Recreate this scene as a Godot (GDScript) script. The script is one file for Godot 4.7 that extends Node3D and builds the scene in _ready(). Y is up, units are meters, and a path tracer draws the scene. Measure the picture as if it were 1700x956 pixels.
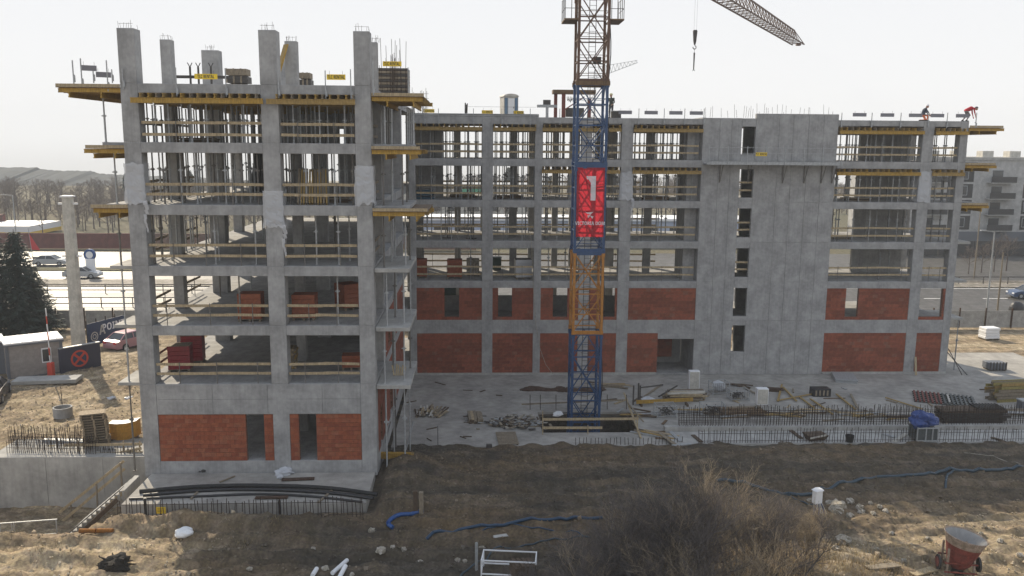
extends Node3D
# A building site seen from the air: a shaded tower block and a long wing behind it, a tower crane between.
const EYE := Vector3(0, 17.2, 0)
const FOC := 1427.0
var cr: Vector3
var cu: Vector3
var cf: Vector3
var M := {}
var taken := {}
var rng := RandomNumberGenerator.new()
var n1 := FastNoiseLite.new()
var n2 := FastNoiseLite.new()
var UB: ArrayMesh
const TZ := -42.5
const RZ := -63.2
const TL := [1.13, 5.2, 8.2, 11.2, 14.2, 17.2, 19.95]
const RL := [0.02, 4.25, 7.2, 10.2, 13.2, 16.2, 19.2]
const ORD := ["ground", "first", "second", "third", "fourth", "fifth", "sixth"]

class MB:
	var v := PackedVector3Array()
	var n := PackedVector3Array()
	var c := PackedColorArray()
	var col := Color.WHITE
	func tri(a: Vector3, b: Vector3, d: Vector3):
		var nn := (d - a).cross(b - a).normalized()
		v.append(a); v.append(b); v.append(d)
		for i in 3:
			n.append(nn); c.append(col)
	func quad(a: Vector3, b: Vector3, d: Vector3, e: Vector3):
		tri(a, b, d); tri(a, d, e)
	func hexa(p: Array):   # 8 corners: bottom 0-3 (counter-clockwise from above), top 4-7
		quad(p[4], p[7], p[6], p[5]); quad(p[0], p[1], p[2], p[3])
		for i in 4:
			var j := (i + 1) % 4
			quad(p[i + 4], p[j + 4], p[j], p[i])
	func box(ctr: Vector3, s: Vector3, b := Basis.IDENTITY):
		var h := s / 2.0
		var p := []
		for y in [-h.y, h.y]:
			for q in [[-1, 1], [1, 1], [1, -1], [-1, -1]]:
				p.append(ctr + b * Vector3(q[0] * h.x, y, q[1] * h.z))
		hexa(p)
	func span(a: Vector3, b: Vector3):
		box((a + b) / 2.0, (b - a).abs())
	func bar(a: Vector3, b: Vector3, w: float, h: float):
		var d := b - a
		var z := d.normalized()
		var x := (Vector3.UP.cross(z) if absf(z.y) < 0.98 else Vector3.RIGHT.cross(z)).normalized()
		box((a + b) / 2.0, Vector3(w, h, d.length()), Basis(x, z.cross(x), z))
	func tube(a: Vector3, b: Vector3, r0: float, r1: float, k := 6, caps := false):
		var z := (b - a).normalized()
		var x := (Vector3.UP.cross(z) if absf(z.y) < 0.98 else Vector3.RIGHT.cross(z)).normalized()
		var y := z.cross(x)
		for i in k:
			var t0 := TAU * i / k
			var t1 := TAU * (i + 1) / k
			var d0 := x * cos(t0) + y * sin(t0)
			var d1 := x * cos(t1) + y * sin(t1)
			var q := [a + d0 * r0, b + d0 * r1, b + d1 * r1, a + d1 * r0]
			var m := [d0, d0, d1, d1]
			for j in [0, 1, 2, 0, 2, 3]:
				v.append(q[j]); n.append(m[j]); c.append(col)
			if caps:
				tri(b, q[2], q[1]); tri(a, q[0], q[3])
	func path(p: Array, r: float, k := 6):
		for i in p.size() - 1:
			tube(p[i], p[i + 1], r, r, k, true)
	func lathe(o: Vector3, prof: Array, k := 20, b := Basis.IDENTITY):
		for i in k:
			var t0 := TAU * i / k
			var t1 := TAU * (i + 1) / k
			for j in prof.size() - 1:
				var p: Vector2 = prof[j]
				var q: Vector2 = prof[j + 1]
				quad(o + b * Vector3(q.x * cos(t1), q.y, q.x * sin(t1)), o + b * Vector3(q.x * cos(t0), q.y, q.x * sin(t0)), o + b * Vector3(p.x * cos(t0), p.y, p.x * sin(t0)), o + b * Vector3(p.x * cos(t1), p.y, p.x * sin(t1)))
	func blob(o: Vector3, r: Vector3, noise: FastNoiseLite, amp: float, k := 9, freq := 40.0):
		var g := []
		for j in k + 1:
			var row := []
			for i in 2 * k:
				var th := PI * j / k
				var ph := PI * i / k
				var d := Vector3(sin(th) * cos(ph), cos(th), sin(th) * sin(ph))
				var s := 1.0 + amp * noise.get_noise_3dv((d + o) * freq)
				row.append(o + d * r * s)
			g.append(row)
		for j in k:
			for i in 2 * k:
				var i2 := (i + 1) % (2 * k)
				if j > 0: tri(g[j][i], g[j + 1][i], g[j][i2])
				if j < k - 1: tri(g[j][i2], g[j + 1][i], g[j + 1][i2])
	func mesh() -> ArrayMesh:
		var a := []
		a.resize(Mesh.ARRAY_MAX)
		a[Mesh.ARRAY_VERTEX] = v; a[Mesh.ARRAY_NORMAL] = n; a[Mesh.ARRAY_COLOR] = c
		var m := ArrayMesh.new()
		m.add_surface_from_arrays(Mesh.PRIMITIVE_TRIANGLES, a)
		return m

# ---------- pixels of the photograph to places on a known surface
func ray(x: float, y: float) -> Vector3:
	return (x - 850.0) / FOC * cr - (y - 478.0) / FOC * cu + cf
func G(x: float, y: float, h := 0.0) -> Vector3:     # on a level floor of height h
	var d := ray(x, y)
	return EYE + d * ((h - EYE.y) / d.y)
func Z(x: float, y: float, z: float) -> Vector3:     # on an upright plane facing the camera
	var d := ray(x, y)
	return EYE + d * (z / d.z)

# ---------- objects
func numbered(s: String) -> String:
	taken[s] = taken.get(s, 0) + 1
	return s if taken[s] == 1 else "%s_%03d" % [s, taken[s] - 1]
func tag(o: Node, label: String, cat: String, group := "", kind := ""):
	o.set_meta("label", label)
	if cat: o.set_meta("category", cat)
	if group: o.set_meta("group", group)
	if kind: o.set_meta("kind", kind)
	return o
func thing(called: String, label: String, cat: String, at := Vector3.ZERO, turn := 0.0, group := "") -> Node3D:
	var o := Node3D.new()
	o.name = numbered(called)
	add_child(o)
	o.position = at
	o.rotation.y = turn
	tag(o, label, cat, group)
	return o
func obj(called: String, mesh: Mesh, mat: Material, par: Node = null, at := Vector3.ZERO, b := Basis.IDENTITY) -> MeshInstance3D:
	var o := MeshInstance3D.new()
	o.mesh = mesh
	o.material_override = mat
	o.transform = Transform3D(b, at)
	if par == null or par == self:
		o.name = numbered(called)
		add_child(o)
	else:
		o.name = called
		par.add_child(o, true)
	return o
func struct(called: String, mesh: Mesh, mat: Material) -> MeshInstance3D:
	var o := obj(called, mesh, mat)
	o.set_meta("kind", "structure")
	return o
func bx(called: String, a: Vector3, b: Vector3, mat: Material, par: Node, bev := 0.0) -> MeshInstance3D:   # a block spanning two corners
	var s := (b - a).abs()
	if bev > 0.0:
		return obj(called, bevel(s, bev), mat, par, (a + b) / 2.0)
	return obj(called, UB, mat, par, (a + b) / 2.0, Basis.from_scale(s))
func stick(called: String, a: Vector3, b: Vector3, w: float, h: float, mat: Material, par: Node) -> MeshInstance3D:
	var d := b - a
	var z := d.normalized()
	var x := (Vector3.UP.cross(z) if absf(z.y) < 0.98 else Vector3.RIGHT.cross(z)).normalized()
	return obj(called, UB, mat, par, (a + b) / 2.0, Basis(x * w, z.cross(x) * h, d))
var bev_cache := {}
func bevel(s: Vector3, e: float) -> ArrayMesh:
	var key := "%.3f %.3f %.3f %.3f" % [s.x, s.y, s.z, e]
	if bev_cache.has(key): return bev_cache[key]
	var m := MB.new()
	var h := s / 2.0
	var ax := [Vector3.RIGHT, Vector3.UP, Vector3.BACK]
	for i in 3:
		for sg in [-1.0, 1.0]:
			var u: Vector3 = ax[(i + 1) % 3]
			var w: Vector3 = ax[(i + 2) % 3]
			var o: Vector3 = ax[i] * h[i] * sg
			var hu: float = h[(i + 1) % 3] - e
			var hw: float = h[(i + 2) % 3] - e
			if sg > 0: m.quad(o - u * hu + w * hw, o + u * hu + w * hw, o + u * hu - w * hw, o - u * hu - w * hw)
			else: m.quad(o - u * hu - w * hw, o + u * hu - w * hw, o + u * hu + w * hw, o - u * hu + w * hw)
			for sg2 in [-1.0, 1.0]:   # edge strips between face i and face i+1
				var o2: Vector3 = u * h[(i + 1) % 3] * sg2
				var a1: Vector3 = o + u * hu * sg2
				var a2: Vector3 = o2 + ax[i] * (h[i] - e) * sg
				if sg * sg2 > 0: m.quad(a1 + w * hw, a2 + w * hw, a2 - w * hw, a1 - w * hw)
				else: m.quad(a1 - w * hw, a2 - w * hw, a2 + w * hw, a1 + w * hw)
	for x in [-1.0, 1.0]:
		for y in [-1.0, 1.0]:
			for z in [-1.0, 1.0]:
				var q := Vector3(x, y, z)
				var a := q * Vector3(h.x, h.y - e, h.z - e)
				var b := q * Vector3(h.x - e, h.y, h.z - e)
				var c := q * Vector3(h.x - e, h.y - e, h.z)
				if x * y * z > 0: m.tri(a, c, b)
				else: m.tri(a, b, c)
	bev_cache[key] = m.mesh()
	return bev_cache[key]

# ---------- materials
func tex(size: int, fn: Callable) -> ImageTexture:
	var b := PackedByteArray()
	b.resize(size * size * 3)
	var k := 0
	for y in size:
		for x in size:
			var q: Color = fn.call(x, y)
			b[k] = clampi(int(q.r * 255.0), 0, 255); b[k + 1] = clampi(int(q.g * 255.0), 0, 255); b[k + 2] = clampi(int(q.b * 255.0), 0, 255)
			k += 3
	var im := Image.create_from_data(size, size, false, Image.FORMAT_RGB8, b)
	im.generate_mipmaps()
	return ImageTexture.create_from_image(im)
func grey(size: int, freq: float, oct: int, seed_: int, sx := 1, sy := 1) -> PackedFloat32Array:   # seamless noise, -1 .. 1; sx, sy stretch it
	var f := FastNoiseLite.new()
	f.seed = seed_; f.noise_type = FastNoiseLite.TYPE_SIMPLEX_SMOOTH; f.frequency = freq / size
	f.fractal_octaves = oct
	var im := f.get_seamless_image(size / sx, size / sy, false, false, 0.1, true)
	im.convert(Image.FORMAT_L8)
	if sx > 1 or sy > 1: im.resize(size, size, Image.INTERPOLATE_CUBIC)
	var d := im.get_data()
	var out := PackedFloat32Array()
	out.resize(size * size)
	for i in size * size: out[i] = d[i] / 127.5 - 1.0
	return out
func mat(lin: Color, rough := 0.9, metal := 0.0, t: Texture2D = null, scale := 0.2) -> StandardMaterial3D:
	var m := StandardMaterial3D.new()
	m.albedo_color = lin.linear_to_srgb()
	m.roughness = rough
	m.metallic = metal
	m.vertex_color_use_as_albedo = true
	if t:
		m.albedo_texture = t
		m.uv1_triplanar = true
		m.uv1_world_triplanar = true
		m.uv1_scale = Vector3.ONE * scale
	return m
func bump(m: StandardMaterial3D, t: Texture2D, cm: float):
	m.heightmap_enabled = true
	m.heightmap_texture = t
	m.heightmap_scale = cm
	return m
func make_materials():
	var s := 512
	var a := grey(s, 4.0, 5, 1)
	var b := grey(s, 18.0, 4, 2)
	var st := grey(s, 40.0, 3, 3, 1, 12)
	var fine := grey(s, 110.0, 2, 4)
	var con := tex(s, func(x, y):
		var i: int = y * s + x
		var q: float = 0.88 + 0.09 * a[i] + 0.05 * b[i] + 0.035 * st[i] + 0.03 * fine[i]
		q -= 0.12 * maxf(0.0, st[i] - 0.35) * clampf(a[i] * 2.0 + 0.4, 0.0, 1.0)
		if fine[i] > 0.62: q -= 0.06
		return Color(q, q * 0.997, q * 0.985))
	var slabt := tex(s, func(x, y):
		var i: int = y * s + x
		var q: float = 0.88 + 0.10 * a[i] + 0.07 * b[i] + 0.04 * fine[i]
		return Color(q, q * 0.985, q * 0.95))
	var soilt := tex(s, func(x, y):
		var i: int = y * s + x
		var q: float = 0.78 + 0.17 * a[i] + 0.20 * b[i] + 0.12 * fine[i]
		return Color(q, q * (0.97 + 0.03 * b[i]), q * (0.92 + 0.05 * a[i])))
	var soilh := tex(s, func(x, y):
		var i: int = y * s + x
		var q: float = 0.5 + 0.25 * b[i] + 0.22 * fine[i]
		return Color(q, q, q))
	var woodt := tex(512, func(x, y):
		var i: int = y * s + x
		var q: float = 0.83 + 0.16 * st[i] + 0.09 * fine[i] + 0.06 * a[i]
		return Color(q, q * 0.98, q * 0.94))
	M.con = mat(Color(0.402, 0.404, 0.410), 0.92, 0, con, 0.17)
	M.con2 = mat(Color(0.402, 0.404, 0.410), 0.92, 0, con, 0.23)
	M.conp = mat(Color(0.46, 0.455, 0.44), 0.92, 0, con, 0.12)
	bump(M.con, con, 0.6); bump(M.con2, con, 0.6)
	M.slab = mat(Color(0.405, 0.40, 0.395), 0.95, 0, slabt, 0.085)
	bump(M.slab, soilh, 0.8)
	M.soil = mat(Color(1, 1, 1), 1.0, 0, soilt, 0.31)
	bump(M.soil, soilh, 4.0)
	M.brick = []
	for q in [Color(0.335, 0.095, 0.044), Color(0.365, 0.110, 0.052), Color(0.295, 0.080, 0.039), Color(0.35, 0.122, 0.064)]:
		M.brick.append(mat(q, 0.95, 0, con, 0.8))
	M.bricks = mat(Color(1, 1, 1), 0.95, 0, con, 0.7)
	M.mortar = mat(Color(0.30, 0.16, 0.115), 1.0, 0, soilt, 0.9)
	M.wood = mat(Color(0.53, 0.44, 0.30), 0.85, 0, woodt, 0.7)
	M.woodg = mat(Color(0.33, 0.285, 0.225), 0.9, 0, woodt, 0.8)
	M.woodd = mat(Color(0.12, 0.085, 0.06), 0.9, 0, woodt, 0.8)
	M.yel = mat(Color(0.53, 0.34, 0.06), 0.7, 0, woodt, 0.55)
	M.yel2 = mat(Color(0.44, 0.31, 0.11), 0.75, 0, woodt, 0.6)
	M.ply = mat(Color(0.19, 0.12, 0.062), 0.7, 0, woodt, 0.4)
	M.steel = mat(Color(0.46, 0.48, 0.50), 0.55, 0.2, con, 1.2)
	M.steeld = mat(Color(0.085, 0.078, 0.075), 0.7, 0.2, con, 1.2)
	M.ruststeel = mat(Color(0.20, 0.19, 0.18), 0.6, 0.25, con, 1.4)
	M.rust = mat(Color(0.070, 0.048, 0.038), 0.9, 0.1, soilt, 1.5)
	M.white = mat(Color(0.72, 0.73, 0.74), 0.6)
	M.film = mat(Color(0.47, 0.485, 0.51), 0.35)
	M.film.backlight_enabled = true
	M.film.backlight = Color(0.3, 0.3, 0.3)
	M.wrap = mat(Color(0.66, 0.68, 0.71), 0.3)
	M.wrap.albedo_color.a = 0.5
	M.wrap.transparency = BaseMaterial3D.TRANSPARENCY_ALPHA
	M.pal = mat(Color(0.46, 0.38, 0.28), 0.9, 0, woodt, 0.8)
	M.toilet = mat(Color(0.10, 0.17, 0.25), 0.5)
	M.root = mat(Color(0.03, 0.026, 0.022), 1.0, 0, soilt, 1.0)
	M.cream = mat(Color(0.62, 0.60, 0.55), 0.8, 0, con, 0.3)
	M.black = mat(Color(0.018, 0.018, 0.02), 0.45)
	M.dark = mat(Color(0.05, 0.052, 0.058), 0.7, 0, soilt, 0.8)
	M.cblue = mat(Color(0.022, 0.075, 0.20), 0.5, 0, con, 0.9)
	M.cyel = mat(Color(0.50, 0.21, 0.028), 0.5, 0, con, 0.9)
	M.cbrn = mat(Color(0.135, 0.066, 0.038), 0.6, 0, con, 0.9)
	M.red = mat(Color(0.50, 0.030, 0.034), 0.7)
	M.bannerred = mat(Color(0.52, 0.028, 0.045), 0.7)
	M.bannerred.backlight_enabled = true
	M.bannerred.backlight = Color(1, 1, 1)
	M.bannerwhite = mat(Color(0.78, 0.78, 0.80), 0.7)
	M.bannerwhite.backlight_enabled = true
	M.bannerwhite.backlight = Color(0.8, 0.8, 0.8)
	M.palb = mat(Color(0.33, 0.095, 0.042), 0.7, 0, con, 0.9)
	M.palr = mat(Color(0.30, 0.025, 0.035), 0.5, 0, con, 0.9)
	M.green = mat(Color(0.015, 0.05, 0.03), 0.5)
	M.teal = mat(Color(0.02, 0.07, 0.11), 0.6)
	M.greysign = mat(Color(0.19, 0.19, 0.21), 0.8)
	M.rustred = mat(Color(0.20, 0.055, 0.045), 0.7, 0, con, 1.0)
	M.netyel = mat(Color(0.72, 0.38, 0.05), 0.7, 0, con, 1.5)
	M.netyel.backlight_enabled = true
	M.netyel.backlight = Color(0.6, 0.6, 0.6)
	M.orange = mat(Color(0.40, 0.16, 0.015), 0.9, 0, soilt, 1.5)
	M.cabin = mat(Color(0.36, 0.33, 0.32), 0.6, 0, con, 0.5)
	M.cabind = mat(Color(0.12, 0.13, 0.15), 0.6)
	M.navy = mat(Color(0.028, 0.03, 0.06), 0.6)
	M.navy2 = mat(Color(0.016, 0.035, 0.085), 0.6)
	M.signred = mat(Color(0.52, 0.05, 0.025), 0.6)
	M.hose2 = mat(Color(0.018, 0.060, 0.125), 0.4, 0, con, 1.0)
	M.carpink = mat(Color(0.42, 0.22, 0.24), 0.25)
	M.cardark = mat(Color(0.035, 0.03, 0.035), 0.2)
	M.carsilver = mat(Color(0.40, 0.42, 0.44), 0.25, 0.3)
	M.carblue = mat(Color(0.03, 0.06, 0.13), 0.2)
	M.skipred = mat(Color(0.31, 0.075, 0.06), 0.8, 0, soilt, 1.1)
	M.skiprim = mat(Color(0.50, 0.42, 0.37), 0.9, 0, soilt, 1.1)
	M.bin = mat(Color(0.10, 0.115, 0.12), 0.6, 0.2, con, 1.0)
	M.tarp = mat(Color(0.012, 0.040, 0.17), 0.5)
	M.yelg = mat(Color(0.38, 0.33, 0.12), 0.8, 0, woodt, 0.6)
	M.pave = mat(Color(0.36, 0.34, 0.31), 0.85, 0, soilt, 0.2)
	M.verge = mat(Color(0.13, 0.125, 0.05), 1.0, 0, soilt, 0.4)
	M.fence = mat(Color(0.43, 0.42, 0.40), 0.8, 0, con, 0.3)
	M.canopyyel = mat(Color(0.62, 0.42, 0.06), 0.6)
	M.wallred = mat(Color(0.19, 0.068, 0.058), 0.9, 0, con, 0.2)
	M.wallbrn = mat(Color(0.21, 0.13, 0.10), 0.9, 0, con, 0.2)
	M.paleblue = mat(Color(0.34, 0.40, 0.52), 0.8)
	M.greensign = mat(Color(0.03, 0.25, 0.14), 0.6)
	M.hill = mat(Color(0.030, 0.047, 0.058), 1.0, 0, soilt, 0.02)  # bluish cast of the distant haze put into the colour
	M.sign = mat(Color(0.80, 0.55, 0.02), 0.5)
	M.blue = mat(Color(0.014, 0.085, 0.30), 0.4, 0, con, 1.0)
	M.hose = mat(Color(0.036, 0.068, 0.098), 0.5, 0, con, 1.0)
	M.glass = mat(Color(0.03, 0.035, 0.04), 0.08)
	M.rubber = mat(Color(0.02, 0.02, 0.02), 0.8)
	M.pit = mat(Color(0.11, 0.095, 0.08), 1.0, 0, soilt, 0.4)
	M.twig = mat(Color(1, 1, 1), 0.95)
	M.render = mat(Color(0.50, 0.50, 0.50), 0.8, 0, con, 0.2)
	M.stone = mat(Color(0.55, 0.535, 0.50), 0.95, 0, soilt, 0.9)
	M.asph = mat(Color(0.115, 0.112, 0.108), 0.5, 0, soilt, 0.15)
	M.paint = mat(Color(0.75, 0.75, 0.72), 0.7)
	M.brown = mat(Color(0.11, 0.065, 0.045), 0.9, 0, soilt, 0.6)
	M.vert = mat(Color(1, 1, 1), 0.95)
	M.leaf = mat(Color(1, 1, 1), 0.8)
	M.leaf.backlight_enabled = true
	M.leaf.backlight = Color(0.25, 0.25, 0.25)

func _ready():
	# camera
	var yaw := deg_to_rad(2.4)
	var pit := deg_to_rad(9.44)
	var rol := deg_to_rad(0.47)
	cf = Vector3(sin(yaw) * cos(pit), -sin(pit), -cos(yaw) * cos(pit))
	var r := Vector3(cos(yaw), 0, sin(yaw))
	var u := r.cross(cf)
	cr = r * cos(rol) + u * sin(rol)
	cu = u * cos(rol) - r * sin(rol)
	var cam := Camera3D.new()
	cam.transform = Transform3D(Basis(cr, cu, -cf), EYE)
	cam.fov = rad_to_deg(2.0 * atan(478.0 / FOC))
	cam.near = 0.1
	cam.far = 4000.0
	cam.current = true
	add_child(cam)
	# sky, haze and exposure
	var we := WorldEnvironment.new()
	var env := Environment.new()
	env.background_mode = Environment.BG_SKY
	var sm := ProceduralSkyMaterial.new()
	sm.sky_top_color = Color(0.694, 0.745, 0.831)
	sm.sky_curve = 0.5
	sm.sky_horizon_color = Color(0.905, 0.902, 0.896)
	sm.ground_horizon_color = Color(0.905, 0.902, 0.896)
	sm.ground_bottom_color = Color(0.80, 0.79, 0.77)
	sm.sun_angle_max = 1.0
	env.sky = Sky.new()
	env.sky.sky_material = sm
	env.tonemap_mode = Environment.TONE_MAPPER_LINEAR
	env.tonemap_exposure = 1.26
	env.fog_enabled = true
	env.fog_density = 0.00055
	env.fog_light_color = Color(0.93, 0.95, 0.97)
	env.sdfgi_enabled = true
	env.ssao_enabled = true
	env.ssil_enabled = true
	we.environment = env
	add_child(we)
	# the sun stands behind the building, to the left
	var sun := DirectionalLight3D.new()
	sun.look_at_from_position(Vector3.ZERO, Vector3(0.50, -0.665, 0.866))
	sun.light_energy = 1.6
	sun.light_color = Color(1.0, 0.94, 0.84)
	sun.light_angular_distance = 0.5
	sun.shadow_enabled = true
	sun.directional_shadow_max_distance = 300.0
	add_child(sun)
	rng.seed = 4711
	n1.seed = 11; n1.frequency = 0.05; n1.fractal_octaves = 4
	n2.seed = 23; n2.frequency = 0.4; n2.fractal_octaves = 3
	var ub := MB.new()
	ub.box(Vector3.ZERO, Vector3.ONE)
	UB = ub.mesh()
	make_materials()
	ground()
	tower()
	wing()
	formwork()
	props()
	rails()
	crane()
	roof_things()
	floor_things()
	yard_left()
	front_things()
	slab_things()
	shrubs()
	background()

# ---------- the ground
func bump1(x: float, c: float, w: float) -> float:
	var t := (x - c) / w
	return exp(-t * t)
func stp(a: float, b: float, x: float) -> float:
	return smoothstep(a, b, x)
func height(x: float, z: float) -> float:
	var h := 0.0
	var near := stp(-75.0, -66.0, z) * stp(48.0, 42.0, x) * stp(-46.0, -40.0, x) * stp(-2.0, -20.0, z)
	if z < -350.0: h -= (-350.0 - z) * 0.05
	if near <= 0.0: return h - 0.12
	# wheel tracks: pairs of sunk ruts with pushed-up shoulders
	var trk := 0.0
	if z > -38.0 or x > -4.6:
		for c in [-33.0, -34.8, -36.2, -41.0, -42.8]:
			if c < -38.0 and x < -3.0: continue
			var u: float = z - c - 0.7 * sin(x * 0.13 + c) - 0.35 * n1.get_noise_2d(x * 2.0, c * 9.0)
			trk += -0.12 * bump1(u, 0.0, 0.17) + 0.07 * (bump1(u, 0.32, 0.13) + bump1(u, -0.32, 0.13))
	elif x < -17.2 and z < -47.8:
		for c in [0.0, 1.8, 3.4, 5.2, 7.6]:
			var u: float = (x + 31.0) * 0.967 + (z + 55.0) * 0.255 - c - 0.5 * sin(z * 0.16 + c)
			trk += -0.10 * bump1(u, 0.0, 0.17) + 0.06 * (bump1(u, 0.32, 0.13) + bump1(u, -0.32, 0.13))
	# loose soil in front of the slabs
	var wob := 0.45 * n1.get_noise_2d(x * 9.0, 5.0) + 0.25 * n2.get_noise_2d(x * 1.5, 8.0)
	var fs := stp(-48.0, -47.3, z + wob) if x > -4.6 else stp(-38.9, -37.9, z + 0.6 * wob)
	var rough := 0.10 * n1.get_noise_2d(x * 5.0, z * 8.0) + 0.12 * n2.get_noise_2d(x * 1.0, z * 1.9) + 0.10 * n2.get_noise_2d(x * 3.2, z * 4.2) + 0.05 * absf(n2.get_noise_2d(x * 5.5 + 31.0, z * 6.0))
	var ruts := 0.06 * sin(z * 4.2 + 2.5 * n1.get_noise_2d(x * 3.0, z)) * stp(-44.0, -40.0, z)
	var rid := absf(n2.get_noise_2d(x * 1.1 + 5.0, z * 2.6)) * 0.22 - 0.06
	h += fs * (0.14 + rough * 1.1 + ruts + rid + trk)
	h += (1.0 - fs) * -0.16
	# left yard: soil up to the wall of the ramp
	if x < -16.4:
		var yard := stp(-17.0, -18.2, x) * stp(-44.2, -45.5, z)
		h = lerpf(h, 0.30 + rough * 0.7 + trk, yard)
		var pit := stp(-16.5, -17.1, x) * stp(-45.2, -44.8, z) * stp(-36.3, -37.7, z + 0.05 * (x + 20.0))
		h = lerpf(h, -2.3 + rough, pit)
	# ridge thrown up in front of the rebar and the ramp
	h += 0.75 * bump1(z, -36.9 + 0.4 * n1.get_noise_2d(x * 4.0, 3.0), 0.75) * stp(-4.0, -7.0, x) * stp(-17.6, -16.4, x) * (0.7 + 0.6 * n1.get_noise_2d(x * 6.0, 9.0))
	h += 0.3 * bump1(z, -35.7, 0.55) * stp(-15.5, -17.5, x) * (0.8 + 0.8 * n1.get_noise_2d(x * 6.0, 19.0))
	h += 0.4 * bump1(z, -34.2, 0.45) * stp(-9.0, -13.0, x) * (0.5 + 0.9 * n1.get_noise_2d(x * 5.0, 40.0))
	# heap at the tower corner
	h += 0.75 * bump1(x, -3.6, 1.7) * bump1(z, -43.2, 2.4)
	h += 0.35 * bump1(x, -3.2, 1.6) * bump1(z, -39.0, 1.5)
	# grassy bank on the right, hollow behind it
	h += 1.0 * bump1(x, 12.0, 4.2) * bump1(z, -31.5, 2.8)
	h -= 0.35 * bump1(x, 16.5, 2.4) * bump1(z, -35.4, 1.5)
	h += 0.3 * bump1(x, 24.0, 6.0) * bump1(z, -33.0, 2.5)
	return lerpf(-0.12, h, near)
func soil_colour(x: float, z: float) -> Color:
	var dark := Color(0.108, 0.094, 0.074)
	var brown := Color(0.190, 0.142, 0.090)
	var sand := Color(0.56, 0.46, 0.32)
	var wet := Color(0.085, 0.075, 0.064)
	var a := n1.get_noise_2d(x * 1.6, z * 3.4)
	var b := n2.get_noise_2d(x * 0.8, z * 1.6)
	var c := dark.lerp(brown, clampf(0.42 + 1.1 * a + 0.4 * b, 0, 1))
	c = c.lerp(wet * 0.8, clampf(1.1 * b + 1.2 * n1.get_noise_2d(x * 4.0 + 90.0, z * 12.0) - 0.05, 0, 0.9))
	c = c.lerp(Color(0.25, 0.20, 0.145), clampf(2.2 * n1.get_noise_2d(x * 3.0 - 40.0, z * 11.0) - 0.35, 0, 0.7))
	var left := clampf(stp(-8.0, -15.0, x + 1.5 * a) + stp(-44.0, -47.0, z) * stp(-10.0, -17.0, x), 0, 1)
	var right := stp(10.0, 17.0, x + 4.0 * a) * stp(-39.0, -35.5, z + 2.0 * a)
	var back := stp(-64.0, -70.0, z)
	var s := clampf(left + 0.75 * right + back, 0, 1)
	var sc := sand.lerp(brown * 1.25, clampf(0.2 + 0.9 * b + 0.5 * a, 0, 0.8))
	sc = sc.lerp(Color(0.27, 0.205, 0.135), clampf(2.4 * n1.get_noise_2d(x * 1.7 + 60.0, z * 3.6), 0, 0.75))
	sc = sc.lerp(wet * 1.6, clampf(1.3 * n2.get_noise_2d(x * 1.8, z * 3.4) - 0.15, 0, 0.75))
	sc = sc.lerp(Color(0.66, 0.58, 0.44), clampf(1.9 * n1.get_noise_2d(x * 4.0 + 9.0, z * 9.0) - 0.25, 0, 0.6))
	c = c.lerp(sc, s)
	if z < -130.0: c = Color(0.20, 0.17, 0.10).lerp(Color(0.13, 0.13, 0.07), clampf(0.5 + a, 0, 1))
	return c
func axis(from: float, a: float, b: float, to: float, step: float) -> PackedFloat32Array:
	var o := PackedFloat32Array()
	var d := step
	var x := a
	while x > from:
		x -= d; d *= 1.35
		o.insert(0, x)
	x = a
	while x < b:
		o.append(x); x += step
	d = step
	while x < to:
		o.append(x); x += d; d *= 1.35
	o.append(to)
	return o
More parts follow.
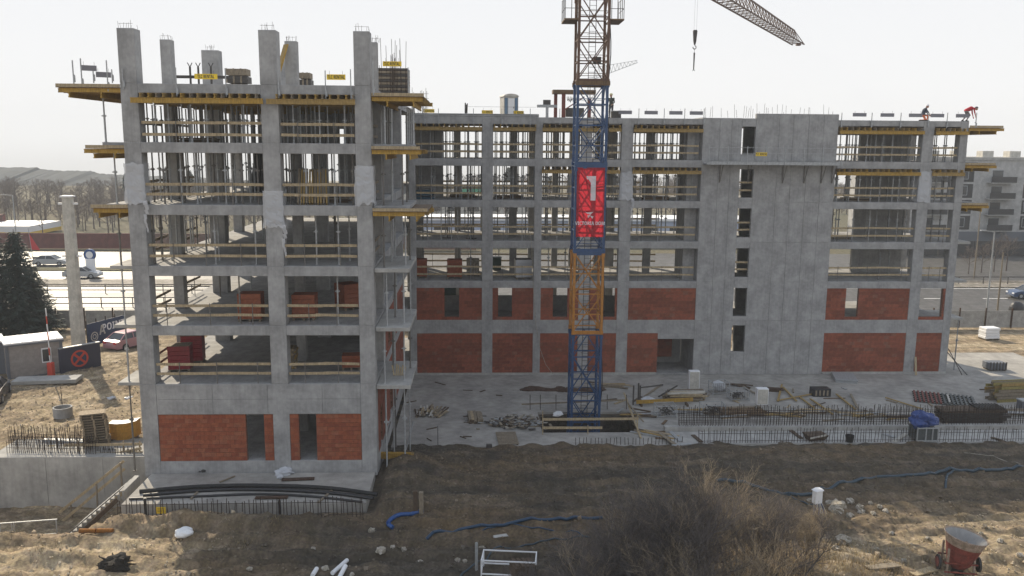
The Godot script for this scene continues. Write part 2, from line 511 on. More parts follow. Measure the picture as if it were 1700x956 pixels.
func ground():
	var xs := axis(-640, -46, 48, 640, 0.23)
	var zs := axis(-640, -76, -27, 60, 0.17)
	var nx := xs.size()
	var v := PackedVector3Array(); var n := PackedVector3Array(); var c := PackedColorArray(); var ix := PackedInt32Array()
	for z in zs:
		for x in xs:
			v.append(Vector3(x, height(x, z), z))
			c.append(soil_colour(x, z))
	n.resize(v.size())
	for j in zs.size():
		for i in nx:
			var p := v[maxi(j - 1, 0) * nx + i] - v[mini(j + 1, zs.size() - 1) * nx + i]
			var q := v[j * nx + mini(i + 1, nx - 1)] - v[j * nx + maxi(i - 1, 0)]
			n[j * nx + i] = q.cross(p).normalized()
	for j in zs.size() - 1:
		for i in nx - 1:
			var k := j * nx + i
			if xs[i] > 4.1 and xs[i + 1] < 9.9 and zs[j] > -53.9 and zs[j + 1] < -50.0: continue   # the crane pit
			ix.append_array([k, k + 1, k + nx + 1, k, k + nx + 1, k + nx])
	var a := []
	a.resize(Mesh.ARRAY_MAX)
	a[Mesh.ARRAY_VERTEX] = v; a[Mesh.ARRAY_NORMAL] = n; a[Mesh.ARRAY_COLOR] = c; a[Mesh.ARRAY_INDEX] = ix
	var m := ArrayMesh.new()
	m.add_surface_from_arrays(Mesh.PRIMITIVE_TRIANGLES, a)
	struct("ground", m, M.soil)
	# the concrete slab between the two blocks, with the hole the crane stands in
	var s := MB.new()
	for q in [[-4.9, 4.0, -63.19, -47.5], [4.0, 10.0, -63.19, -54.0], [10.0, 47.0, -63.19, -47.6], [4.0, 10.0, -49.9, -47.5], [36.36, 46.0, -70.0, -63.19]]:
		s.span(Vector3(q[0], -0.35, q[2]), Vector3(q[1], 0.0, q[3]))
	struct("concrete_slab", s.mesh(), M.slab)
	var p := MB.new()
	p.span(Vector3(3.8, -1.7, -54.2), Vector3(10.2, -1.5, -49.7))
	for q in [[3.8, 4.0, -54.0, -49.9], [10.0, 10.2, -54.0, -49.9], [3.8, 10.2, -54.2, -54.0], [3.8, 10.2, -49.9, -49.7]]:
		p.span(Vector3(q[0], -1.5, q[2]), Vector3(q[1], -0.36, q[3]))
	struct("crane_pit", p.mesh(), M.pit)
	s = MB.new()
	s.span(Vector3(-16.55, -0.5, -42.45), Vector3(-5.2, 0.5, -38.6))
	struct("concrete_apron", s.mesh(), M.slab)
	# long strip foundation the reinforcement grows from
	s = MB.new()
	s.span(Vector3(11.5, -0.3, -49.6), Vector3(46.0, 0.12, -47.4))
	s.span(Vector3(11.5, 0.0, -50.3), Vector3(46.0, 0.3, -49.9))
	struct("strip_foundation", s.mesh(), M.conp)

# ---------- masonry
var brick_meshes := {}
func infill(par: Node3D, x0: float, x1: float, y0: float, y1: float, z: float, holes: Array, single: bool, seed_: int, side := false):
	# clay blocks in running bond on a mortar core; holes are [x0, x1, y0, y1]; side: the wall runs along z and x is its depth
	var w: Node3D
	var core := MB.new()
	var cut := [x0, x1]
	for h in holes: cut.append_array([h[0], h[1]])
	cut.sort()
	for i in cut.size() - 1:
		var mid: float = (cut[i] + cut[i + 1]) / 2.0
		var ys := [[y0, y1]]
		for h in holes:
			if mid > h[0] and mid < h[1]: ys = [[y0, h[2]], [h[3], y1]]
		for q in ys:
			if q[1] - q[0] > 0.01 and cut[i + 1] - cut[i] > 0.01:
				if side: core.span(Vector3(z - 0.24, q[0], cut[i]), Vector3(z - 0.012, q[1], cut[i + 1]))
				else: core.span(Vector3(cut[i], q[0], z - 0.24), Vector3(cut[i + 1], q[1], z - 0.012))
	w = obj("infill_wall", core.mesh(), M.mortar, par)
	var all := MB.new()
	var rows := int(ceil((y1 - y0) / 0.244))
	var rh := (y1 - y0) / rows
	var r2 := RandomNumberGenerator.new()
	r2.seed = seed_
	for r in rows:
		var ya := y0 + r * rh + 0.004
		var yb := y0 + (r + 1) * rh - 0.012
		var x := x0 - (0.19 if r % 2 else 0.0)
		while x < x1:
			var segs := [[maxf(x, x0), minf(x + 0.375, x1)]]
			for h in holes:
				if yb > h[2] + 0.03 and ya < h[3] - 0.03:
					var o := []
					for sg in segs:
						if sg[1] <= h[0] or sg[0] >= h[1]: o.append(sg)
						else:
							if sg[0] < h[0] - 0.03: o.append([sg[0], h[0]])
							if sg[1] > h[1] + 0.03: o.append([h[1], sg[1]])
					segs = o
			for sg in segs:
				var a: float = sg[0] + 0.004
				var b: float = sg[1] - 0.004
				if b - a < 0.03: continue
				var prd := r2.randf_range(-0.004, 0.004)
				if single:
					bx("brick", Vector3(a, ya, z - 0.1), Vector3(b, yb, z + prd), M.brick[r2.randi() % 4], w)
				else:
					var damp := n1.get_noise_2d(a * 4.0 + seed_ * 31.0, r * 2.6) + 0.35 * n2.get_noise_2d(a * 0.7, ya + seed_)
					var t := 0.90 if damp > 0.02 else 1.14
					t *= r2.randf_range(0.92, 1.08)
					all.col = Color(0.280 * t, 0.083 * t, 0.047 * t) if r2.randf() > 0.06 else Color(0.28, 0.12, 0.075)
					if side: all.span(Vector3(z - 0.05, ya, a), Vector3(z + prd, yb, b))
					else: all.span(Vector3(a, ya, z - 0.05), Vector3(b, yb, z + prd))
			x += 0.375
	if not single:
		tag(obj("brick_courses", all.mesh(), M.bricks, w), "courses of red clay blocks", "", "", "stuff")

func starter_bars(par: Node3D, c: Vector3, sx: float, sz: float, h: float):
	var m := MB.new()
	for i in 7:
		for j in 3:
			if (j == 1 and i > 0 and i < 6) or rng.randf() < 0.45: continue
			var p := c + Vector3(-sx + 2 * sx * i / 6.0, 0, -sz + sz * j)
			m.tube(p, p + Vector3(rng.randf_range(-0.06, 0.06), h * rng.randf_range(0.55, 1.0), rng.randf_range(-0.06, 0.06)), 0.007, 0.007, 4)
	m.tube(c + Vector3(-sx, h * 0.55, sz), c + Vector3(sx, h * 0.55, sz), 0.007, 0.007, 4)
	tag(obj("starter_bars", m.mesh(), M.rust, par), "rusty starter bars on the column head", "", "", "stuff")

func column(par: Node3D, x0: float, x1: float, z0: float, z1: float, y0: float, y1: float, m: Material = null):
	bx("column", Vector3(x0, y0, z0), Vector3(x1, y1 - 0.004, z1), m if m else M.con, par, 0.018)

func tower():
	var t := thing("tower_block", "six-storey bare concrete frame of columns and beams with brick ground floor", "building", Vector3(0, 0, 0))
	var zb := -71.0
	var fx := [[-16.9, -16.1], [-10.33, -9.5], [-5.87, -5.1]]
	for i in 6:
		var y0: float = TL[i]
		var y1: float = TL[i + 1]
		for q in fx:
			column(t, q[0], q[1], TZ, TZ - 0.8, y0 if i else 0.3, y1)
		# inner columns
		for q in [[-16.55, -16.0, -47.1, -47.7], [-16.0, -15.1, -52.2, -52.9], [-16.6, -16.0, -59.4, -59.98], [-16.6, -16.0, -70.4, -70.95], [-5.7, -5.12, -70.4, -70.95], [-10.0, -9.5, -47.1, -47.7], [-9.9, -9.1, -53.0, -53.4], [-5.7, -5.12, -47.1, -47.7], [-5.7, -5.12, -53.0, -53.6], [-5.7, -5.12, -59.4, -59.98]]:
			column(t, q[0], q[1], q[2], q[3], y0, y1 - 0.26, M.con)
	# floor slabs and edge beams
	for i in 7:
		var y: float = TL[i]
		bx("floor_slab", Vector3(-16.85, y - 0.25, -42.92), Vector3(-5.15, y - 0.002, zb), M.con2, t)
		var d := 0.5 if i < 6 else 0.45
		var bays := [[-16.1, -10.33], [-9.5, -5.87]]
		for q in bays:
			var lo := y - d
			if i == 1: lo = 3.6
			if i == 0: lo = 0.3
			bx("beam", Vector3(q[0], lo, TZ - 0.015), Vector3(q[1], y, TZ - 0.42), M.con, t, 0.012)
		for x in [[-16.9, -16.5], [-5.5, -5.1]]:
			for zz in [[-43.31, -47.09], [-47.71, -52.19], [-52.91, -59.39], [-59.99, -70.39]]:
				bx("beam", Vector3(x[0] + 0.012, y - d if i else 0.0, zz[0]), Vector3(x[1] - 0.012, y - 0.004, zz[1]), M.con, t)
		bx("beam", Vector3(-16.5, y - d, zb), Vector3(-5.5, y - 0.26, zb + 0.35), M.con, t)
	# big shuttering panels of the wall over the ground floor: joints stay as fine grooves
	for k in 4:
		for r in 2:
			var xa := -16.05 + k * 2.75
			bx("wall_panel", Vector3(xa + 0.01, 3.64 + r * 0.78, TZ - 0.1), Vector3(minf(xa + 2.73, -5.92), 4.40 + r * 0.74, TZ + 0.006 + 0.004 * ((k + r) % 2)), M.con, t)
	# storey above, only columns so far
	for q in fx:
		column(t, q[0], q[1], TZ, TZ - 0.8, 19.95, 22.48)
		starter_bars(t, Vector3((q[0] + q[1]) / 2, 22.46, TZ - 0.4), 0.33, 0.3, 0.42)
	for q in [[-16.55, -16.0, -47.1, -47.7], [-16.0, -15.0, -52.2, -52.9], [-10.1, -9.45, -47.1, -47.5], [-5.6, -5.25, -47.1, -47.5]]:
		column(t, q[0], q[1], q[2], q[3], 19.95, 22.5)
		starter_bars(t, Vector3((q[0] + q[1]) / 2, 22.48, (q[2] + q[3]) / 2), 0.25, 0.2, 0.38)
	bx("core_wall", Vector3(-12.6, 19.95, -53.2), Vector3(-11.1, 22.2, -52.9), M.con2, t)
	# inner walls
	for q in [[1, -13.5, -5.7], [2, -11.0, -5.7], [3, -7.2, -5.7], [4, -9.0, -7.4]]:
		bx("inner_wall", Vector3(q[1], TL[q[0]], -57.2), Vector3(q[2], TL[q[0] + 1] - 0.26, -56.9), M.con2, t)
	for q in [[-13.6, -11.6], [-11.3, -8.9], [-8.5, -7.9], [-7.6, -5.7]]:
		bx("inner_wall", Vector3(q[0], TL[5], -57.2), Vector3(q[1], TL[6] - 0.26, -56.9), M.con2, t)
	bx("inner_wall", Vector3(-9.0, TL[5] + 0.9, -55.2), Vector3(-5.8, TL[6] - 0.26, -54.9), M.con2, t)
	bx("inner_wall", Vector3(-13.0, TL[0], -50.2), Vector3(-5.7, 4.9, -49.9), M.con2, t)
	bx("inner_wall", Vector3(-16.0, TL[0], -50.2), Vector3(-13.0, 4.9, -49.9), M.con2, t)
	# brick ground floor: four pieces and two door openings
	for q in [[-16.08, -11.72], [-10.80, -10.34], [-9.49, -9.05], [-8.16, -5.88]]:
		infill(t, q[0], q[1], 1.135, 3.6, TZ - 0.03, [], true, 100 + int(q[0] * 7))
	infill(t, -59.3, -53.6, 0.3, 4.7, -5.13, [], false, 301, true)
	infill(t, -52.9, -47.8, 0.3, 4.7, -5.13, [[-51.2, -49.8, 0.3, 3.2]], false, 302, true)
	infill(t, -46.9, -43.4, 0.3, 4.7, -5.13, [[-45.6, -44.6, 0.3, 3.2]], false, 303, true)
	infill(t, -52.9, -47.8, 5.2, 7.7, -5.13, [[-50.6, -49.2, 5.6, 7.7]], false, 304, true)
	infill(t, -59.3, -53.6, 5.2, 7.7, -5.13, [], false, 305, true)
	# balconies
	for i in [1, 2, 3]:
		bx("balcony_slab", Vector3(-5.08, TL[i] - 0.32, -42.6), Vector3(-3.35, TL[i] - 0.12, -47.6), M.conp, t, 0.01)
		bx("balcony_slab", Vector3(-18.25, TL[i] - 0.26, -43.2), Vector3(-16.92, TL[i] - 0.1, -45.6), M.conp, t, 0.01)
	for i in [4, 5]:
		bx("balcony_slab", Vector3(-5.08, TL[i] - 0.2, -42.7), Vector3(-3.3, TL[i] - 0.02, -47.6), M.con, t, 0.01)
		bx("balcony_slab", Vector3(-18.2, TL[i] - 0.2, -43.2), Vector3(-16.92, TL[i] - 0.02, -45.6), M.con, t, 0.01)
	# plastic film round three columns
	for q in [[-16.9, -16.1, 14.25, 16.2, "left corner column at the fourth floor"], [-10.33, -9.5, 13.1, 14.9, "middle column between the third and fourth floors"], [-5.87, -5.1, 14.25, 16.15, "right corner column at the fourth floor"]]:
		film_wrap(q[0], q[1], q[2], q[3], TZ, "creased white plastic film wrapped round the tower's " + q[4], q[0] < -9.0)
	film_wrap(33.0, 33.8, 13.25, 15.5, RZ, "creased plastic film round a column of the long wing beside the end bay", false)
	film_wrap(10.6, 11.4, 13.25, 15.3, RZ, "creased plastic film round the long wing's column beside the crane", true)

func film_wrap(x0: float, x1: float, y0: float, y1: float, z: float, label: String, tail: bool):
	var m := MB.new()
	var f := FastNoiseLite.new()
	f.seed = int(x0 * 10.0); f.frequency = 1.7; f.fractal_octaves = 3
	var w := x1 - x0
	var nu := 26
	var nv := 18
	var g := []
	for j in nv + 1:
		var row := []
		for i in nu + 1:
			var s := i / float(nu) * (w + 1.7)
			var p := Vector3(x0 - 0.05, 0, z - 0.85 + s)
			var o := Vector3(-1, 0, 0)
			if s > 0.9 and s <= 0.9 + w: p = Vector3(x0 + s - 0.9, 0, z + 0.05); o = Vector3(0, 0, 1)
			elif s > 0.9 + w: p = Vector3(x1 + 0.05, 0, z + 0.05 - (s - 0.9 - w)); o = Vector3(1, 0, 0)
			var t := j / float(nv)
			var fl := 1.0 + 1.2 * t * t
			p += o * (0.03 * fl * (f.get_noise_2d(s * 0.7, t * 1.6) + 0.8) + 0.02 * f.get_noise_2d(s * 0.8 + t * 3.0, t * 1.2 - s * 0.8))
			p.y = lerpf(y1 + 0.15 * f.get_noise_2d(s, 7.0), y0 + 0.25 * f.get_noise_2d(s * 2.0, 3.0), t)
			row.append(p)
		g.append(row)
	for j in nv:
		for i in nu:
			m.quad(g[j][i], g[j][i + 1], g[j + 1][i + 1], g[j + 1][i])
	var o := thing("plastic_wrap", label, "plastic film", Vector3.ZERO)
	obj("film", m.mesh(), M.wrap, o)
	if tail:
		var k := MB.new()
		for i in 7:
			var a := Vector3(x1 + 0.06 + 0.05 * sin(i * 1.3), y0 + 0.15 - i * 0.22, z + 0.06)
			var b := a + Vector3(0.03 + 0.02 * sin(i), -0.22, 0.02 * cos(i * 2.0))
			var ww := 0.12 - i * 0.012
			k.quad(a - Vector3(ww, 0, 0), a + Vector3(ww, 0, 0.04), b + Vector3(ww - 0.012, 0, 0.04), b - Vector3(ww - 0.012, 0, 0))
		obj("loose_end", k.mesh(), M.wrap, o)

func wing():
	var t := thing("long_wing", "long grey concrete frame with brick lower floors and a solid stair core", "building")
	var zb := -71.2
	var cols := [[-4.95, -4.45], [0.4, 1.2], [4.25, 4.8], [7.64, 8.42], [10.56, 11.42], [32.95, 33.78], [35.75, 36.34]]
	for i in 6:
		var y0: float = RL[i]
		var y1: float = RL[i + 1]
		for q in cols:
			column(t, q[0], q[1], RZ, RZ - 0.7, y0, y1)
			column(t, q[0], q[1] if q[1] - q[0] > 0.6 else q[0] + 0.6, zb + 0.45, zb + 0.02, y0, y1 - 0.26)
		for x in [-1.8, 6.2, 14.0]:
			column(t, x, x + 0.5, zb + 0.55, zb + 0.05, y0, y1 - 0.26)
		for x in [2.6, 9.3, 13.2]:
			if i > 1: column(t, x, x + 0.55, -67.6, -67.2, y0, y1 - 0.26)
		# the long inner wall at the right end
		if i > 1:
			bx("inner_wall", Vector3(30.4, y0, -68.3), Vector3(34.5, y1 - 0.26, -68.0), M.con2, t)
			bx("inner_wall", Vector3(15.6, y0, -66.6), Vector3(16.5, y1 - 0.26, RZ - 0.8), M.con2, t)
		if i == 4 or i == 5:
			bx("inner_wall", Vector3(-4.4, y0, -66.9), Vector3(-2.6, y1 - 0.26, -66.6), M.con2, t)
		if i < 2:
			bx("inner_wall", Vector3(-4.4, y0, -67.2), Vector3(16.4, y1 - 0.26 if i == 0 else y0 + 1.2, -66.9), M.con2, t)
	for i in 7:
		var y: float = RL[i]
		if i == 0: continue
		bx("floor_slab", Vector3(-4.95, y - 0.25, RZ - 0.42), Vector3(36.3, y - 0.002, zb), M.con2, t)
		bx("beam", Vector3(-4.9, y - 0.5, zb + 0.01), Vector3(36.3, y - 0.26, zb + 0.3), M.con, t)
		for q in [[-4.45, 0.4], [1.2, 4.25], [4.8, 7.64], [8.42, 10.56], [11.42, 16.52], [26.55, 32.95], [33.78, 35.75]]:
			var lo := y - 0.52
			if i == 1: lo = y - 1.03
			if i == 6:
				lo = y - (0.52 if q[0] < 4.0 else 0.42)
			bx("beam", Vector3(q[0], lo, RZ - 0.015), Vector3(q[1], y, RZ - 0.42), M.con, t, 0.012)
		bx("beam", Vector3(35.95, y - 0.5, RZ - 0.71), Vector3(36.32, y - 0.004, zb + 0.5), M.con, t)
	bx("parapet", Vector3(-4.9, 19.21, RZ - 0.02), Vector3(4.5, 19.42, RZ - 0.5), M.con, t, 0.02)
	bx("plinth", Vector3(-4.95, -0.1, RZ + 0.03), Vector3(13.7, 0.17, RZ - 0.3), M.conp, t, 0.01)
	bx("plinth", Vector3(26.6, -0.1, RZ + 0.03), Vector3(36.36, 0.17, RZ - 0.3), M.conp, t, 0.01)
	bx("floor_slab", Vector3(-4.95, -0.2, RZ - 0.31), Vector3(36.3, 0.02, zb), M.con2, t)
	# stair core with a column of window openings, cast in tall panels
	var wy := []
	for p in [[1243, 210, 256], [1239, 281, 328], [1235, 346, 394], [1232, 412, 460], [1228, 478, 525], [1225, 540, 584]]:
		wy.append([Z(p[0], p[2], RZ).y, Z(p[0], p[1], RZ).y])
	var wx0 := 19.40
	var wx1 := 20.42
	var core := MB.new()
	core.span(Vector3(16.52, 0, RZ - 0.3), Vector3(wx0, 19.26, RZ - 0.03))
	core.span(Vector3(wx1, 0, RZ - 0.3), Vector3(26.55, 19.6, RZ - 0.03))
	var last := 0.0
	for k in range(5, -1, -1):
		core.span(Vector3(wx0, last, RZ - 0.3), Vector3(wx1, wy[k][0], RZ - 0.03))
		last = wy[k][1]
	core.span(Vector3(wx0, last, RZ - 0.3), Vector3(wx1, 19.26, RZ - 0.03))
	core.span(Vector3(16.52, 0, -67.5), Vector3(16.8, 19.3, RZ - 0.3))
	core.span(Vector3(26.27, 0, -68.3), Vector3(26.55, 19.5, RZ - 0.3))
	core.span(Vector3(16.8, 0, -68.3), Vector3(20.6, 19.3, -68.0))
	core.span(Vector3(21.05, 0, -68.3), Vector3(26.27, 19.3, -68.0))
	core.span(Vector3(22.2, 0, -68.0), Vector3(22.4, 19.3, RZ - 0.3))
	obj("core_wall", core.mesh(), M.con2, t)
	var px := [16.52, 17.75, 18.65, wx0, wx1, 22.15, 23.2, 24.35, 25.45, 26.55]
	var ph := [0.0, 4.22, 7.17, 10.17, 13.17, 16.17, 19.36]
	for i in px.size() - 1:
		if px[i] == wx0: continue
		for k in 6:
			var top: float = ph[k + 1] + (0.26 if k == 5 and i > 3 else -0.08 if k == 5 else 0.0)
			bx("wall_panel", Vector3(px[i] + 0.011, ph[k] + 0.014, RZ - 0.06), Vector3(px[i + 1] - 0.011, top - 0.01, RZ + 0.005 * ((i * 7 + k * 5) % 3)), M.con, t)
	for k in 6:
		var lo: float = ph[k]
		var hi: float = ph[k + 1] + (0.05 if k < 5 else -0.05)
		var w = wy[5 - k]
		if w[0] - lo > 0.05: bx("wall_panel", Vector3(wx0 + 0.005, lo + 0.006, RZ - 0.06), Vector3(wx1 - 0.005, w[0], RZ - 0.002), M.con, t)
		if hi - w[1] > 0.05: bx("wall_panel", Vector3(wx0 + 0.005, w[1], RZ - 0.06), Vector3(wx1 - 0.005, hi - 0.05, RZ - 0.002), M.con, t)
	var sb := MB.new()
	for i in 60:
		var x := 16.7 + i * 0.165
		if rng.randf() < 0.55: sb.tube(Vector3(x, 19.3, RZ - 0.15), Vector3(x + rng.randf_range(-0.08, 0.08), 19.6 + rng.randf_range(0.1, 0.75), RZ - 0.15), 0.011, 0.011, 4)
	tag(obj("starter_bars", sb.mesh(), M.rust, t), "thin starter bars along the head of the core", "", "", "stuff")
	# brick
	var w1: float = RL[1]
	var g0 := 0.17
	var g1 := 3.22
	var b1: float = RL[2] - 0.52
	infill(t, -4.45, 0.4, g0, g1, RZ - 0.03, [], false, 1)
	infill(t, 1.2, 4.25, g0, g1, RZ - 0.03, [], false, 2)
	infill(t, 4.8, 7.64, g0, g1, RZ - 0.03, [], false, 3)
	infill(t, 8.42, 10.56, g0, g1, RZ - 0.03, [], false, 4)
	infill(t, 11.42, 13.75, g0, g1, RZ - 0.03, [], false, 5)
	bx("lintel", Vector3(13.75, 2.78, RZ - 0.02), Vector3(16.52, g1, RZ - 0.4), M.con, t)
	infill(t, 12.5, 15.6, 0.6, 3.2, -66.4, [], false, 15)
	infill(t, 26.55, 32.95, g0, g1, RZ - 0.03, [], false, 6)
	infill(t, 33.78, 35.75, g0, g1, RZ - 0.03, [], false, 7)
	var win := func(a: float, b: float) -> Array:
		return [Z(a, 500, RZ).x, Z(b, 500, RZ).x, w1 + 0.22, b1]
	infill(t, -4.45, 0.4, w1, b1, RZ - 0.03, [win.call(738, 762)], false, 8)
	infill(t, 1.2, 4.25, w1, b1, RZ - 0.03, [win.call(827, 850)], false, 9)
	infill(t, 4.8, 7.64, w1, b1, RZ - 0.03, [win.call(918, 942)], false, 10)
	infill(t, 8.42, 10.56, w1, b1, RZ - 0.03, [win.call(1001, 1021)], false, 11)
	infill(t, 11.42, 16.52, w1, b1, RZ - 0.03, [], false, 12)
	infill(t, 26.55, 32.95, w1, b1, RZ - 0.03, [win.call(1404, 1425)], false, 13)
	infill(t, 33.78, 35.75, w1, b1, RZ - 0.03, [win.call(1527, 1565)], false, 14)
	# balconies at the far end
	for i in [1, 2, 3]:
		bx("balcony_slab", Vector3(36.36, RL[i] - 0.22, -64.2), Vector3(37.9, RL[i] - 0.04, -67.4), M.conp, t, 0.01)
	for i in [4, 5]:
		bx("balcony_slab", Vector3(36.36, RL[i] - 0.18, -64.2), Vector3(37.9, RL[i], -67.4), M.con, t, 0.01)

# ---------- formwork: girders, joists and boards
func girder(called: String, a: Vector3, b: Vector3, par: Node, m: Material, h := 0.22):   # timber I-beam
	var g := MB.new()
	var l := a.distance_to(b)
	g.box(Vector3(0, h / 2 - 0.025, 0), Vector3(0.085, 0.05, l)); g.box(Vector3(0, -h / 2 + 0.025, 0), Vector3(0.085, 0.05, l))
	g.box(Vector3.ZERO, Vector3(0.045, h - 0.1, l - 0.01))
	var z := (b - a).normalized()
	var x := Vector3.UP.cross(z).normalized()
	return obj(called, g.mesh(), m, par, (a + b) / 2.0, Basis(x, z.cross(x), z))
var joist_mesh := {}
func joist(a: Vector3, b: Vector3, par: Node, m: Material, h := 0.2):
	var l := a.distance_to(b)
	var key := "%.2f %.2f" % [l, h]
	if not joist_mesh.has(key):
		var g := MB.new()
		g.box(Vector3(0, h / 2 - 0.022, 0), Vector3(0.08, 0.044, l)); g.box(Vector3(0, -h / 2 + 0.022, 0), Vector3(0.08, 0.044, l))
		g.box(Vector3.ZERO, Vector3(0.035, h - 0.088, l - 0.01))
		joist_mesh[key] = g.mesh()
	var z := (b - a).normalized()
	var x := Vector3.UP.cross(z).normalized()
	return obj("joist", joist_mesh[key], m, par, (a + b) / 2.0, Basis(x, z.cross(x), z))
func deck_x(x0: float, x1: float, zf: float, zr: float, top: float, label: String, step := 0.4, gx0 := 0.0, gx1 := 0.0, gm: Material = null):
	# joists along z under a slab edge, a girder along x under their noses and more behind
	var t := thing("slab_formwork", label, "formwork", Vector3(0, 0, 0), 0.0, "slab formwork under the building's floors")
	var x := x0 + 0.12
	var k := 0
	while x < x1:
		joist(Vector3(x + rng.randf_range(-0.04, 0.04), top - 0.11, zf + rng.randf_range(-0.06, 0.1)), Vector3(x, top - 0.11, zr), t, [M.yel2, M.yel, M.woodg, M.yel2][k % 4])
		x += step
		k += 1
	girder("girder", Vector3(x0 + gx0, top - 0.35, zf - 0.14), Vector3(x1 + gx1, top - 0.34, zf - 0.14), t, gm if gm else M.yel, 0.25)
	var z := zf - 2.2
	while z > zr + 0.3:
		girder("girder", Vector3(x0, top - 0.35, z), Vector3(x1, top - 0.35, z), t, M.yel2, 0.25)
		z -= 2.0
	bx("plywood", Vector3(x0, top + 0.002, zf - 0.42), Vector3(x1, top + 0.022, zr), M.ply, t)
func deck_side(xin: float, xout: float, z0: float, z1: float, top: float, label: String, step := 0.42):
	# joists along x cantilevered sideways over a girder
	var t := thing("balcony_formwork", label, "formwork", Vector3.ZERO, 0.0, "balcony formwork at the building's ends")
	var z := z0
	var k := 0
	while z > z1:
		joist(Vector3(xin, top - 0.11, z), Vector3(xout + rng.randf_range(-0.18, 0.18), top - 0.11, z), t, M.yel2 if k % 3 else M.yel)
		z -= step
		k += 1
	for f in [0.3, 0.8]:
		var x := lerpf(xin, xout, f)
		girder("girder", Vector3(x, top - 0.34, z0 + 0.1), Vector3(x, top - 0.34, z1), t, M.yel, 0.24)
	bx("plywood", Vector3(minf(xin, xout), top + 0.002, z0 + 0.12), Vector3(maxf(xin, xout), top + 0.025, z1), M.ply, t)
	bx("edge_board", Vector3(minf(xin, xout), top + 0.03, z0 + 0.1), Vector3(maxf(xin, xout), top + 0.18, z0 + 0.05), M.wood, t)
func formwork():
	deck_x(-16.0, -10.45, TZ + 0.42, -59.8, 19.5, "yellow girder and joists under the roof slab of the tower's wide bay", 0.385, -0.35, 0.3)
	deck_x(-9.6, -5.7, TZ + 0.42, -59.8, 19.5, "yellow girder and joists under the roof slab of the tower's narrow bay", 0.36, -0.4, -0.1, M.yel2)
	var rb := [[-4.5, 0.4, "the long wing's bay beside the tower"], [1.2, 4.3, "the long wing's bay below the toilet"], [4.75, 10.5, "the long wing's bays behind the crane mast"], [11.4, 16.5, "the long wing's bay beside the stair core"], [26.6, 32.95, "the long wing's bay right after the stair core"], [33.8, 36.3, "the long wing's end bay"]]
	for i in 6:
		deck_x(rb[i][0], rb[i][1], RZ + 0.35, -70.8, 18.68, "joists and girder under the roof of " + rb[i][2], 0.42, 0.0, 0.0, M.yel2 if i < 4 else M.yel)
		if i > 1: deck_x(rb[i][0], rb[i][1], RZ + 0.3, RZ - 2.4, 15.66, "girder and joists below level five, " + rb[i][2], 0.42, 0.0, 0.0, M.yel2 if i != 4 else M.yel)
	deck_side(-16.92, -19.9, -42.6, -49.0, 19.72, "timber roof platform jutting out from the tower's left corner")
	deck_side(-5.08, -2.55, -42.7, -48.2, 19.45, "timber roof platform jutting out from the tower's right corner", 0.6)
	var sd := [[-16.92, -18.9, 16.86, "left end at the fifth floor", -43.0, -45.5], [-16.92, -18.85, 13.98, "left end at the fourth floor", -43.0, -45.5], [-5.08, -2.75, 16.92, "right end at the fifth floor", -42.4, -47.5], [-5.08, -2.4, 13.92, "right end at the fourth floor", -42.4, -47.5]]
	for q in sd:
		deck_side(q[0], q[1], q[4], q[5], q[2], "yellow girders under the balcony slab at the tower's " + q[3], 0.9)
	deck_side(36.36, 38.9, -63.2, -67.4, 18.72, "timber roof platform jutting out from the far end of the long wing")
	deck_side(36.36, 38.9, -63.7, -67.4, 15.98, "yellow girders under the fifth floor balcony, end of the long wing", 0.9)
	deck_side(36.36, 38.6, -63.7, -67.4, 12.98, "yellow girders under the fourth floor balcony, end of the long wing", 0.9)
	# work platform hung on the core
	var t := thing("core_platform", "narrow grey work platform on brackets across the stair core", "platform")
	bx("deck", Vector3(16.6, 15.92, RZ + 0.03), Vector3(26.6, 16.0, RZ + 1.1), M.steel, t)
	bx("toe_board", Vector3(16.6, 16.0, RZ + 1.06), Vector3(26.6, 16.16, RZ + 1.1), M.steel, t)
	for x in [17.9, 20.0, 22.6, 24.2, 25.5, 26.3]:
		stick("bracket", Vector3(x, 15.9, RZ + 0.06), Vector3(x, 14.6, RZ + 0.06), 0.06, 0.06, M.ruststeel, t)
		stick("bracket_strut", Vector3(x, 14.6, RZ + 0.08), Vector3(x, 15.88, RZ + 0.8), 0.04, 0.04, M.ruststeel, t)
	for i in 8:
		stick("post", Vector3(16.75 + i * 1.39, 15.9, RZ + 1.12), Vector3(16.75 + i * 1.39, 17.25, RZ + 1.12), 0.05, 0.05, M.steel, t)
	for y in [16.75, 17.15]:
		stick("rail", Vector3(16.65, y, RZ + 1.12), Vector3(26.6, y, RZ + 1.12), 0.03, 0.03, M.steel, t)

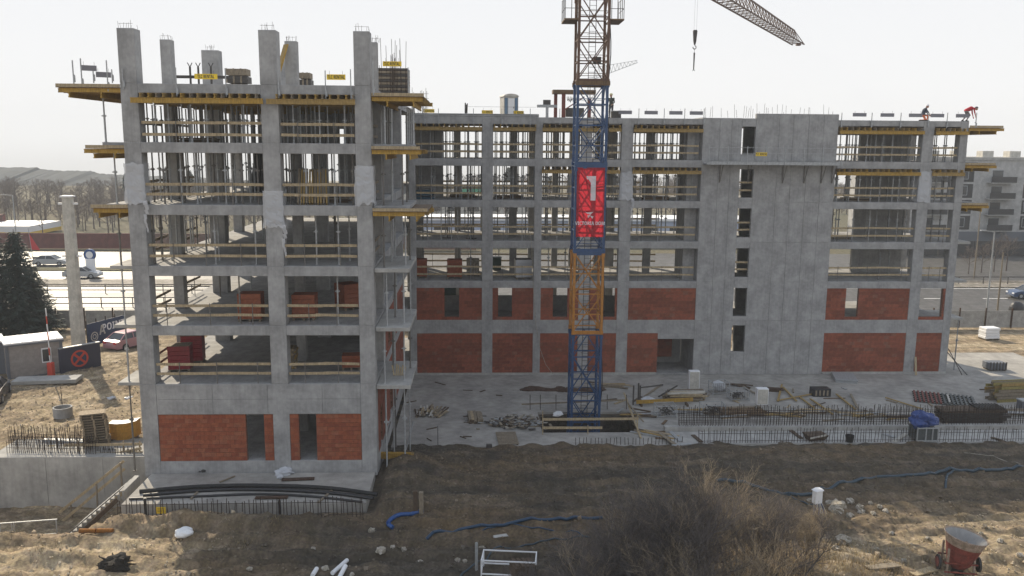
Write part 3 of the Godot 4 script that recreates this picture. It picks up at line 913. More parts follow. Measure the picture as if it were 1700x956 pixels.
# ---------- steel props
func prop_mesh() -> ArrayMesh:
	var m := MB.new()
	m.box(Vector3(0, 0.004, 0), Vector3(0.13, 0.008, 0.13))
	m.tube(Vector3(0, 0, 0), Vector3(0, 0.6, 0), 0.046, 0.046, 6)
	m.tube(Vector3(0, 0.58, 0), Vector3(0, 0.63, 0), 0.065, 0.065, 6, true)
	m.tube(Vector3(-0.12, 0.605, 0.03), Vector3(0.12, 0.605, 0.03), 0.012, 0.012, 4)
	m.tube(Vector3(0, 0.6, 0), Vector3(0, 1.0, 0), 0.037, 0.037, 6)
	m.box(Vector3(0, 0.996, 0), Vector3(0.13, 0.008, 0.13))
	return m.mesh()
func props():
	var pm := prop_mesh()
	var list := []   # position, height, label, group
	var add := func(x: float, y: float, z: float, h: float, label: String):
		list.append([Vector3(x, y, z), h, label])
	var grid := func(x0: float, x1: float, dx: float, z0: float, z1: float, dz: float, y: float, h: float, drop: float, label: String):
		var z := z0
		while z > z1:
			var x: float = x0 + rng.randf_range(0, dx * 0.5)
			while x < x1:
				if rng.randf() > drop: add.call(x + rng.randf_range(-0.12, 0.12), y, z + rng.randf_range(-0.15, 0.15), h, label)
				x += dx * rng.randf_range(0.85, 1.15)
			z -= dz
	for i in range(3, 6):
		var z := -43.6
		while z > -56.0:
			add.call(-16.25 + rng.randf_range(-0.12, 0.2), TL[i], z, 2.74 if i < 5 else 1.83, "steel prop along the open left side of the tower's " + ["third", "fourth", "top"][i - 3] + " floor")
			z -= rng.randf_range(0.55, 1.05)
	grid.call(-15.6, -5.95, 0.62, -43.15, -45.3, 1.0, 17.2, 1.83, 0.12, "galvanised steel prop holding the roof formwork on the tower's top floor")
	grid.call(-15.6, -5.95, 0.75, -43.1, -45.6, 1.2, 14.2, 2.74, 0.15, "galvanised steel prop between the fourth and fifth floors of the tower")
	grid.call(-15.9, -5.95, 0.95, -46.5, -66.0, 1.8, 17.2, 1.83, 0.1, "galvanised steel prop holding the roof formwork on the tower's top floor")
	grid.call(-15.9, -5.95, 1.25, -47.0, -59.0, 2.4, 14.2, 2.74, 0.15, "galvanised steel prop between the fourth and fifth floors of the tower")
	grid.call(-15.8, -5.95, 2.3, -44.5, -59.0, 3.4, 11.2, 2.74, 0.3, "galvanised steel prop on the third floor of the tower")
	for x in [-16.0, -13.0, -11.0, -8.0, -6.9]: add.call(x, 11.2, -43.15, 2.74, "galvanised steel prop on the third floor of the tower")
	for q in [[-11.9, -43.1], [-7.0, -43.1], [-15.2, -51.0], [-13.5, -51.5]]: add.call(q[0], 8.2, q[1], 2.74, "galvanised steel prop on the second floor of the tower")
	for i in 5:   # on the right-hand balconies
		var y0: float = TL[i] if i else 0.15
		if i: y0 -= 0.12 if i < 4 else 0.02
		var y1: float = TL[i + 1] - (0.32 if i < 3 else 0.46)
		for q in [[-4.6, -43.0], [-3.7, -43.6], [-4.4, -45.3], [-3.6, -46.0], [-4.5, -47.1]]:
			add.call(q[0] + rng.randf_range(-0.1, 0.1), y0, q[1], y1 - y0, "galvanised steel prop under the right-hand balconies of the tower")
		for q in [[-17.8, -43.5], [-17.2, -45.2]]:
			add.call(q[0], y0 if i else 0.25, q[1], y1 - (y0 if i else 0.25), "thin steel prop under the left-hand balconies of the tower")
	for q in [[-18.1, -43.4], [-17.3, -45.0], [-17.6, -47.6]]: add.call(q[0], 17.18, q[1], 2.08, "thin steel prop under the tower's left roof platform")
	for q in [[-4.5, -43.1], [-4.5, -44.1], [-4.5, -45.1], [-4.5, -46.1], [-3.1, -43.2], [-3.5, -44.4], [-3.5, -45.6], [-3.5, -46.8]]: add.call(q[0], 17.18, q[1], 1.84, "galvanised steel prop under the tower's right roof platform")
	for b in [[-4.3, 16.3, "before the stair core"], [26.9, 36.1, "past the stair core"]]:
		grid.call(b[0], b[1], 0.7, -63.85, -64.8, 2.0, 16.2, 2.0, 0.05, "steel prop holding the long wing's roof formwork " + b[2])
		grid.call(b[0], b[1], 0.8, -63.85, -64.8, 2.0, 13.2, 2.74, 0.05, "steel prop on the long wing's fourth floor " + b[2])
		grid.call(b[0], b[1], 1.3, -63.9, -64.8, 2.0, 10.2, 2.74, 0.1, "steel prop on the long wing's third floor " + b[2])
		grid.call(b[0], b[1], 0.85, -64.8, -70.9, 1.3, 16.2, 2.0, 0.12, "steel prop holding the long wing's roof formwork " + b[2])
		grid.call(b[0], b[1], 0.9, -63.9, -70.9, 1.5, 13.2, 2.74, 0.15, "steel prop on the long wing's fourth floor " + b[2])
		grid.call(b[0], b[1], 1.5, -64.0, -70.9, 2.2, 10.2, 2.74, 0.25, "steel prop on the long wing's third floor " + b[2])
		grid.call(b[0], b[1], 3.0, -64.0, -70.9, 3.4, 7.2, 2.74, 0.3, "steel prop on the long wing's second floor " + b[2])
	for i in range(1, 6):
		var y0: float = RL[i] - (0.04 if i < 4 else 0.0)
		for q in [[36.9, -64.4], [37.6, -65.8]]: add.call(q[0], y0, q[1], RL[i + 1] - 0.48 - y0, "steel prop on the balconies at the far end of the long wing")
	add.call(37.6, 0.0, -64.3, 3.99, "steel prop on the balconies at the far end of the long wing")
	list.sort_custom(func(a, b): return a[0].distance_to(EYE) < b[0].distance_to(EYE))
	var mm := MultiMesh.new()
	mm.transform_format = MultiMesh.TRANSFORM_3D
	mm.use_colors = true
	mm.mesh = pm
	mm.instance_count = maxi(list.size() - 296, 1)
	for i in list.size():
		var q = list[i]
		if i < 296:
			var bright := rng.randf() < 0.6   # newer galvanised ones mixed with rusty old ones
			var o := obj("steel_prop", pm, M.steel if bright else M.ruststeel, null, q[0], Basis.from_scale(Vector3(1, q[1], 1)))
			tag(o, q[2], "prop", q[2].replace("steel prop", "steel props"))
		else:
			mm.set_instance_transform(i - 296, Transform3D(Basis.from_scale(Vector3(1, q[1], 1)), q[0]))
			var tone := rng.randf_range(0.75, 1.0) if rng.randf() < 0.6 else rng.randf_range(0.4, 0.6)   # the same mix of new and rusty
			mm.set_instance_color(i - 296, Color(tone, tone, tone))
	var mi := MultiMeshInstance3D.new()
	mi.multimesh = mm
	mi.material_override = M.steel
	mi.name = "prop_forest"
	add_child(mi)
	tag(mi, "dense mass of thin steel props deeper inside the upper floors", "props", "", "stuff")

# ---------- guard rails
func rail(a: Vector3, b: Vector3, hs: Array, label: String, posts: int, m: Material = null):
	var t := thing("guard_rail", label, "guard rail", Vector3.ZERO, 0.0, "timber guard rails along the open floors")
	var d := (b - a).normalized()
	var cut := rng.randf_range(0.4, 0.65)
	for h in hs:
		var s1 := rng.randf_range(-0.025, 0.025)
		var s2 := rng.randf_range(-0.025, 0.025)
		if a.distance_to(b) > 3.0:
			var c := a.lerp(b, cut)
			stick("board", a + Vector3(0, h + s1, 0), c + d * 0.25 + Vector3(0, h + s2, 0), 0.028, 0.135, m if m else M.wood, t)
			stick("board", c - d * 0.1 + Vector3(0, h + s2 + 0.012, -0.035), b + Vector3(0, h + s1, -0.035), 0.028, 0.135, m if m else M.wood, t)
		else:
			stick("board", a + Vector3(0, h + s1, 0), b + Vector3(0, h + s2, 0), 0.028, 0.135, m if m else M.wood, t)
	for i in posts:
		var p := a.lerp(b, (i + 0.5) / posts + rng.randf_range(-0.06, 0.06)) + Vector3(0, 0, 0.045)
		stick("post", p - Vector3(0, 0.03, 0), p + Vector3(0, hs.max() + 0.12, 0), 0.032, 0.032, M.ruststeel, t)
func rails():
	var nm := ["", "first", "second", "third", "fourth", "fifth"]
	for i in range(1, 6):
		var hs := [0.5, 1.0] if i < 5 else [0.38, 0.92]
		var y: float = TL[i]
		rail(Vector3(-16.05, y, TZ - 0.12), Vector3(-10.38, y, TZ - 0.12), hs, "two tan boards across the tower's wide bay at the %s floor" % nm[i], 3 if i < 4 else 2)
		rail(Vector3(-9.45, y, TZ - 0.12), Vector3(-5.92, y, TZ - 0.12), hs, "two tan boards across the tower's narrow bay at the %s floor" % nm[i], 2)
		rail(Vector3(-16.7, y, -43.35), Vector3(-16.7, y, -47.05), hs, "boards on the tower's left side, %s floor, front part" % nm[i], 2, M.woodg)  # greyer wood on the left side, its backlit shade put into the colour
		rail(Vector3(-16.7, y, -47.75), Vector3(-16.7, y, -52.15), hs, "boards on the tower's left side, %s floor, rear part" % nm[i], 2, M.woodg)
		if i > 2: rail(Vector3(-5.3, y, -43.4), Vector3(-5.3, y, -47.0), hs, "boards along the tower's right side at the %s floor" % nm[i], 2, M.woodg)
	var rb := [[-4.4, 0.38, "bay beside the tower"], [1.22, 4.23, "second bay from the tower"], [4.82, 7.6, "bay left of the crane mast"], [8.44, 10.5, "bay right of the crane mast"], [11.44, 16.3, "bay beside the stair core"], [26.6, 32.9, "wide bay past the stair core"], [33.8, 35.7, "end bay"]]
	for i in range(2, 6):
		for q in rb:
			rail(Vector3(q[0], RL[i], RZ - 0.14), Vector3(q[1], RL[i], RZ - 0.14), [0.5, 1.05], "thin boards at the %s floor, long wing's %s" % [nm[i], q[2]], 3 if q[1] - q[0] > 4 else 2)
		rail(Vector3(-4.4, RL[i], -71.0), Vector3(15.0, RL[i], -71.0), [0.5, 1.05], "long rear boards at the wing's %s floor, near the crane" % nm[i], 8)
		rail(Vector3(26.7, RL[i], -71.0), Vector3(29.6, RL[i], -71.0), [0.5, 1.05], "rear boards at the wing's %s floor, past the core" % nm[i], 2)
	for k in 5:
		var w := [[1239, 281, 328], [1235, 346, 394], [1232, 412, 460], [1228, 478, 525], [1225, 540, 584]][k] as Array
		if k < 3: rail(Vector3(19.38, Z(w[0], w[2], RZ).y, RZ - 0.25), Vector3(20.44, Z(w[0], w[2], RZ).y, RZ - 0.25), [0.55, 1.1], "two short boards across the core's window at the %s floor" % ["fourth", "third", "second"][k], 0)

# ---------- the crane
func lattice(par: Node3D, called: String, y0: float, y1: float, w: float, m: Material, n: int):
	var s := obj(called, UB, m, par, Vector3(0, y0 + 0.09, w / 2), Basis.from_scale(Vector3(w, 0.16, 0.1)))
	var hw := w / 2
	for x in [-hw, hw]:
		for z in [-hw, hw]:
			var g := MB.new()
			g.box(Vector3(0, 0, 0), Vector3(0.15, y1 - y0 - 0.03, 0.15))
			for k in [0.06, -0.06]: g.box(Vector3(0, signf(k) * ((y1 - y0) / 2 - 0.12), 0), Vector3(0.22, 0.22, 0.22))
			sub(s, "leg", g.mesh(), m, Vector3(x, (y0 + y1) / 2, z))
	var dy := (y1 - y0) / n
	for f in 4:
		var b := Basis(Vector3.UP, f * PI / 2)
		for i in n + 1:
			var y := y0 + i * dy
			if i == 0: y += 0.2
			var g := MB.new()
			g.bar(b * Vector3(-hw, y, hw), b * Vector3(hw, y, hw), 0.06, 0.07)
			if i < n: g.bar(b * Vector3(-hw, y + dy * 0.27, hw - 0.02), b * Vector3(hw, y + dy * 0.27, hw - 0.02), 0.03, 0.03)
			sub(s, "crossbar", g.mesh(), m, Vector3.ZERO)
			if i == n: continue
			var d := MB.new()
			var up := (i + f) % 2 == 0
			d.bar(b * Vector3(-hw, y if up else y + dy, hw), b * Vector3(0, y + dy if up else y, hw), 0.05, 0.06)
			d.bar(b * Vector3(hw, y if up else y + dy, hw), b * Vector3(0, y + dy if up else y, hw), 0.05, 0.06)
			sub(s, "brace", d.mesh(), m, Vector3.ZERO)
	return s
func sub(s: MeshInstance3D, called: String, mesh: Mesh, m: Material, at: Vector3):
	# a piece given in the crane's frame, hung under a section that is itself placed and scaled
	var o := obj(called, mesh, m, s)
	o.transform = s.transform.affine_inverse() * Transform3D(Basis.IDENTITY, at)
func flat_text(txt: String, h: float, m: Material, par: Node, at: Vector3, b := Basis.IDENTITY, called := "lettering"):
	var t := TextMesh.new()
	var f := SystemFont.new()
	f.font_names = PackedStringArray(["Droid Sans"])
	f.font_weight = 700
	t.font = f
	t.text = txt
	t.font_size = 64
	t.pixel_size = h / 46.0
	t.depth = 0.012
	return obj(called, t, m, par, at, b)
func crane():
	var cx := 6.87
	var cz := -52.85
	var t := thing("tower_crane", "tall tower crane mast in blue and orange lattice sections with jib", "crane", Vector3(cx, 0, cz))
	var w := 1.75
	lattice(t, "mast_section", -1.45, 5.6, w, M.cblue, 5)
	lattice(t, "mast_section", 5.63, 10.72, w, M.cyel, 4)
	lattice(t, "mast_section", 10.75, 15.95, w, M.cblue, 4)
	lattice(t, "mast_section", 15.98, 20.85, w, M.cblue, 4)
	lattice(t, "mast_section", 20.88, 25.9, w, M.cbrn, 4)
	lattice(t, "mast_section", 25.93, 29.6, w, M.cbrn, 3)
	# collars
	bx("collar", Vector3(-1.02, 20.72, -1.02), Vector3(1.02, 20.98, -0.86), M.ply, t)
	bx("collar", Vector3(-1.02, 20.72, 0.86), Vector3(1.02, 20.98, 1.02), M.ply, t)
	bx("collar", Vector3(-0.95, 15.85, 0.86), Vector3(0.95, 16.15, 0.98), M.cblue, t)
	bx("collar", Vector3(-0.95, 10.6, 0.86), Vector3(0.95, 10.86, 0.98), M.cblue, t)
	bx("cable_drum", Vector3(0.05, 22.0, 0.2), Vector3(0.5, 22.4, 0.6), M.steeld, t)
	# ladder and cable
	var l := MB.new()
	for x in [-0.2, 0.2]: l.tube(Vector3(x + 0.1, 0, -0.55), Vector3(x + 0.1, 29, -0.55), 0.02, 0.02, 4)
	for i in 96: l.tube(Vector3(-0.1, i * 0.3, -0.55), Vector3(0.3, i * 0.3, -0.55), 0.012, 0.012, 4)
	for i in 20:
		for k in 6: l.tube(Vector3(0.1, i * 1.4, -0.4) + 0.34 * Vector3(cos(k * PI / 6), 0, sin(k * PI / 6)), Vector3(0.1, i * 1.4, -0.4) + 0.34 * Vector3(cos((k + 1) * PI / 6), 0, sin((k + 1) * PI / 6)), 0.012, 0.012, 4)
	obj("ladder", l.mesh(), M.steeld, t)
	var cb := MB.new()
	var pts := []
	for i in 40: pts.append(Vector3(0.98 + 0.06 * sin(i * 0.9), 29 - i * 0.72, 0.75 + 0.05 * cos(i * 0.7)))
	cb.path(pts, 0.03, 5)
	obj("power_cable", cb.mesh(), M.black, t)
	# climbing platforms near the top
	for s in [-1.0, 1.0]:
		var p := bx("platform", Vector3(s * 0.95, 24.45, -1.0), Vector3(s * 1.75, 24.53, 1.0), M.ply, t)
		var r := MB.new()
		for z in [-0.98, -0.3, 0.35, 0.98]: r.tube(Vector3(s * 1.72, 24.5, z), Vector3(s * 1.72, 25.8, z), 0.02, 0.02, 4)
		for x in [1.0, 1.35]: r.tube(Vector3(s * x, 24.5, 0.98), Vector3(s * x, 25.8, 0.98), 0.02, 0.02, 4)
		for y in [25.1, 25.75]:
			r.tube(Vector3(s * 1.72, y, -0.98), Vector3(s * 1.72, y, 0.98), 0.018, 0.018, 4)
			r.tube(Vector3(s * 1.72, y, 0.98), Vector3(s * 0.95, y, 0.98), 0.018, 0.018, 4)
		sub(p, "railing", r.mesh(), M.steeld, Vector3.ZERO)
	# slewing part and jib
	bx("slewing_ring", Vector3(-1.1, 29.6, -1.1), Vector3(1.1, 30.1, 1.1), M.cyel, t, 0.05)
	var dir := (Vector3(40.4, 0, -110.0) - Vector3(cx, 0, cz)).normalized()
	var side := dir.cross(Vector3.UP)
	var j := MB.new()
	var o := Vector3(0, 29.9, 0)
	var len := 66.0
	var n := 44
	var dl := len / n
	for sgn in [-1.0, 1.0]: j.bar(o + side * 0.72 * sgn, o + side * 0.72 * sgn + dir * len, 0.12, 0.12)
	j.bar(o + Vector3(0, 1.9, 0), o + Vector3(0, 1.35, 0) + dir * (len - 3.0), 0.13, 0.13)
	for sgn in [-1.0, 1.0]: j.bar(o + Vector3(0, 1.35, 0) + dir * (len - 3.0), o + side * 0.72 * sgn + dir * len, 0.07, 0.07)
	for i in n:
		var a := o + dir * dl * i
		var top := a + dir * dl * 0.5 + Vector3(0, 1.9 - 0.55 * i / n, 0)
		j.bar(a - side * 0.72, a + side * 0.72, 0.06, 0.06)
		j.bar(a - side * 0.72, a + side * 0.72 + dir * dl, 0.04, 0.04)
		if i < n - 2:
			for sgn in [-1.0, 1.0]:
				j.bar(a + side * 0.72 * sgn, top, 0.045, 0.045)
				j.bar(a + side * 0.72 * sgn + dir * dl, top, 0.045, 0.045)
	j.box(o + dir * len, Vector3(0.5, 0.25, 0.5))
	obj("jib", j.mesh(), M.cbrn, t)
	# hook block under the trolley, where the jib crosses the photograph's line of the hook
	var best := 30.0
	var bd := 1e9
	for i in 600:
		var q := t.position + o + dir * (i * 0.1) - EYE
		var sx := 850.0 + FOC * q.dot(cr) / q.dot(cf)
		if absf(sx - 1157.0) < bd: bd = absf(sx - 1157.0); best = i * 0.1
	var hp := t.position + o + dir * best
	var hk := thing("hook_block", "dark crane hook block with a chain hanging below the jib", "hook", Vector3(hp.x, 0, hp.z))
	var yt := Z(1157, 50, hp.z).y
	var yb := Z(1157, 118, hp.z).y
	var s := yt - yb
	var h := MB.new()
	h.lathe(Vector3(0, yt - 0.27 * s, 0), [Vector2(0.02, 0), Vector2(0.13, 0.02), Vector2(0.15, 0.1 * s), Vector2(0.19, 0.24 * s), Vector2(0.16, 0.27 * s), Vector2(0.02, 0.27 * s)], 10)
	h.tube(Vector3(0, yt - 0.27 * s, 0), Vector3(0, yt - 0.36 * s, 0), 0.13, 0.06, 8, true)
	obj("block", h.mesh(), M.steeld, hk)
	h = MB.new()
	var hpts := []
	for i in 9: hpts.append(Vector3(0.13 * sin(i * 0.62), yt - 0.42 * s + 0.14 * cos(i * 0.62), 0))
	h.path(hpts, 0.035, 6)
	obj("hook", h.mesh(), M.steeld, hk)
	h = MB.new()
	h.tube(Vector3(0, yt - 0.44 * s, 0), Vector3(0, yt - 0.55 * s, 0), 0.015, 0.015, 4)
	h.tube(Vector3(0, yt - 0.55 * s, 0), Vector3(0, yb + 0.04 * s, 0), 0.07, 0.045, 6, true)
	for sgn in [-0.09, 0.09]: h.tube(Vector3(0, yb + 0.05 * s, 0), Vector3(sgn, yb, 0), 0.03, 0.02, 5, true)
	obj("chain_sling", h.mesh(), M.steeld, hk)
	h = MB.new()
	for x in [-0.1, 0.1]: h.tube(Vector3(x, yt, 0), Vector3(x, 29.7, 0), 0.006, 0.006, 4)
	obj("cable", h.mesh(), M.steeld, hk)
	# banner, thin cloth the sun shines through
	var b := thing("crane_banner", "red banner with a white 1 hung on the crane mast", "banner", Vector3(cx, 0, cz + 0.99))
	var c := MB.new()
	var f := FastNoiseLite.new()
	f.seed = 5; f.frequency = 0.6
	var y0 := 11.72
	var y1 := 15.9
	var g := func(u: float, v: float, off: float) -> Vector3:
		return Vector3(lerpf(-0.84, 0.84, u), lerpf(y0, y1, v), off + 0.05 * f.get_noise_2d(u * 4.0, v * 9.0) + 0.02 * sin(u * 20.0 + v * 6.0) * v)
	for i in 12:
		for k in 26:
			c.quad(g.call(i / 12.0, (k + 1) / 26.0, 0), g.call((i + 1) / 12.0, (k + 1) / 26.0, 0), g.call((i + 1) / 12.0, k / 26.0, 0), g.call(i / 12.0, k / 26.0, 0))
	obj("cloth", c.mesh(), M.bannerred, b)
	# the figure 1: a stem with a stubby flag to the left
	var d := MB.new()
	for k in 14:
		var va := 0.53 + k * 0.025
		var vb := va + 0.025
		d.quad(g.call(0.5, vb, 0.025), g.call(0.68, vb, 0.025), g.call(0.68, va, 0.025), g.call(0.5, va, 0.025))
	d.quad(g.call(0.33, 0.88, 0.025), g.call(0.5, 0.88, 0.025), g.call(0.5, 0.825, 0.025), g.call(0.36, 0.835, 0.025))
	d.tri(g.call(0.42, 0.83, 0.025), g.call(0.5, 0.83, 0.025), g.call(0.5, 0.78, 0.025))
	obj("figure_one", d.mesh(), M.bannerwhite, b)
	d = MB.new()
	for q in [[0.34, 0.355, 0.62, 0.365, 0.50, 0.325], [0.40, 0.315, 0.53, 0.325, 0.43, 0.275], [0.50, 0.31, 0.62, 0.30, 0.58, 0.265], [0.42, 0.33, 0.30, 0.37, 0.44, 0.345]]:
		d.tri(g.call(q[0], q[1], 0.025), g.call(q[2], q[3], 0.025), g.call(q[4], q[5], 0.025))
	obj("bird_emblem", d.mesh(), M.bannerwhite, b)
	var tm = flat_text("VICTORIA DOM", 0.21, M.bannerwhite, b, Vector3(0, y0 + 0.20 * (y1 - y0), 0.06))
	tm.scale.x = 0.86

# ---------- on the roofs and floors
func post_at(x: float, yt: float, yb: float, z: float, label: String):
	var a := Z(x, yb, z)
	var b := Z(x, yt, z)
	var m := MB.new()
	var h := b.y - a.y
	m.box(Vector3(0, h / 2, 0), Vector3(0.045, h, 0.045))
	m.box(Vector3(0.05, 0.25, 0), Vector3(0.06, 0.3, 0.05)); m.box(Vector3(0, 0.42, -0.06), Vector3(0.05, 0.06, 0.12))
	tag(obj("guard_post", m.mesh(), M.steel, null, a), label, "post", "guard posts along the roof edges")
func safety_sign(x: float, y: float, w: float, z: float, yellow: bool, label: String, turn := 0.0):
	var t := thing("safety_sign", label, "sign", Z(x, y, z), turn, "safety signs along the roof edges")
	var k := -z / FOC
	bx("panel", Vector3(-w * k / 2, -0.13, -0.012), Vector3(w * k / 2, 0.13, 0.012), M.sign if yellow else M.greysign, t)
	if yellow:
		var o = flat_text("TLC RENTAL", 0.17, M.black, t, Vector3(0, 0, 0.014))
		o.scale.x = 0.62
	for s in [-0.35, 0.35]: stick("tie", Vector3(s * w * k, 0.13, 0), Vector3(s * w * k, 0.3, 0), 0.012, 0.012, M.steeld, t)
func surface_net(lo: Vector3, hi: Vector3, cell: float, bones: Array) -> ArrayMesh:
	# bones: [a, b, ra, rb]; smooth union of tapered capsules, meshed as surface nets
	var n := Vector3i(((hi - lo) / cell).ceil()) + Vector3i.ONE
	var f := PackedFloat32Array()
	f.resize(n.x * n.y * n.z)
	var k := 0
	for z in n.z:
		for y in n.y:
			for x in n.x:
				var p := lo + Vector3(x, y, z) * cell
				var d := 9.0
				for b in bones:
					var ab: Vector3 = b[1] - b[0]
					var t := clampf((p - b[0]).dot(ab) / maxf(ab.length_squared(), 1e-6), 0.0, 1.0)
					var e: float = p.distance_to(b[0] + ab * t) - lerpf(b[2], b[3], t)
					var h := maxf(0.035 - absf(d - e), 0.0) / 0.035
					d = minf(d, e) - h * h * 0.035 * 0.25
				f[k] = d
				k += 1
	var id := {}
	var v := PackedVector3Array()
	var at := func(x: int, y: int, z: int) -> float: return f[(z * n.y + y) * n.x + x]
	for z in n.z - 1:
		for y in n.y - 1:
			for x in n.x - 1:
				var s := Vector3.ZERO
				var c := 0
				for e in [[0,0,0,1,0,0],[0,1,0,1,1,0],[0,0,1,1,0,1],[0,1,1,1,1,1],[0,0,0,0,1,0],[1,0,0,1,1,0],[0,0,1,0,1,1],[1,0,1,1,1,1],[0,0,0,0,0,1],[1,0,0,1,0,1],[0,1,0,0,1,1],[1,1,0,1,1,1]]:
					var a: float = at.call(x + e[0], y + e[1], z + e[2])
					var b: float = at.call(x + e[3], y + e[4], z + e[5])
					if (a < 0.0) != (b < 0.0):
						s += Vector3(e[0], e[1], e[2]).lerp(Vector3(e[3], e[4], e[5]), a / (a - b))
						c += 1
				if c > 0:
					id[Vector3i(x, y, z)] = v.size()
					v.append(lo + (Vector3(x, y, z) + s / c) * cell)
	var st := SurfaceTool.new()
	st.begin(Mesh.PRIMITIVE_TRIANGLES)
	st.set_smooth_group(0)
	for p in v: st.add_vertex(p)
	for q in id:
		for ax in 3:
			var d := Vector3i.ZERO
			d[ax] = 1
			var a: float = at.call(q.x, q.y, q.z)
			var w: Vector3i = q + d
			var b: float = at.call(w.x, w.y, w.z)
			if (a < 0.0) == (b < 0.0): continue
			var u := Vector3i.ZERO
			var s := Vector3i.ZERO
			u[(ax + 1) % 3] = 1
			s[(ax + 2) % 3] = 1
			if not (id.has(q - u) and id.has(q - s) and id.has(q - u - s)): continue
			var i0: int = id[q]
			var i1: int = id[q - u]
			var i2: int = id[q - u - s]
			var i3: int = id[q - s]
			for i in ([i0, i2, i1, i0, i3, i2] if a < 0.0 else [i0, i1, i2, i0, i2, i3]): st.add_index(i)
	st.generate_normals()
	return st.commit()
func person(at: Vector3, turn: float, label: String, j: Dictionary, top: Color, legs: Color, hat: Color):
	# j holds the joints: hip, chest, neck, head, and for l / r: shoulder elbow wrist knee ankle
	var t := thing("person", label, "person", at, turn)
	var bones := [[j.hip + Vector3(-0.07, 0, 0), j.hip + Vector3(0.07, 0, 0), 0.125, 0.125], [j.hip, j.chest, 0.135, 0.155], [j.chest, j.neck, 0.14, 0.06], [j.neck, j.head, 0.055, 0.07], [j.head + Vector3(0, -0.03, 0.02), j.head + Vector3(0, 0.05, 0), 0.085, 0.095]]
	var f: Vector3 = Vector3(0, 0, 1)
	bones.append([j.head + f * 0.09, j.head + f * 0.115 - Vector3(0, 0.02, 0), 0.012, 0.015])
	for s in ["l", "r"]:
		var sg := -1.0 if s == "l" else 1.0
		bones.append([j.chest.lerp(j.neck, 0.35), j[s + "sh"], 0.08, 0.07])
		bones.append([j[s + "sh"], j[s + "el"], 0.062, 0.046])
		bones.append([j[s + "el"], j[s + "wr"], 0.046, 0.034])
		var hd: Vector3 = (j[s + "wr"] - j[s + "el"]).normalized()
		for i in 4: bones.append([j[s + "wr"] + hd * 0.05, j[s + "wr"] + hd * (0.15 + 0.015 * (i % 2)) + Vector3(0.022 * (i - 1.5), 0, 0.01), 0.022, 0.012])
		bones.append([j[s + "wr"] + hd * 0.03, j[s + "wr"] + hd * 0.09 + Vector3(-sg * 0.05, 0, 0.02), 0.017, 0.012])
		var hp: Vector3 = j.hip + Vector3(sg * 0.09, -0.03, 0)
		bones.append([hp, j[s + "kn"], 0.092, 0.066])
		bones.append([j[s + "kn"], j[s + "an"], 0.064, 0.045])
		bones.append([j[s + "an"] - Vector3(0, 0.03, 0.05), j[s + "an"] + Vector3(0, -0.045, 0.16), 0.046, 0.04])
	var lo := Vector3.ONE * 9
	var hi := -lo
	for b in bones:
		for e in 2:
			lo = lo.min(b[e] - Vector3.ONE * 0.22)
			hi = hi.max(b[e] + Vector3.ONE * 0.22)
	var mesh := surface_net(lo, hi, 0.033, bones)
	# clothing by region: skin only at head and hands
	var a := mesh.surface_get_arrays(0)
	var vs: PackedVector3Array = a[Mesh.ARRAY_VERTEX]
	var cs := PackedColorArray()
	for p in vs:
		var c := top
		if p.distance_to(j.head) < 0.13 or p.distance_to(j.lwr) < 0.07 or p.distance_to(j.rwr) < 0.07 or p.distance_to(j.neck) < 0.05: c = Color(0.42, 0.24, 0.17)
		else:
			var dl := minf(p.distance_to(j.lkn), p.distance_to(j.rkn))
			dl = minf(dl, minf(p.distance_to(j.lan), p.distance_to(j.ran)))
			var low: bool = p.y < j.hip.y - 0.03
			if dl < 0.28 and low or low and p.distance_to(j.hip) < 0.3: c = legs
			if p.y < 0.12: c = Color(0.03, 0.025, 0.02)
		cs.append(c)
	a[Mesh.ARRAY_COLOR] = cs
	var m := ArrayMesh.new()
	m.add_surface_from_arrays(Mesh.PRIMITIVE_TRIANGLES, a)
	obj("body", m, M.vert, t)
	var h := MB.new()
	h.col = hat
	h.lathe(j.head + Vector3(0, 0.045, 0), [Vector2(0.15, 0), Vector2(0.125, 0.02), Vector2(0.115, 0.07), Vector2(0.075, 0.115), Vector2(0.0, 0.13)], 14)
	obj("helmet", h.mesh(), M.vert, t)
func pile(called: String, label: String, cat: String, at: Vector3, ang: float, n: int, l: float, w: float, th: float, cross: int, m: Array, mess := 0.1, group := "") -> Node3D:
	# n boards stacked in layers of `cross` pieces
	var t := thing(called, label, cat, at, ang, group)
	for i in n:
		var row := i / cross
		var k := i % cross
		var x := (k - (cross - 1) / 2.0) * w * 1.06
		var o := obj("board", UB, m[rng.randi() % m.size()], t, Vector3(x + rng.randf_range(-mess, mess) * 0.5, th * (row + 0.5), rng.randf_range(-mess, mess) * 2.0), Basis(Vector3.UP, rng.randf_range(-mess, mess)) * Basis.from_scale(Vector3(w, th * 0.96, l * rng.randf_range(1.0 - mess, 1.0))))
		o.rotation.x += rng.randf_range(-mess, mess) * 0.1
	return t
func pallet(par: Node3D, at: Vector3, w: float, d: float, m: Material):
	var p := obj("pallet", UB, m, par, at + Vector3(0, 0.13, 0), Basis.from_scale(Vector3(w, 0.022, d)))
	var g := MB.new()
	for x in [-0.42, 0.0, 0.42]:
		g.box(Vector3(x * w, 0.06, 0), Vector3(0.1, 0.08, d)); g.box(Vector3(x * w, 0.011, 0), Vector3(0.1, 0.022, d))
	sub(p, "runners", g.mesh(), m, at)
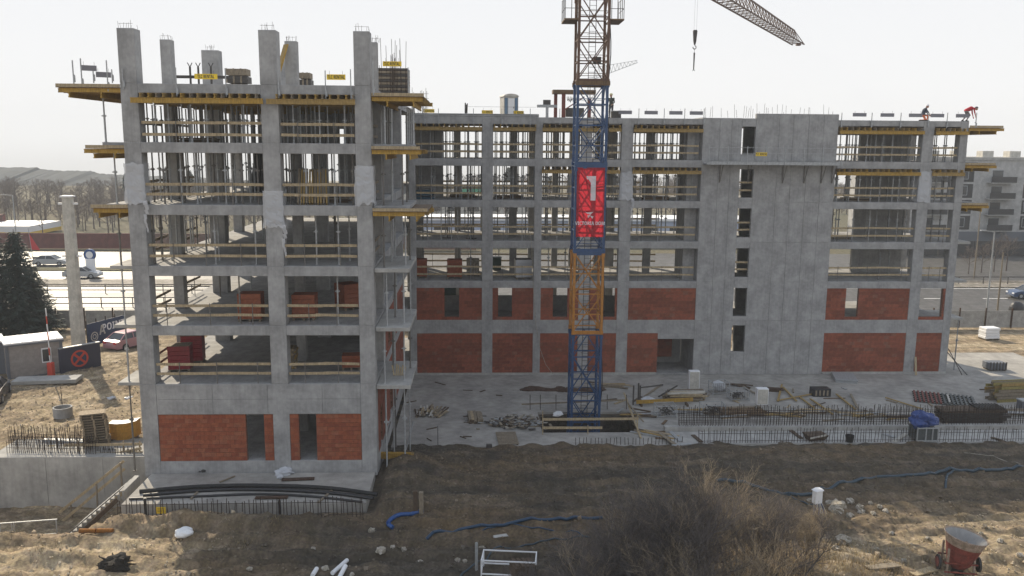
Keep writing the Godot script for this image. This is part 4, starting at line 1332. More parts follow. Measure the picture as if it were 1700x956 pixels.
func block_pallet(at: Vector3, turn: float, w: float, h: float, d: float, m: Material, label: String, top: Material = null):
	var t := thing("block_pallet", label, "pallet", at, turn, "pallets of blocks on the floors")
	pallet(t, Vector3.ZERO, w, d, M.woodg)
	var n := maxi(2, int(round(h / 0.25)))
	for i in n:
		var y := 0.142 + i * (h / n)
		bx("block_layer", Vector3(-w * 0.49 + 0.008 * (i % 2), y, -d * 0.48), Vector3(w * 0.49, y + h / n - 0.008, d * 0.48 - 0.006 * (i % 2)), m, t, 0.012)
	if top: bx("cover_sheet", Vector3(-w * 0.5, 0.142 + h, -d * 0.5), Vector3(w * 0.5, 0.16 + h, d * 0.5), top, t)
func roof_things():
	for q in [[205, 113, 148], [294, 112, 160], [376, 113, 161], [463, 117, 163], [541, 117, 164], [583, 115, 166]]:
		post_at(q[0], q[1], q[2], TZ + 0.08, "slim steel guard post on the tower's front roof edge")
	for q in [[123, 100, 140, -42.6], [137, 97, 146, -42.7], [156, 110, 138, -46.0], [180, 100, 152, -42.6], [187, 115, 138, -47.0]]:
		post_at(q[0], q[1], q[2], q[3], "slim steel guard post on the tower's left roof platform")
	for q in [[620, 100, 158, -42.6], [678, 112, 158, -42.7]]: post_at(q[0], q[1], q[2], q[3], "slim steel guard post on the tower's right roof platform")
	for x in [705, 728, 786, 833, 880, 929, 1060, 1102, 1136, 1168]: post_at(x, 180, 207, RZ + 0.08, "slim pale guard post on the long wing's roof before the stair core")
	for x in [1396, 1446, 1494, 1540, 1571, 1619]: post_at(x, 187, 213, RZ + 0.08, "slim pale guard post on the long wing's roof past the stair core")
	var line := MB.new()
	line.tube(Z(777, 177, RZ), Z(890, 178, RZ), 0.008, 0.008, 4)
	line.tube(Z(729, 190, RZ), Z(890, 190, RZ), 0.006, 0.006, 4)
	tag(obj("guard_rope", line.mesh(), M.steeld), "thin guard rope strung past the portable toilet", "rope")
	safety_sign(342, 127, 36, -45.0, true, "yellow banner sign with black letters on the tower's roof by the far column")
	safety_sign(558, 128, 30, -43.5, true, "yellow banner sign with black letters above the tower's narrow bay")
	safety_sign(651, 106, 30, -47.5, true, "yellow banner sign with black letters among upright rebar by the tower's right corner")
	safety_sign(712, 184, 18, -64.0, true, "small yellow sign on the long wing's roof nearest the tower")
	safety_sign(809, 186, 18, -64.0, true, "small yellow sign on the long wing's roof left of the toilet")
	safety_sign(861, 187, 16, -63.4, true, "small yellow sign on the long wing's roof in front of the toilet")
	safety_sign(1264, 256, 19, RZ + 1.2, true, "small yellow sign on the stair core's work platform")
	safety_sign(148, 113, 22, -43.4, false, "grey sign back on the tower's left platform, the farther out one", 0.5)
	safety_sign(172, 124, 22, -44.5, false, "grey sign back on the tower's left platform, beside the corner column", 0.5)
	for x in [1038, 1081, 1122, 1156]: safety_sign(x, 186.5 + (x - 1038) * 0.01, 22, RZ - 0.5, false, "long grey sign on the roof edge before the stair core")
	for x in [1427, 1473, 1520, 1556, 1598]: safety_sign(x, 190.5 + (x - 1427) * 0.01, 23, RZ - 0.5, false, "long grey sign on the roof edge past the stair core")
	# portable toilet
	var p := G(845, 194, 19.2)
	p = Vector3(Z(845, 190, -65.5).x, 19.2, -65.5)
	var t := thing("portable_toilet", "white and blue portable toilet with a domed roof standing on the long wing", "toilet", p, 0.25)
	t.scale = Vector3(1, 0.74, 1)
	bx("cabin", Vector3(-0.56, 0, -0.56), Vector3(0.56, 2.05, 0.56), M.cream, t, 0.04)
	var rf := MB.new()
	for i in 10:
		var a0 := PI * i / 10.0
		var a1 := PI * (i + 1) / 10.0
		rf.quad(Vector3(-0.6 * cos(a1), 0.3 * sin(a1), -0.6), Vector3(-0.6 * cos(a1), 0.3 * sin(a1), 0.6), Vector3(-0.6 * cos(a0), 0.3 * sin(a0), 0.6), Vector3(-0.6 * cos(a0), 0.3 * sin(a0), -0.6))
		for z in [-0.6, 0.6]: rf.tri(Vector3(0, 0, z), Vector3(-0.6 * cos(a0), 0.3 * sin(a0), z), Vector3(-0.6 * cos(a1), 0.3 * sin(a1), z))
	obj("roof", rf.mesh(), M.cream, t, Vector3(0, 2.06, 0))
	for x in [-0.5, 0.28]: bx("side_panel", Vector3(x, 0.1, 0.565), Vector3(x + 0.22, 1.95, 0.59), M.toilet, t)
	var dr := bx("door", Vector3(-0.24, 0.1, 0.566), Vector3(0.24, 1.9, 0.6), M.white, t)
	sub(dr, "handle", UBs(Vector3(0.03, 0.16, 0.05)), M.black, Vector3(0.18, 1.0, 0.62))
	# red-brown portal frame
	var zf := -65.0
	var a := Vector3(Z(922, 195, zf).x, 19.2, zf)
	t = thing("portal_frame", "red-brown steel portal frame with a wide top beam on the long wing's roof", "frame", a)
	var yt := Z(922, 156, zf).y - 19.2
	stick("post", Vector3(0, 0, 0), Vector3(0, yt, 0), 0.24, 0.24, M.rustred, t)
	stick("post", Vector3(0.55, 0, 0.4), Vector3(0.55, yt, 0.4), 0.26, 0.26, M.rustred, t)
	stick("post", Vector3(2.5, 0, 0.2), Vector3(2.5, yt - 0.3, 0.2), 0.22, 0.22, M.rustred, t)
	bx("top_beam", Vector3(-0.25, yt, -0.5), Vector3(2.9, yt + 0.28, 0.6), M.ply, t)
	stick("brace", Vector3(0.55, 0.55, 0.4), Vector3(2.1, yt - 0.2, 0.3), 0.08, 0.08, M.rustred, t)
	bx("winch", Vector3(0.75, 0.1, -0.2), Vector3(2.1, 0.75, 0.3), M.steeld, t, 0.03)
	var ch := MB.new()
	for i in 7: ch.path([Vector3(0.8 + i * 0.12, yt - 0.2, 0.4), Vector3(0.85 + i * 0.1, yt - 0.5 - 0.06 * (i % 3), 0.42), Vector3(0.95 + i * 0.1, yt - 0.3, 0.42)], 0.02, 4)
	obj("chains", ch.mesh(), M.steeld, t)
	t = thing("adjustable_trestle", "grey T-shaped steel trestle on the roof beside the portal frame", "trestle", Vector3(Z(908, 198, -64.6).x, 19.2, -64.6))
	stick("post", Vector3.ZERO, Vector3(0, 0.75, 0), 0.2, 0.2, M.steel, t)
	bx("head_beam", Vector3(-0.75, 0.75, -0.1), Vector3(0.75, 0.95, 0.1), M.steel, t)
	bx("clamp", Vector3(-0.3, 0.96, -0.1), Vector3(0.25, 1.3, 0.1), M.steeld, t)
	# tower roof clutter
	t = thing("formwork_panel", "tall yellow formwork board leaning against a roof column of the tower", "formwork", Vector3(-10.35, TL[6], -46.6))
	stick("board", Vector3(-0.25, 0, 0.3), Vector3(0.35, 2.35, -0.35), 0.3, 0.05, M.yel2, t)
	stick("batten", Vector3(-0.12, 0, 0.4), Vector3(0.48, 2.35, -0.25), 0.09, 0.06, M.yel, t)
	var zz := -56.0
	for q in [[397, 138, 34, 20, "stack of timber crates and panels on the tower's roof behind the front edge"], [508, 138, 20, 17, "stack of crates on the tower's roof beside the leaning board"]]:
		t = thing("crate_stack", q[4], "crates", Vector3(Z(q[0], q[1], zz).x, TL[6], zz))
		var w: float = q[2] * 56.0 / FOC
		var h: float = 1.85 if q[0] < 450 else 1.65
		for i in 4:
			bx("crate", Vector3(-w / 2 + 0.03 * i, h * i / 4.0, -0.5), Vector3(w / 2 - 0.05 * (i % 2), h * (i + 0.86) / 4.0, 0.5), [M.woodg, M.woodd, M.steeld, M.woodg][i], t)
			for k in 3: bx("slat", Vector3(-w / 2 + w * k / 3.0, h * i / 4.0, 0.505), Vector3(-w / 2 + w * k / 3.0 + 0.1, h * (i + 0.9) / 4.0, 0.54), M.woodg, t)
	t = thing("forked_prop", "pair of fork-headed props carrying a grey beam on the tower's roof", "props", Vector3(Z(330, 138, -50).x, TL[6], -50))
	bx("beam", Vector3(-1.3, 0.78, -0.06), Vector3(1.9, 0.94, 0.06), M.steeld, t)
	for x in [-0.4, 0.05, 0.75]:
		stick("post", Vector3(x, 0, 0.12), Vector3(x, 1.4, 0.12), 0.09, 0.09, M.steeld, t)
		stick("fork", Vector3(x, 1.38, 0.12), Vector3(x - 0.13, 1.62, 0.12), 0.04, 0.04, M.steeld, t)
		stick("fork", Vector3(x, 1.38, 0.12), Vector3(x + 0.13, 1.62, 0.12), 0.04, 0.04, M.steeld, t)
	# upright rebar and stacked panels behind the right corner
	for q in [[655, 140, 22, 12, "cluster of upright rebar behind the tower's right corner column", -49.0, 2.7], [693, 190, 12, 9, "bundle of upright rebar between the tower and the long wing", -58.0, 1.7]]:
		t = thing("rebar_cluster", q[4], "rebar", Vector3(Z(q[0], q[1], q[5]).x, TL[6] if q[0] < 690 else 19.2, q[5]))
		var m := MB.new()
		for i in q[2]:
			var b0 := Vector3(rng.randf_range(-0.7, 0.7), 0, rng.randf_range(-1.0, 1.0))
			m.tube(b0, b0 + Vector3(rng.randf_range(-0.08, 0.08), q[6] * rng.randf_range(0.5, 1.15), 0), 0.014, 0.012, 4)
		for i in 4: m.tube(Vector3(-0.8, 0.3 + 0.3 * i, 0.9), Vector3(0.8, 0.33 + 0.3 * i, 0.9), 0.01, 0.01, 4)
		tag(obj("bars", m.mesh(), M.rust, t), "thin rusty upright bars", "", "", "stuff")
	t = thing("panel_stack", "grey stack of shuttering panels on the tower's right rear roof", "panels", Vector3(Z(652, 145, -52).x, TL[6], -52))
	for i in 10: bx("panel", Vector3(-0.9 + 0.05 * (i % 2), 0.16 * i, -0.8), Vector3(0.95, 0.16 * i + 0.13, 0.8), M.steeld if i % 2 else M.woodg, t)
	pile("timber_heap", "loose heap of planks on the long wing's roof near the tower", "timber", Vector3(Z(742, 195, -65).x, 19.21, -65), 1.2, 10, 1.4, 0.14, 0.06, 4, [M.woodg, M.yel2, M.woodd], 0.4)
	t = thing("prop_bundle", "upright bundle of dark props on the long wing's roof", "props", Vector3(Z(772, 192, -65).x, 19.21, -65))
	for i in 6: stick("prop", Vector3(0.07 * (i % 3), 0, 0.07 * (i / 3)), Vector3(0.07 * (i % 3) + rng.randf_range(-0.05, 0.05), rng.randf_range(0.7, 1.05), 0.07 * (i / 3)), 0.06, 0.06, M.steeld, t)
	t = thing("tool_bin", "small dark bin on the long wing's roof just right of the crane mast", "bin", Vector3(Z(1022, 200, -64.2).x, 19.2, -64.2))
	bx("body", Vector3(-0.35, 0, -0.3), Vector3(0.35, 0.5, 0.3), M.steeld, t, 0.03)
	bx("rim", Vector3(-0.38, 0.5, -0.33), Vector3(0.38, 0.55, 0.33), M.steel, t)
	# people
	var stand := {hip = Vector3(0, 0.95, 0), chest = Vector3(0, 1.28, 0.02), neck = Vector3(0, 1.5, 0.03), head = Vector3(0, 1.65, 0.06), lsh = Vector3(-0.19, 1.43, 0), rsh = Vector3(0.19, 1.43, 0), lel = Vector3(-0.27, 1.15, 0.02), rel = Vector3(0.28, 1.17, 0.08), lwr = Vector3(-0.25, 0.9, 0.12), rwr = Vector3(0.2, 0.98, 0.27), lkn = Vector3(-0.11, 0.5, 0.04), rkn = Vector3(0.12, 0.5, 0.03), lan = Vector3(-0.12, 0.09, 0), ran = Vector3(0.14, 0.09, 0.02)}
	person(Vector3(Z(1014, 200, -64.4).x, 19.2, -64.4), -0.6, "worker in dark clothes and pale helmet standing on the roof beside the crane mast", stand, Color(0.05, 0.055, 0.05), Color(0.06, 0.06, 0.07), Color(0.55, 0.5, 0.3))
	var lean := stand.duplicate()
	lean.merge({hip = Vector3(0, 0.5, 0), chest = Vector3(0, 0.8, 0.1), neck = Vector3(0, 0.98, 0.2), head = Vector3(0, 1.1, 0.28), lsh = Vector3(-0.19, 0.93, 0.14), rsh = Vector3(0.19, 0.93, 0.14), lel = Vector3(-0.27, 0.7, 0.3), rel = Vector3(0.27, 0.7, 0.3), lwr = Vector3(-0.16, 0.5, 0.46), rwr = Vector3(0.18, 0.5, 0.46), lkn = Vector3(-0.14, 0.1, 0.22), rkn = Vector3(0.14, 0.46, 0.4), lan = Vector3(-0.14, 0.09, -0.2), ran = Vector3(0.15, 0.09, 0.36)}, true)
	person(Vector3(Z(1530, 210, -64.6).x, 19.2, -64.6), 1.3, "worker in orange trousers and dark top kneeling on the end roof", lean, Color(0.05, 0.055, 0.075), Color(0.55, 0.16, 0.07), Color(0.7, 0.7, 0.7))
	var bend := stand.duplicate()
	bend.merge({hip = Vector3(0, 0.82, -0.12), chest = Vector3(0, 0.98, 0.22), neck = Vector3(0, 0.98, 0.44), head = Vector3(0, 0.95, 0.6), lsh = Vector3(-0.19, 0.95, 0.36), rsh = Vector3(0.19, 0.95, 0.36), lel = Vector3(-0.22, 0.66, 0.42), rel = Vector3(0.22, 0.66, 0.42), lwr = Vector3(-0.18, 0.4, 0.52), rwr = Vector3(0.2, 0.38, 0.5), lkn = Vector3(-0.13, 0.48, 0.1), rkn = Vector3(0.13, 0.46, 0.0), lan = Vector3(-0.13, 0.09, -0.1), ran = Vector3(0.15, 0.09, -0.28)}, true)
	person(Vector3(Z(1604, 212, -64.2).x, 19.2, -64.2), 1.45, "worker in a red jacket bending down at the end of the roof", bend, Color(0.40, 0.02, 0.035), Color(0.16, 0.15, 0.15), Color(0.12, 0.1, 0.1))
func UBs(s: Vector3) -> ArrayMesh:
	var m := MB.new()
	m.box(Vector3.ZERO, s)
	return m.mesh()
func floor_things():
	var br: Material = M.brick[0]
	var lv := func(x: float, y: float, h: float) -> Vector3:
		var p := G(x, y, h)
		return p
	block_pallet(G(418, 531, 8.2), 0.05, 1.2, 1.3, 1.0, M.palb, "pallet of orange clay blocks beside the tower's middle column, second floor")
	block_pallet(G(507, 529, 8.2), 0.0, 1.2, 1.2, 1.0, M.palb, "pallet of orange clay blocks in the tower's narrow bay, second floor")
	block_pallet(G(578, 512, 8.2), 0.7, 1.1, 1.3, 1.1, M.palb, "turned pallet of orange clay blocks behind the tower's right column, second floor")
	block_pallet(G(301, 614, 5.2), 0.12, 1.15, 1.25, 0.9, M.palr, "red-wrapped pallet of bags near the tower's left corner, first floor", M.woodg)
	block_pallet(G(322, 600, 5.2), 0.12, 1.15, 1.4, 0.9, M.palr, "red-wrapped pallet behind another near the tower's left corner, first floor", M.woodg)
	block_pallet(G(584, 611, 5.2), 0.1, 1.0, 0.65, 0.9, br, "low pallet of clay blocks beside the tower's right column, first floor")
	pile("timber_stack", "stack of sawn timber beside the tower's middle column, first floor", "timber", G(488, 608, 5.2), 0.1, 27, 1.0, 0.11, 0.12, 3, [M.yel2, M.woodg, M.wood], 0.05)
	block_pallet(Vector3(Z(697, 462, -65).x, 7.2, -65.0), 0.0, 1.1, 1.3, 1.0, br, "pallet of red blocks on the wing's second floor next to the tower")
	block_pallet(Vector3(Z(755, 462, -64.8).x, 7.2, -64.8), 0.0, 1.15, 1.3, 1.0, br, "pallet of red blocks on the wing's second floor, mid bay")
	block_pallet(Vector3(Z(785, 455, -66.2).x, 7.2, -66.2), 0.0, 1.0, 1.15, 1.0, M.stone, "pallet of grey blocks on the wing's second floor behind the rail")
	block_pallet(Vector3(Z(868, 462, -64.6).x, 7.2, -64.6), 0.1, 1.25, 1.35, 1.0, M.film, "pallet wrapped in white film on the wing's second floor", M.steeld)
	var t := thing("green_bin", "dark green container on the wing's second floor right of the first column", "bin", Vector3(Z(825, 441, -69).x, 7.2, -69))
	bx("body", Vector3(-0.35, 0.05, -0.35), Vector3(0.35, 1.0, 0.35), M.green, t, 0.04)
	bx("lid", Vector3(-0.38, 1.0, -0.38), Vector3(0.38, 1.08, 0.38), M.green, t, 0.02)
	t = thing("green_bin", "dark green container behind the first floor window of the wing's first bay", "bin", Vector3(Z(748, 505, -68).x, RL[1], -68))
	bx("body", Vector3(-0.5, 0.6, -0.35), Vector3(0.45, 1.7, 0.35), M.green, t, 0.04)
	bx("stand", Vector3(-0.45, 0, -0.3), Vector3(0.4, 0.6, 0.3), M.steeld, t)
	t = thing("blue_rack", "low stack of blue steel racks on the wing's fourth floor by the tower", "rack", Vector3(Z(702, 333, -64.4).x, 13.2, -64.4))
	for i in 3: bx("rack", Vector3(-0.9, 0.24 * i, -0.5), Vector3(0.85 - 0.06 * i, 0.24 * i + 0.17, 0.5), M.teal, t, 0.02)
	t = thing("girder_stack", "yellow formwork girders leaning in a row inside the tower's fourth floor", "girders", G(512, 342, 14.2) + Vector3(0, 0, -1.5))
	for i in 11: girder("girder", Vector3(-0.65 + i * 0.14, 0.05, 0.7), Vector3(-0.75 + i * 0.13, 1.7 - 0.03 * (i % 3), -0.4), t, M.yel2 if i % 3 else M.woodg, 0.2)
	t = thing("tarpaulin", "black tarpaulin hanging inside the tower's fourth floor", "tarpaulin", Vector3(-12.9, 14.2, -53.5))
	var m := MB.new()
	for i in 10:
		var x0 := -0.7 + i * 0.14
		m.quad(Vector3(x0 * 0.8, 2.7, 0.05 * sin(i * 2.0)), Vector3((x0 + 0.14) * 0.8, 2.7, 0.05 * sin(i * 2.0 + 2)), Vector3((x0 + 0.14) * 1.4, 0.05, 0.12 * sin(i * 2.0 + 2)), Vector3(x0 * 1.4, 0.05, 0.12 * sin(i * 2.0)))
	obj("sheet", m.mesh(), M.black, t)
	for q in [[-14.5, 17.2, -46.0, "tower's top floor, wide bay"], [-7.5, 14.2, -45.0, "tower's fourth floor, narrow bay"], [13.5, 13.2, -65.0, "wing's fourth floor beside the core"], [29.0, 13.2, -65.0, "wing's fourth floor past the core"], [2.5, 13.2, -65.5, "wing's fourth floor, second bay"], [-1.0, 13.2, -66.5, "wing's fourth floor, first bay"], [28.0, 10.2, -66.0, "wing's third floor past the core"]]:
		pile("board_stack", "low stack of dark formwork boards on the " + q[3], "boards", Vector3(q[0], q[1], q[2]), rng.randf_range(-0.4, 0.4) + PI / 2, 12, 1.9, 0.3, 0.06, 3, [M.woodd, M.ply, M.woodg], 0.12)
	for q in [[-2.2, 10.2, -65.0, "third floor, left"], [-0.4, 10.2, -64.6, "third floor, beside the column"]]:
		t = thing("work_trestle", "dark steel work trestle on the wing's " + q[3], "trestle", Vector3(q[0], q[1], q[2]))
		bx("top", Vector3(-0.5, 0.95, -0.15), Vector3(0.5, 1.02, 0.15), M.steeld, t)
		stick("leg", Vector3(0, 0, 0), Vector3(0, 0.95, 0), 0.08, 0.08, M.steeld, t)
		bx("foot", Vector3(-0.4, 0, -0.2), Vector3(0.4, 0.06, 0.2), M.steeld, t)
	# loose boards on the first-floor balcony, and the foot of the balcony props
	t = thing("loose_boards", "bundle of short boards standing on the tower's first floor balcony", "boards", Vector3(-4.1, TL[1] - 0.12, -44.6))
	for i in 6: stick("board", Vector3(-0.25 + i * 0.1, 0.02, 0.2), Vector3(-0.3 + i * 0.11 + rng.randf_range(-0.1, 0.1), rng.randf_range(0.4, 0.7), 0.0), 0.07, 0.03, M.wood, t)

# ---------- the yard on the left
func GP(x: float, y: float) -> Vector3:     # on the soil
	var h := 0.0
	var p := Vector3.ZERO
	for i in 6:
		p = G(x, y, h)
		h = height(p.x, p.z)
	p.y = h
	return p
func rebar_row(label: String, a: Vector3, b: Vector3, h: float, step: float, rows: Array, depth := 0.0):
	var t := thing("rebar_row", label, "rebar", a)
	var d := b - a
	var m := MB.new()
	var n := int(d.length() / step)
	for i in n + 1:
		var p := d * (i / float(n))
		for k in (2 if depth > 0.0 else 1):
			var q := p + Vector3(rng.randf_range(-0.03, 0.03), 0, -depth * k)
			m.tube(q - Vector3(0, 0.15, 0), q + Vector3(rng.randf_range(-0.06, 0.06), h * rng.randf_range(0.82, 1.12), rng.randf_range(-0.05, 0.05)), 0.017, 0.017, 4)
	tag(obj("upright_bars", m.mesh(), M.rust, t), "close-set rusty upright bars", "", "", "stuff")
	for r in rows:
		stick("long_bar", Vector3(0, r, 0.01), d + Vector3(0, r + rng.randf_range(-0.03, 0.03), 0.01), 0.02, 0.02, M.rust, t)
		if depth > 0.0: stick("long_bar", Vector3(0, r, -depth), d + Vector3(0, r, -depth), 0.02, 0.02, M.rust, t)
func blank_sign(at: Vector3, w: float, h: float, label: String, turn := 0.0):
	var t := thing("warning_sign", label, "sign", at, turn)
	bx("panel", Vector3(-w / 2, -h / 2, -0.01), Vector3(w / 2, h / 2, 0.01), M.sign, t)
	for i in 3: bx("print_line", Vector3(-w * 0.32, h * (0.22 - 0.2 * i), 0.0105), Vector3(w * (0.3 - 0.08 * i), h * (0.27 - 0.2 * i), 0.013), M.woodd, t)
	bx("post", Vector3(-0.02, -h / 2 - 0.5, -0.03), Vector3(0.02, h / 2, -0.012), M.rust, t)
func car(at: Vector3, turn: float, m: Material, label: String):
	var t := thing("parked_car", label, "car", at, turn, "cars near the site")
	var prof := [Vector2(-2.2, 0.28), Vector2(-2.24, 0.55), Vector2(-2.18, 0.86), Vector2(-1.75, 0.97), Vector2(-1.0, 0.98), Vector2(0.9, 0.95), Vector2(1.65, 0.86), Vector2(2.12, 0.70), Vector2(2.22, 0.5), Vector2(2.18, 0.28)]
	var m1 := MB.new()
	for i in prof.size() - 1:
		var p: Vector2 = prof[i]
		var q: Vector2 = prof[i + 1]
		var wp := 0.88 if absf(p.x) < 1.9 else 0.78
		var wq := 0.88 if absf(q.x) < 1.9 else 0.78
		m1.quad(Vector3(p.x, p.y, -wp), Vector3(q.x, q.y, -wq), Vector3(q.x, q.y, wq), Vector3(p.x, p.y, wp))
	for s in [-1.0, 1.0]:
		for i in prof.size() - 1:
			var p: Vector2 = prof[i]
			var q: Vector2 = prof[i + 1]
			var wp := 0.88 if absf(p.x) < 1.9 else 0.78
			var wq := 0.88 if absf(q.x) < 1.9 else 0.78
			m1.quad(Vector3(p.x, p.y, wp * s), Vector3(q.x, q.y, wq * s), Vector3(q.x, 0.25, wq * s), Vector3(p.x, 0.25, wp * s))
	obj("body", m1.mesh(), m, t)
	var cab := [Vector2(-1.85, 0.95), Vector2(-1.15, 1.42), Vector2(0.25, 1.44), Vector2(1.05, 0.94)]
	m1 = MB.new()
	m1.hexa([Vector3(-1.85, 0.93, 0.82), Vector3(1.05, 0.93, 0.82), Vector3(1.05, 0.93, -0.82), Vector3(-1.85, 0.93, -0.82), Vector3(-1.15, 1.41, 0.64), Vector3(0.25, 1.42, 0.64), Vector3(0.25, 1.42, -0.64), Vector3(-1.15, 1.41, -0.64)])
	obj("windows", m1.mesh(), M.glass, t)
	m1 = MB.new()
	m1.hexa([Vector3(-1.2, 1.4, 0.67), Vector3(0.3, 1.41, 0.67), Vector3(0.3, 1.41, -0.67), Vector3(-1.2, 1.4, -0.67), Vector3(-1.05, 1.46, 0.58), Vector3(0.15, 1.47, 0.58), Vector3(0.15, 1.47, -0.58), Vector3(-1.05, 1.46, -0.58)])
	for s in [-1.0, 1.0]:
		for q in [[-1.85, -1.15], [-0.45, -0.42], [1.05, 0.25]]:
			m1.bar(Vector3(q[0], 0.94, 0.83 * s), Vector3(q[1], 1.42, 0.65 * s), 0.07, 0.05)
	obj("roof", m1.mesh(), m, t)
	for x in [-1.4, 1.4]:
		for s in [-1.0, 1.0]:
			var wmesh := MB.new()
			wmesh.tube(Vector3(0, 0, -0.1), Vector3(0, 0, 0.1), 0.32, 0.32, 14, true)
			var wh := obj("wheel", wmesh.mesh(), M.rubber, t, Vector3(x, 0.32, 0.82 * s))
			wmesh = MB.new()
			wmesh.tube(Vector3(0, 0, 0.08 * s), Vector3(0, 0, 0.112 * s), 0.2, 0.18, 10, true)
			obj("rim", wmesh.mesh(), M.steel, wh)
	for s in [-0.6, 0.6]:
		bx("headlight", Vector3(2.1, 0.56, s - 0.16), Vector3(2.235, 0.7, s + 0.16), M.white, t)
		bx("tail_light", Vector3(-2.26, 0.66, s - 0.16), Vector3(-2.18, 0.82, s + 0.16), M.red, t)
func yard_left():
	# wall of the ramp and the slab behind it
	var t := thing("retaining_wall", "pale concrete retaining wall along the ramp left of the tower", "wall", Vector3.ZERO)
	for i in 6:
		var x0 := -35.0 + i * 3.0
		bx("wall_panel", Vector3(x0 + 0.006, -2.6, -45.1), Vector3(minf(x0 + 3.0, -17.05) - 0.006, 0.56 if i > 2 else 0.2, -44.75 + 0.004 * (i % 2)), M.conp, t, 0.01)
	bx("landing", Vector3(-26.0, 0.0, -45.11), Vector3(-16.95, 0.52, -47.8), M.conp, t)
	rebar_row("dense starter bars along the head of the ramp's retaining wall", Vector3(-25.4, 0.5, -45.6), Vector3(-20.6, 0.5, -45.3), 0.85, 0.11, [0.3, 0.6], 0.5)
	rebar_row("second row of bars behind the ramp wall, beside the sandy track", Vector3(-26.4, 0.4, -47.6), Vector3(-21.5, 0.45, -47.0), 0.9, 0.16, [0.35], 0.5)
	rebar_row("short stub bars between the pallet stack and the ramp wall", Vector3(-20.4, 0.5, -45.5), Vector3(-18.6, 0.5, -45.3), 0.3, 0.12, [], 0.4)
	blank_sign(Z(71, 752, -46.2), 0.42, 0.36, "yellow sign with dark print among the ramp bars, the larger one", 0.1)
	blank_sign(Z(85, 742, -46.6), 0.32, 0.15, "small yellow sign above another among the ramp bars")
	pile("pipe_stack", "pale steel tubes lying behind the bars above the ramp", "tubes", Vector3(-23.0, 0.5, -47.3), 1.5, 8, 2.8, 0.1, 0.08, 4, [M.steel, M.white], 0.06)
	# pallets
	var p := GP(148, 754)
	t = thing("pallet_stack", "tall leaning stack of grey wooden pallets beside the ramp wall", "pallets", Vector3(p.x, 0.5, -46.9), 0.35)
	for i in 13: pallet(t, Vector3(rng.randf_range(-0.04, 0.04) - 0.012 * i, i * 0.144, rng.randf_range(-0.04, 0.04)), 1.35, 0.9, M.pal)
	bx("top_sheet", Vector3(-0.80, 1.885, -0.42), Vector3(0.48, 1.9, 0.42), M.pal, t)
	# pallet wrapped in yellow
	t = thing("yellow_bale", "curved pale-topped stack wrapped in orange-yellow netting beside the tower", "bale", Vector3(GP(203, 735).x, 0.42, GP(203, 735).z - 0.4), 0.3)
	var m := MB.new()
	var outl := [Vector2(-0.75, 0.3), Vector2(-0.35, 0.55), Vector2(0.15, 0.6), Vector2(0.65, 0.3), Vector2(0.85, -0.35), Vector2(0.35, -0.15), Vector2(-0.1, -0.1), Vector2(-0.6, -0.3)]
	for i in outl.size():
		var a: Vector2 = outl[i]
		var b: Vector2 = outl[(i + 1) % outl.size()]
		for k in 6:
			var y0 := 0.1 + k * 0.16
			m.quad(Vector3(a.x, y0 + 0.15, a.y), Vector3(b.x, y0 + 0.15, b.y), Vector3(b.x, y0, b.y), Vector3(a.x, y0, a.y))
			m.quad(Vector3(a.x, y0 + 0.16, a.y) * Vector3(0.98, 1, 0.98), Vector3(b.x, y0 + 0.16, b.y) * Vector3(0.98, 1, 0.98), Vector3(b.x, y0 + 0.15, b.y) * Vector3(0.98, 1, 0.98), Vector3(a.x, y0 + 0.15, a.y) * Vector3(0.98, 1, 0.98))
	obj("netting", m.mesh(), M.netyel, t)
	m = MB.new()
	for i in outl.size():
		var a: Vector2 = outl[i]
		var b: Vector2 = outl[(i + 1) % outl.size()]
		m.tri(Vector3(0, 1.07, 0.12), Vector3(b.x, 1.065, b.y) * Vector3(1.03, 1, 1.03), Vector3(a.x, 1.065, a.y) * Vector3(1.03, 1, 1.03))
	obj("top_cover", m.mesh(), M.white, t)
	pallet(t, Vector3.ZERO, 1.5, 1.0, M.woodd)
	# guard boards above the ramp
	t = thing("ramp_guard", "long planks nailed to posts between the pallet stack and the tower", "guard rail", Vector3.ZERO)
	for q in [[105, 739, 236, 737], [112, 754, 237, 751], [175, 757, 235, 744]]: stick("plank", Z(q[0], q[1], -45.6), Z(q[2], q[3], -45.5), 0.03, 0.15, M.wood, t)
	for x in [130, 205, 232]: stick("post", Z(x, 732, -45.65), Z(x, 775, -45.65), 0.07, 0.07, M.woodg, t)
	# stair with its sloping rails
	var s0 := G(122, 884, -1.1)
	var s1 := G(214, 806, 0.45)
	t = thing("stair_flight", "unfinished concrete stair flight with mesh rising out of the ramp pit", "stairs", s0)
	var d := s1 - s0
	var nn := 12
	for i in nn:
		var a := d * (i / float(nn))
		bx("step", a + Vector3(-0.06, -0.35, -1.5), a + Vector3(d.x / nn + 0.02, d.y / nn, 0.5), M.conp, t)
	var ms := MB.new()
	for i in 22: ms.tube(d * (i / 21.0) + Vector3(0, 0.2, 0.55), d * (i / 21.0) + Vector3(0, 0.24, 1.35), 0.012, 0.012, 4)
	for k in 7: ms.tube(Vector3(0, 0.2, 0.55 + k * 0.13), d + Vector3(0, 0.2, 0.55 + k * 0.13), 0.012, 0.012, 4)
	tag(obj("rebar_mesh", ms.mesh(), M.rust, t), "rusty mesh beside the steps", "", "", "stuff")
	stick("stringer_board", Vector3(-0.1, -0.16, 0.56), d + Vector3(0, -0.06, 0.56), 0.04, 0.2, M.wood, t)
	stick("stringer_board", Vector3(0.1, -0.25, 1.4), d + Vector3(0, -0.12, 1.4), 0.04, 0.24, M.woodd, t)
	t = thing("stair_rail", "two pale planks sloping up beside the concrete stair flight", "guard rail", Vector3.ZERO)
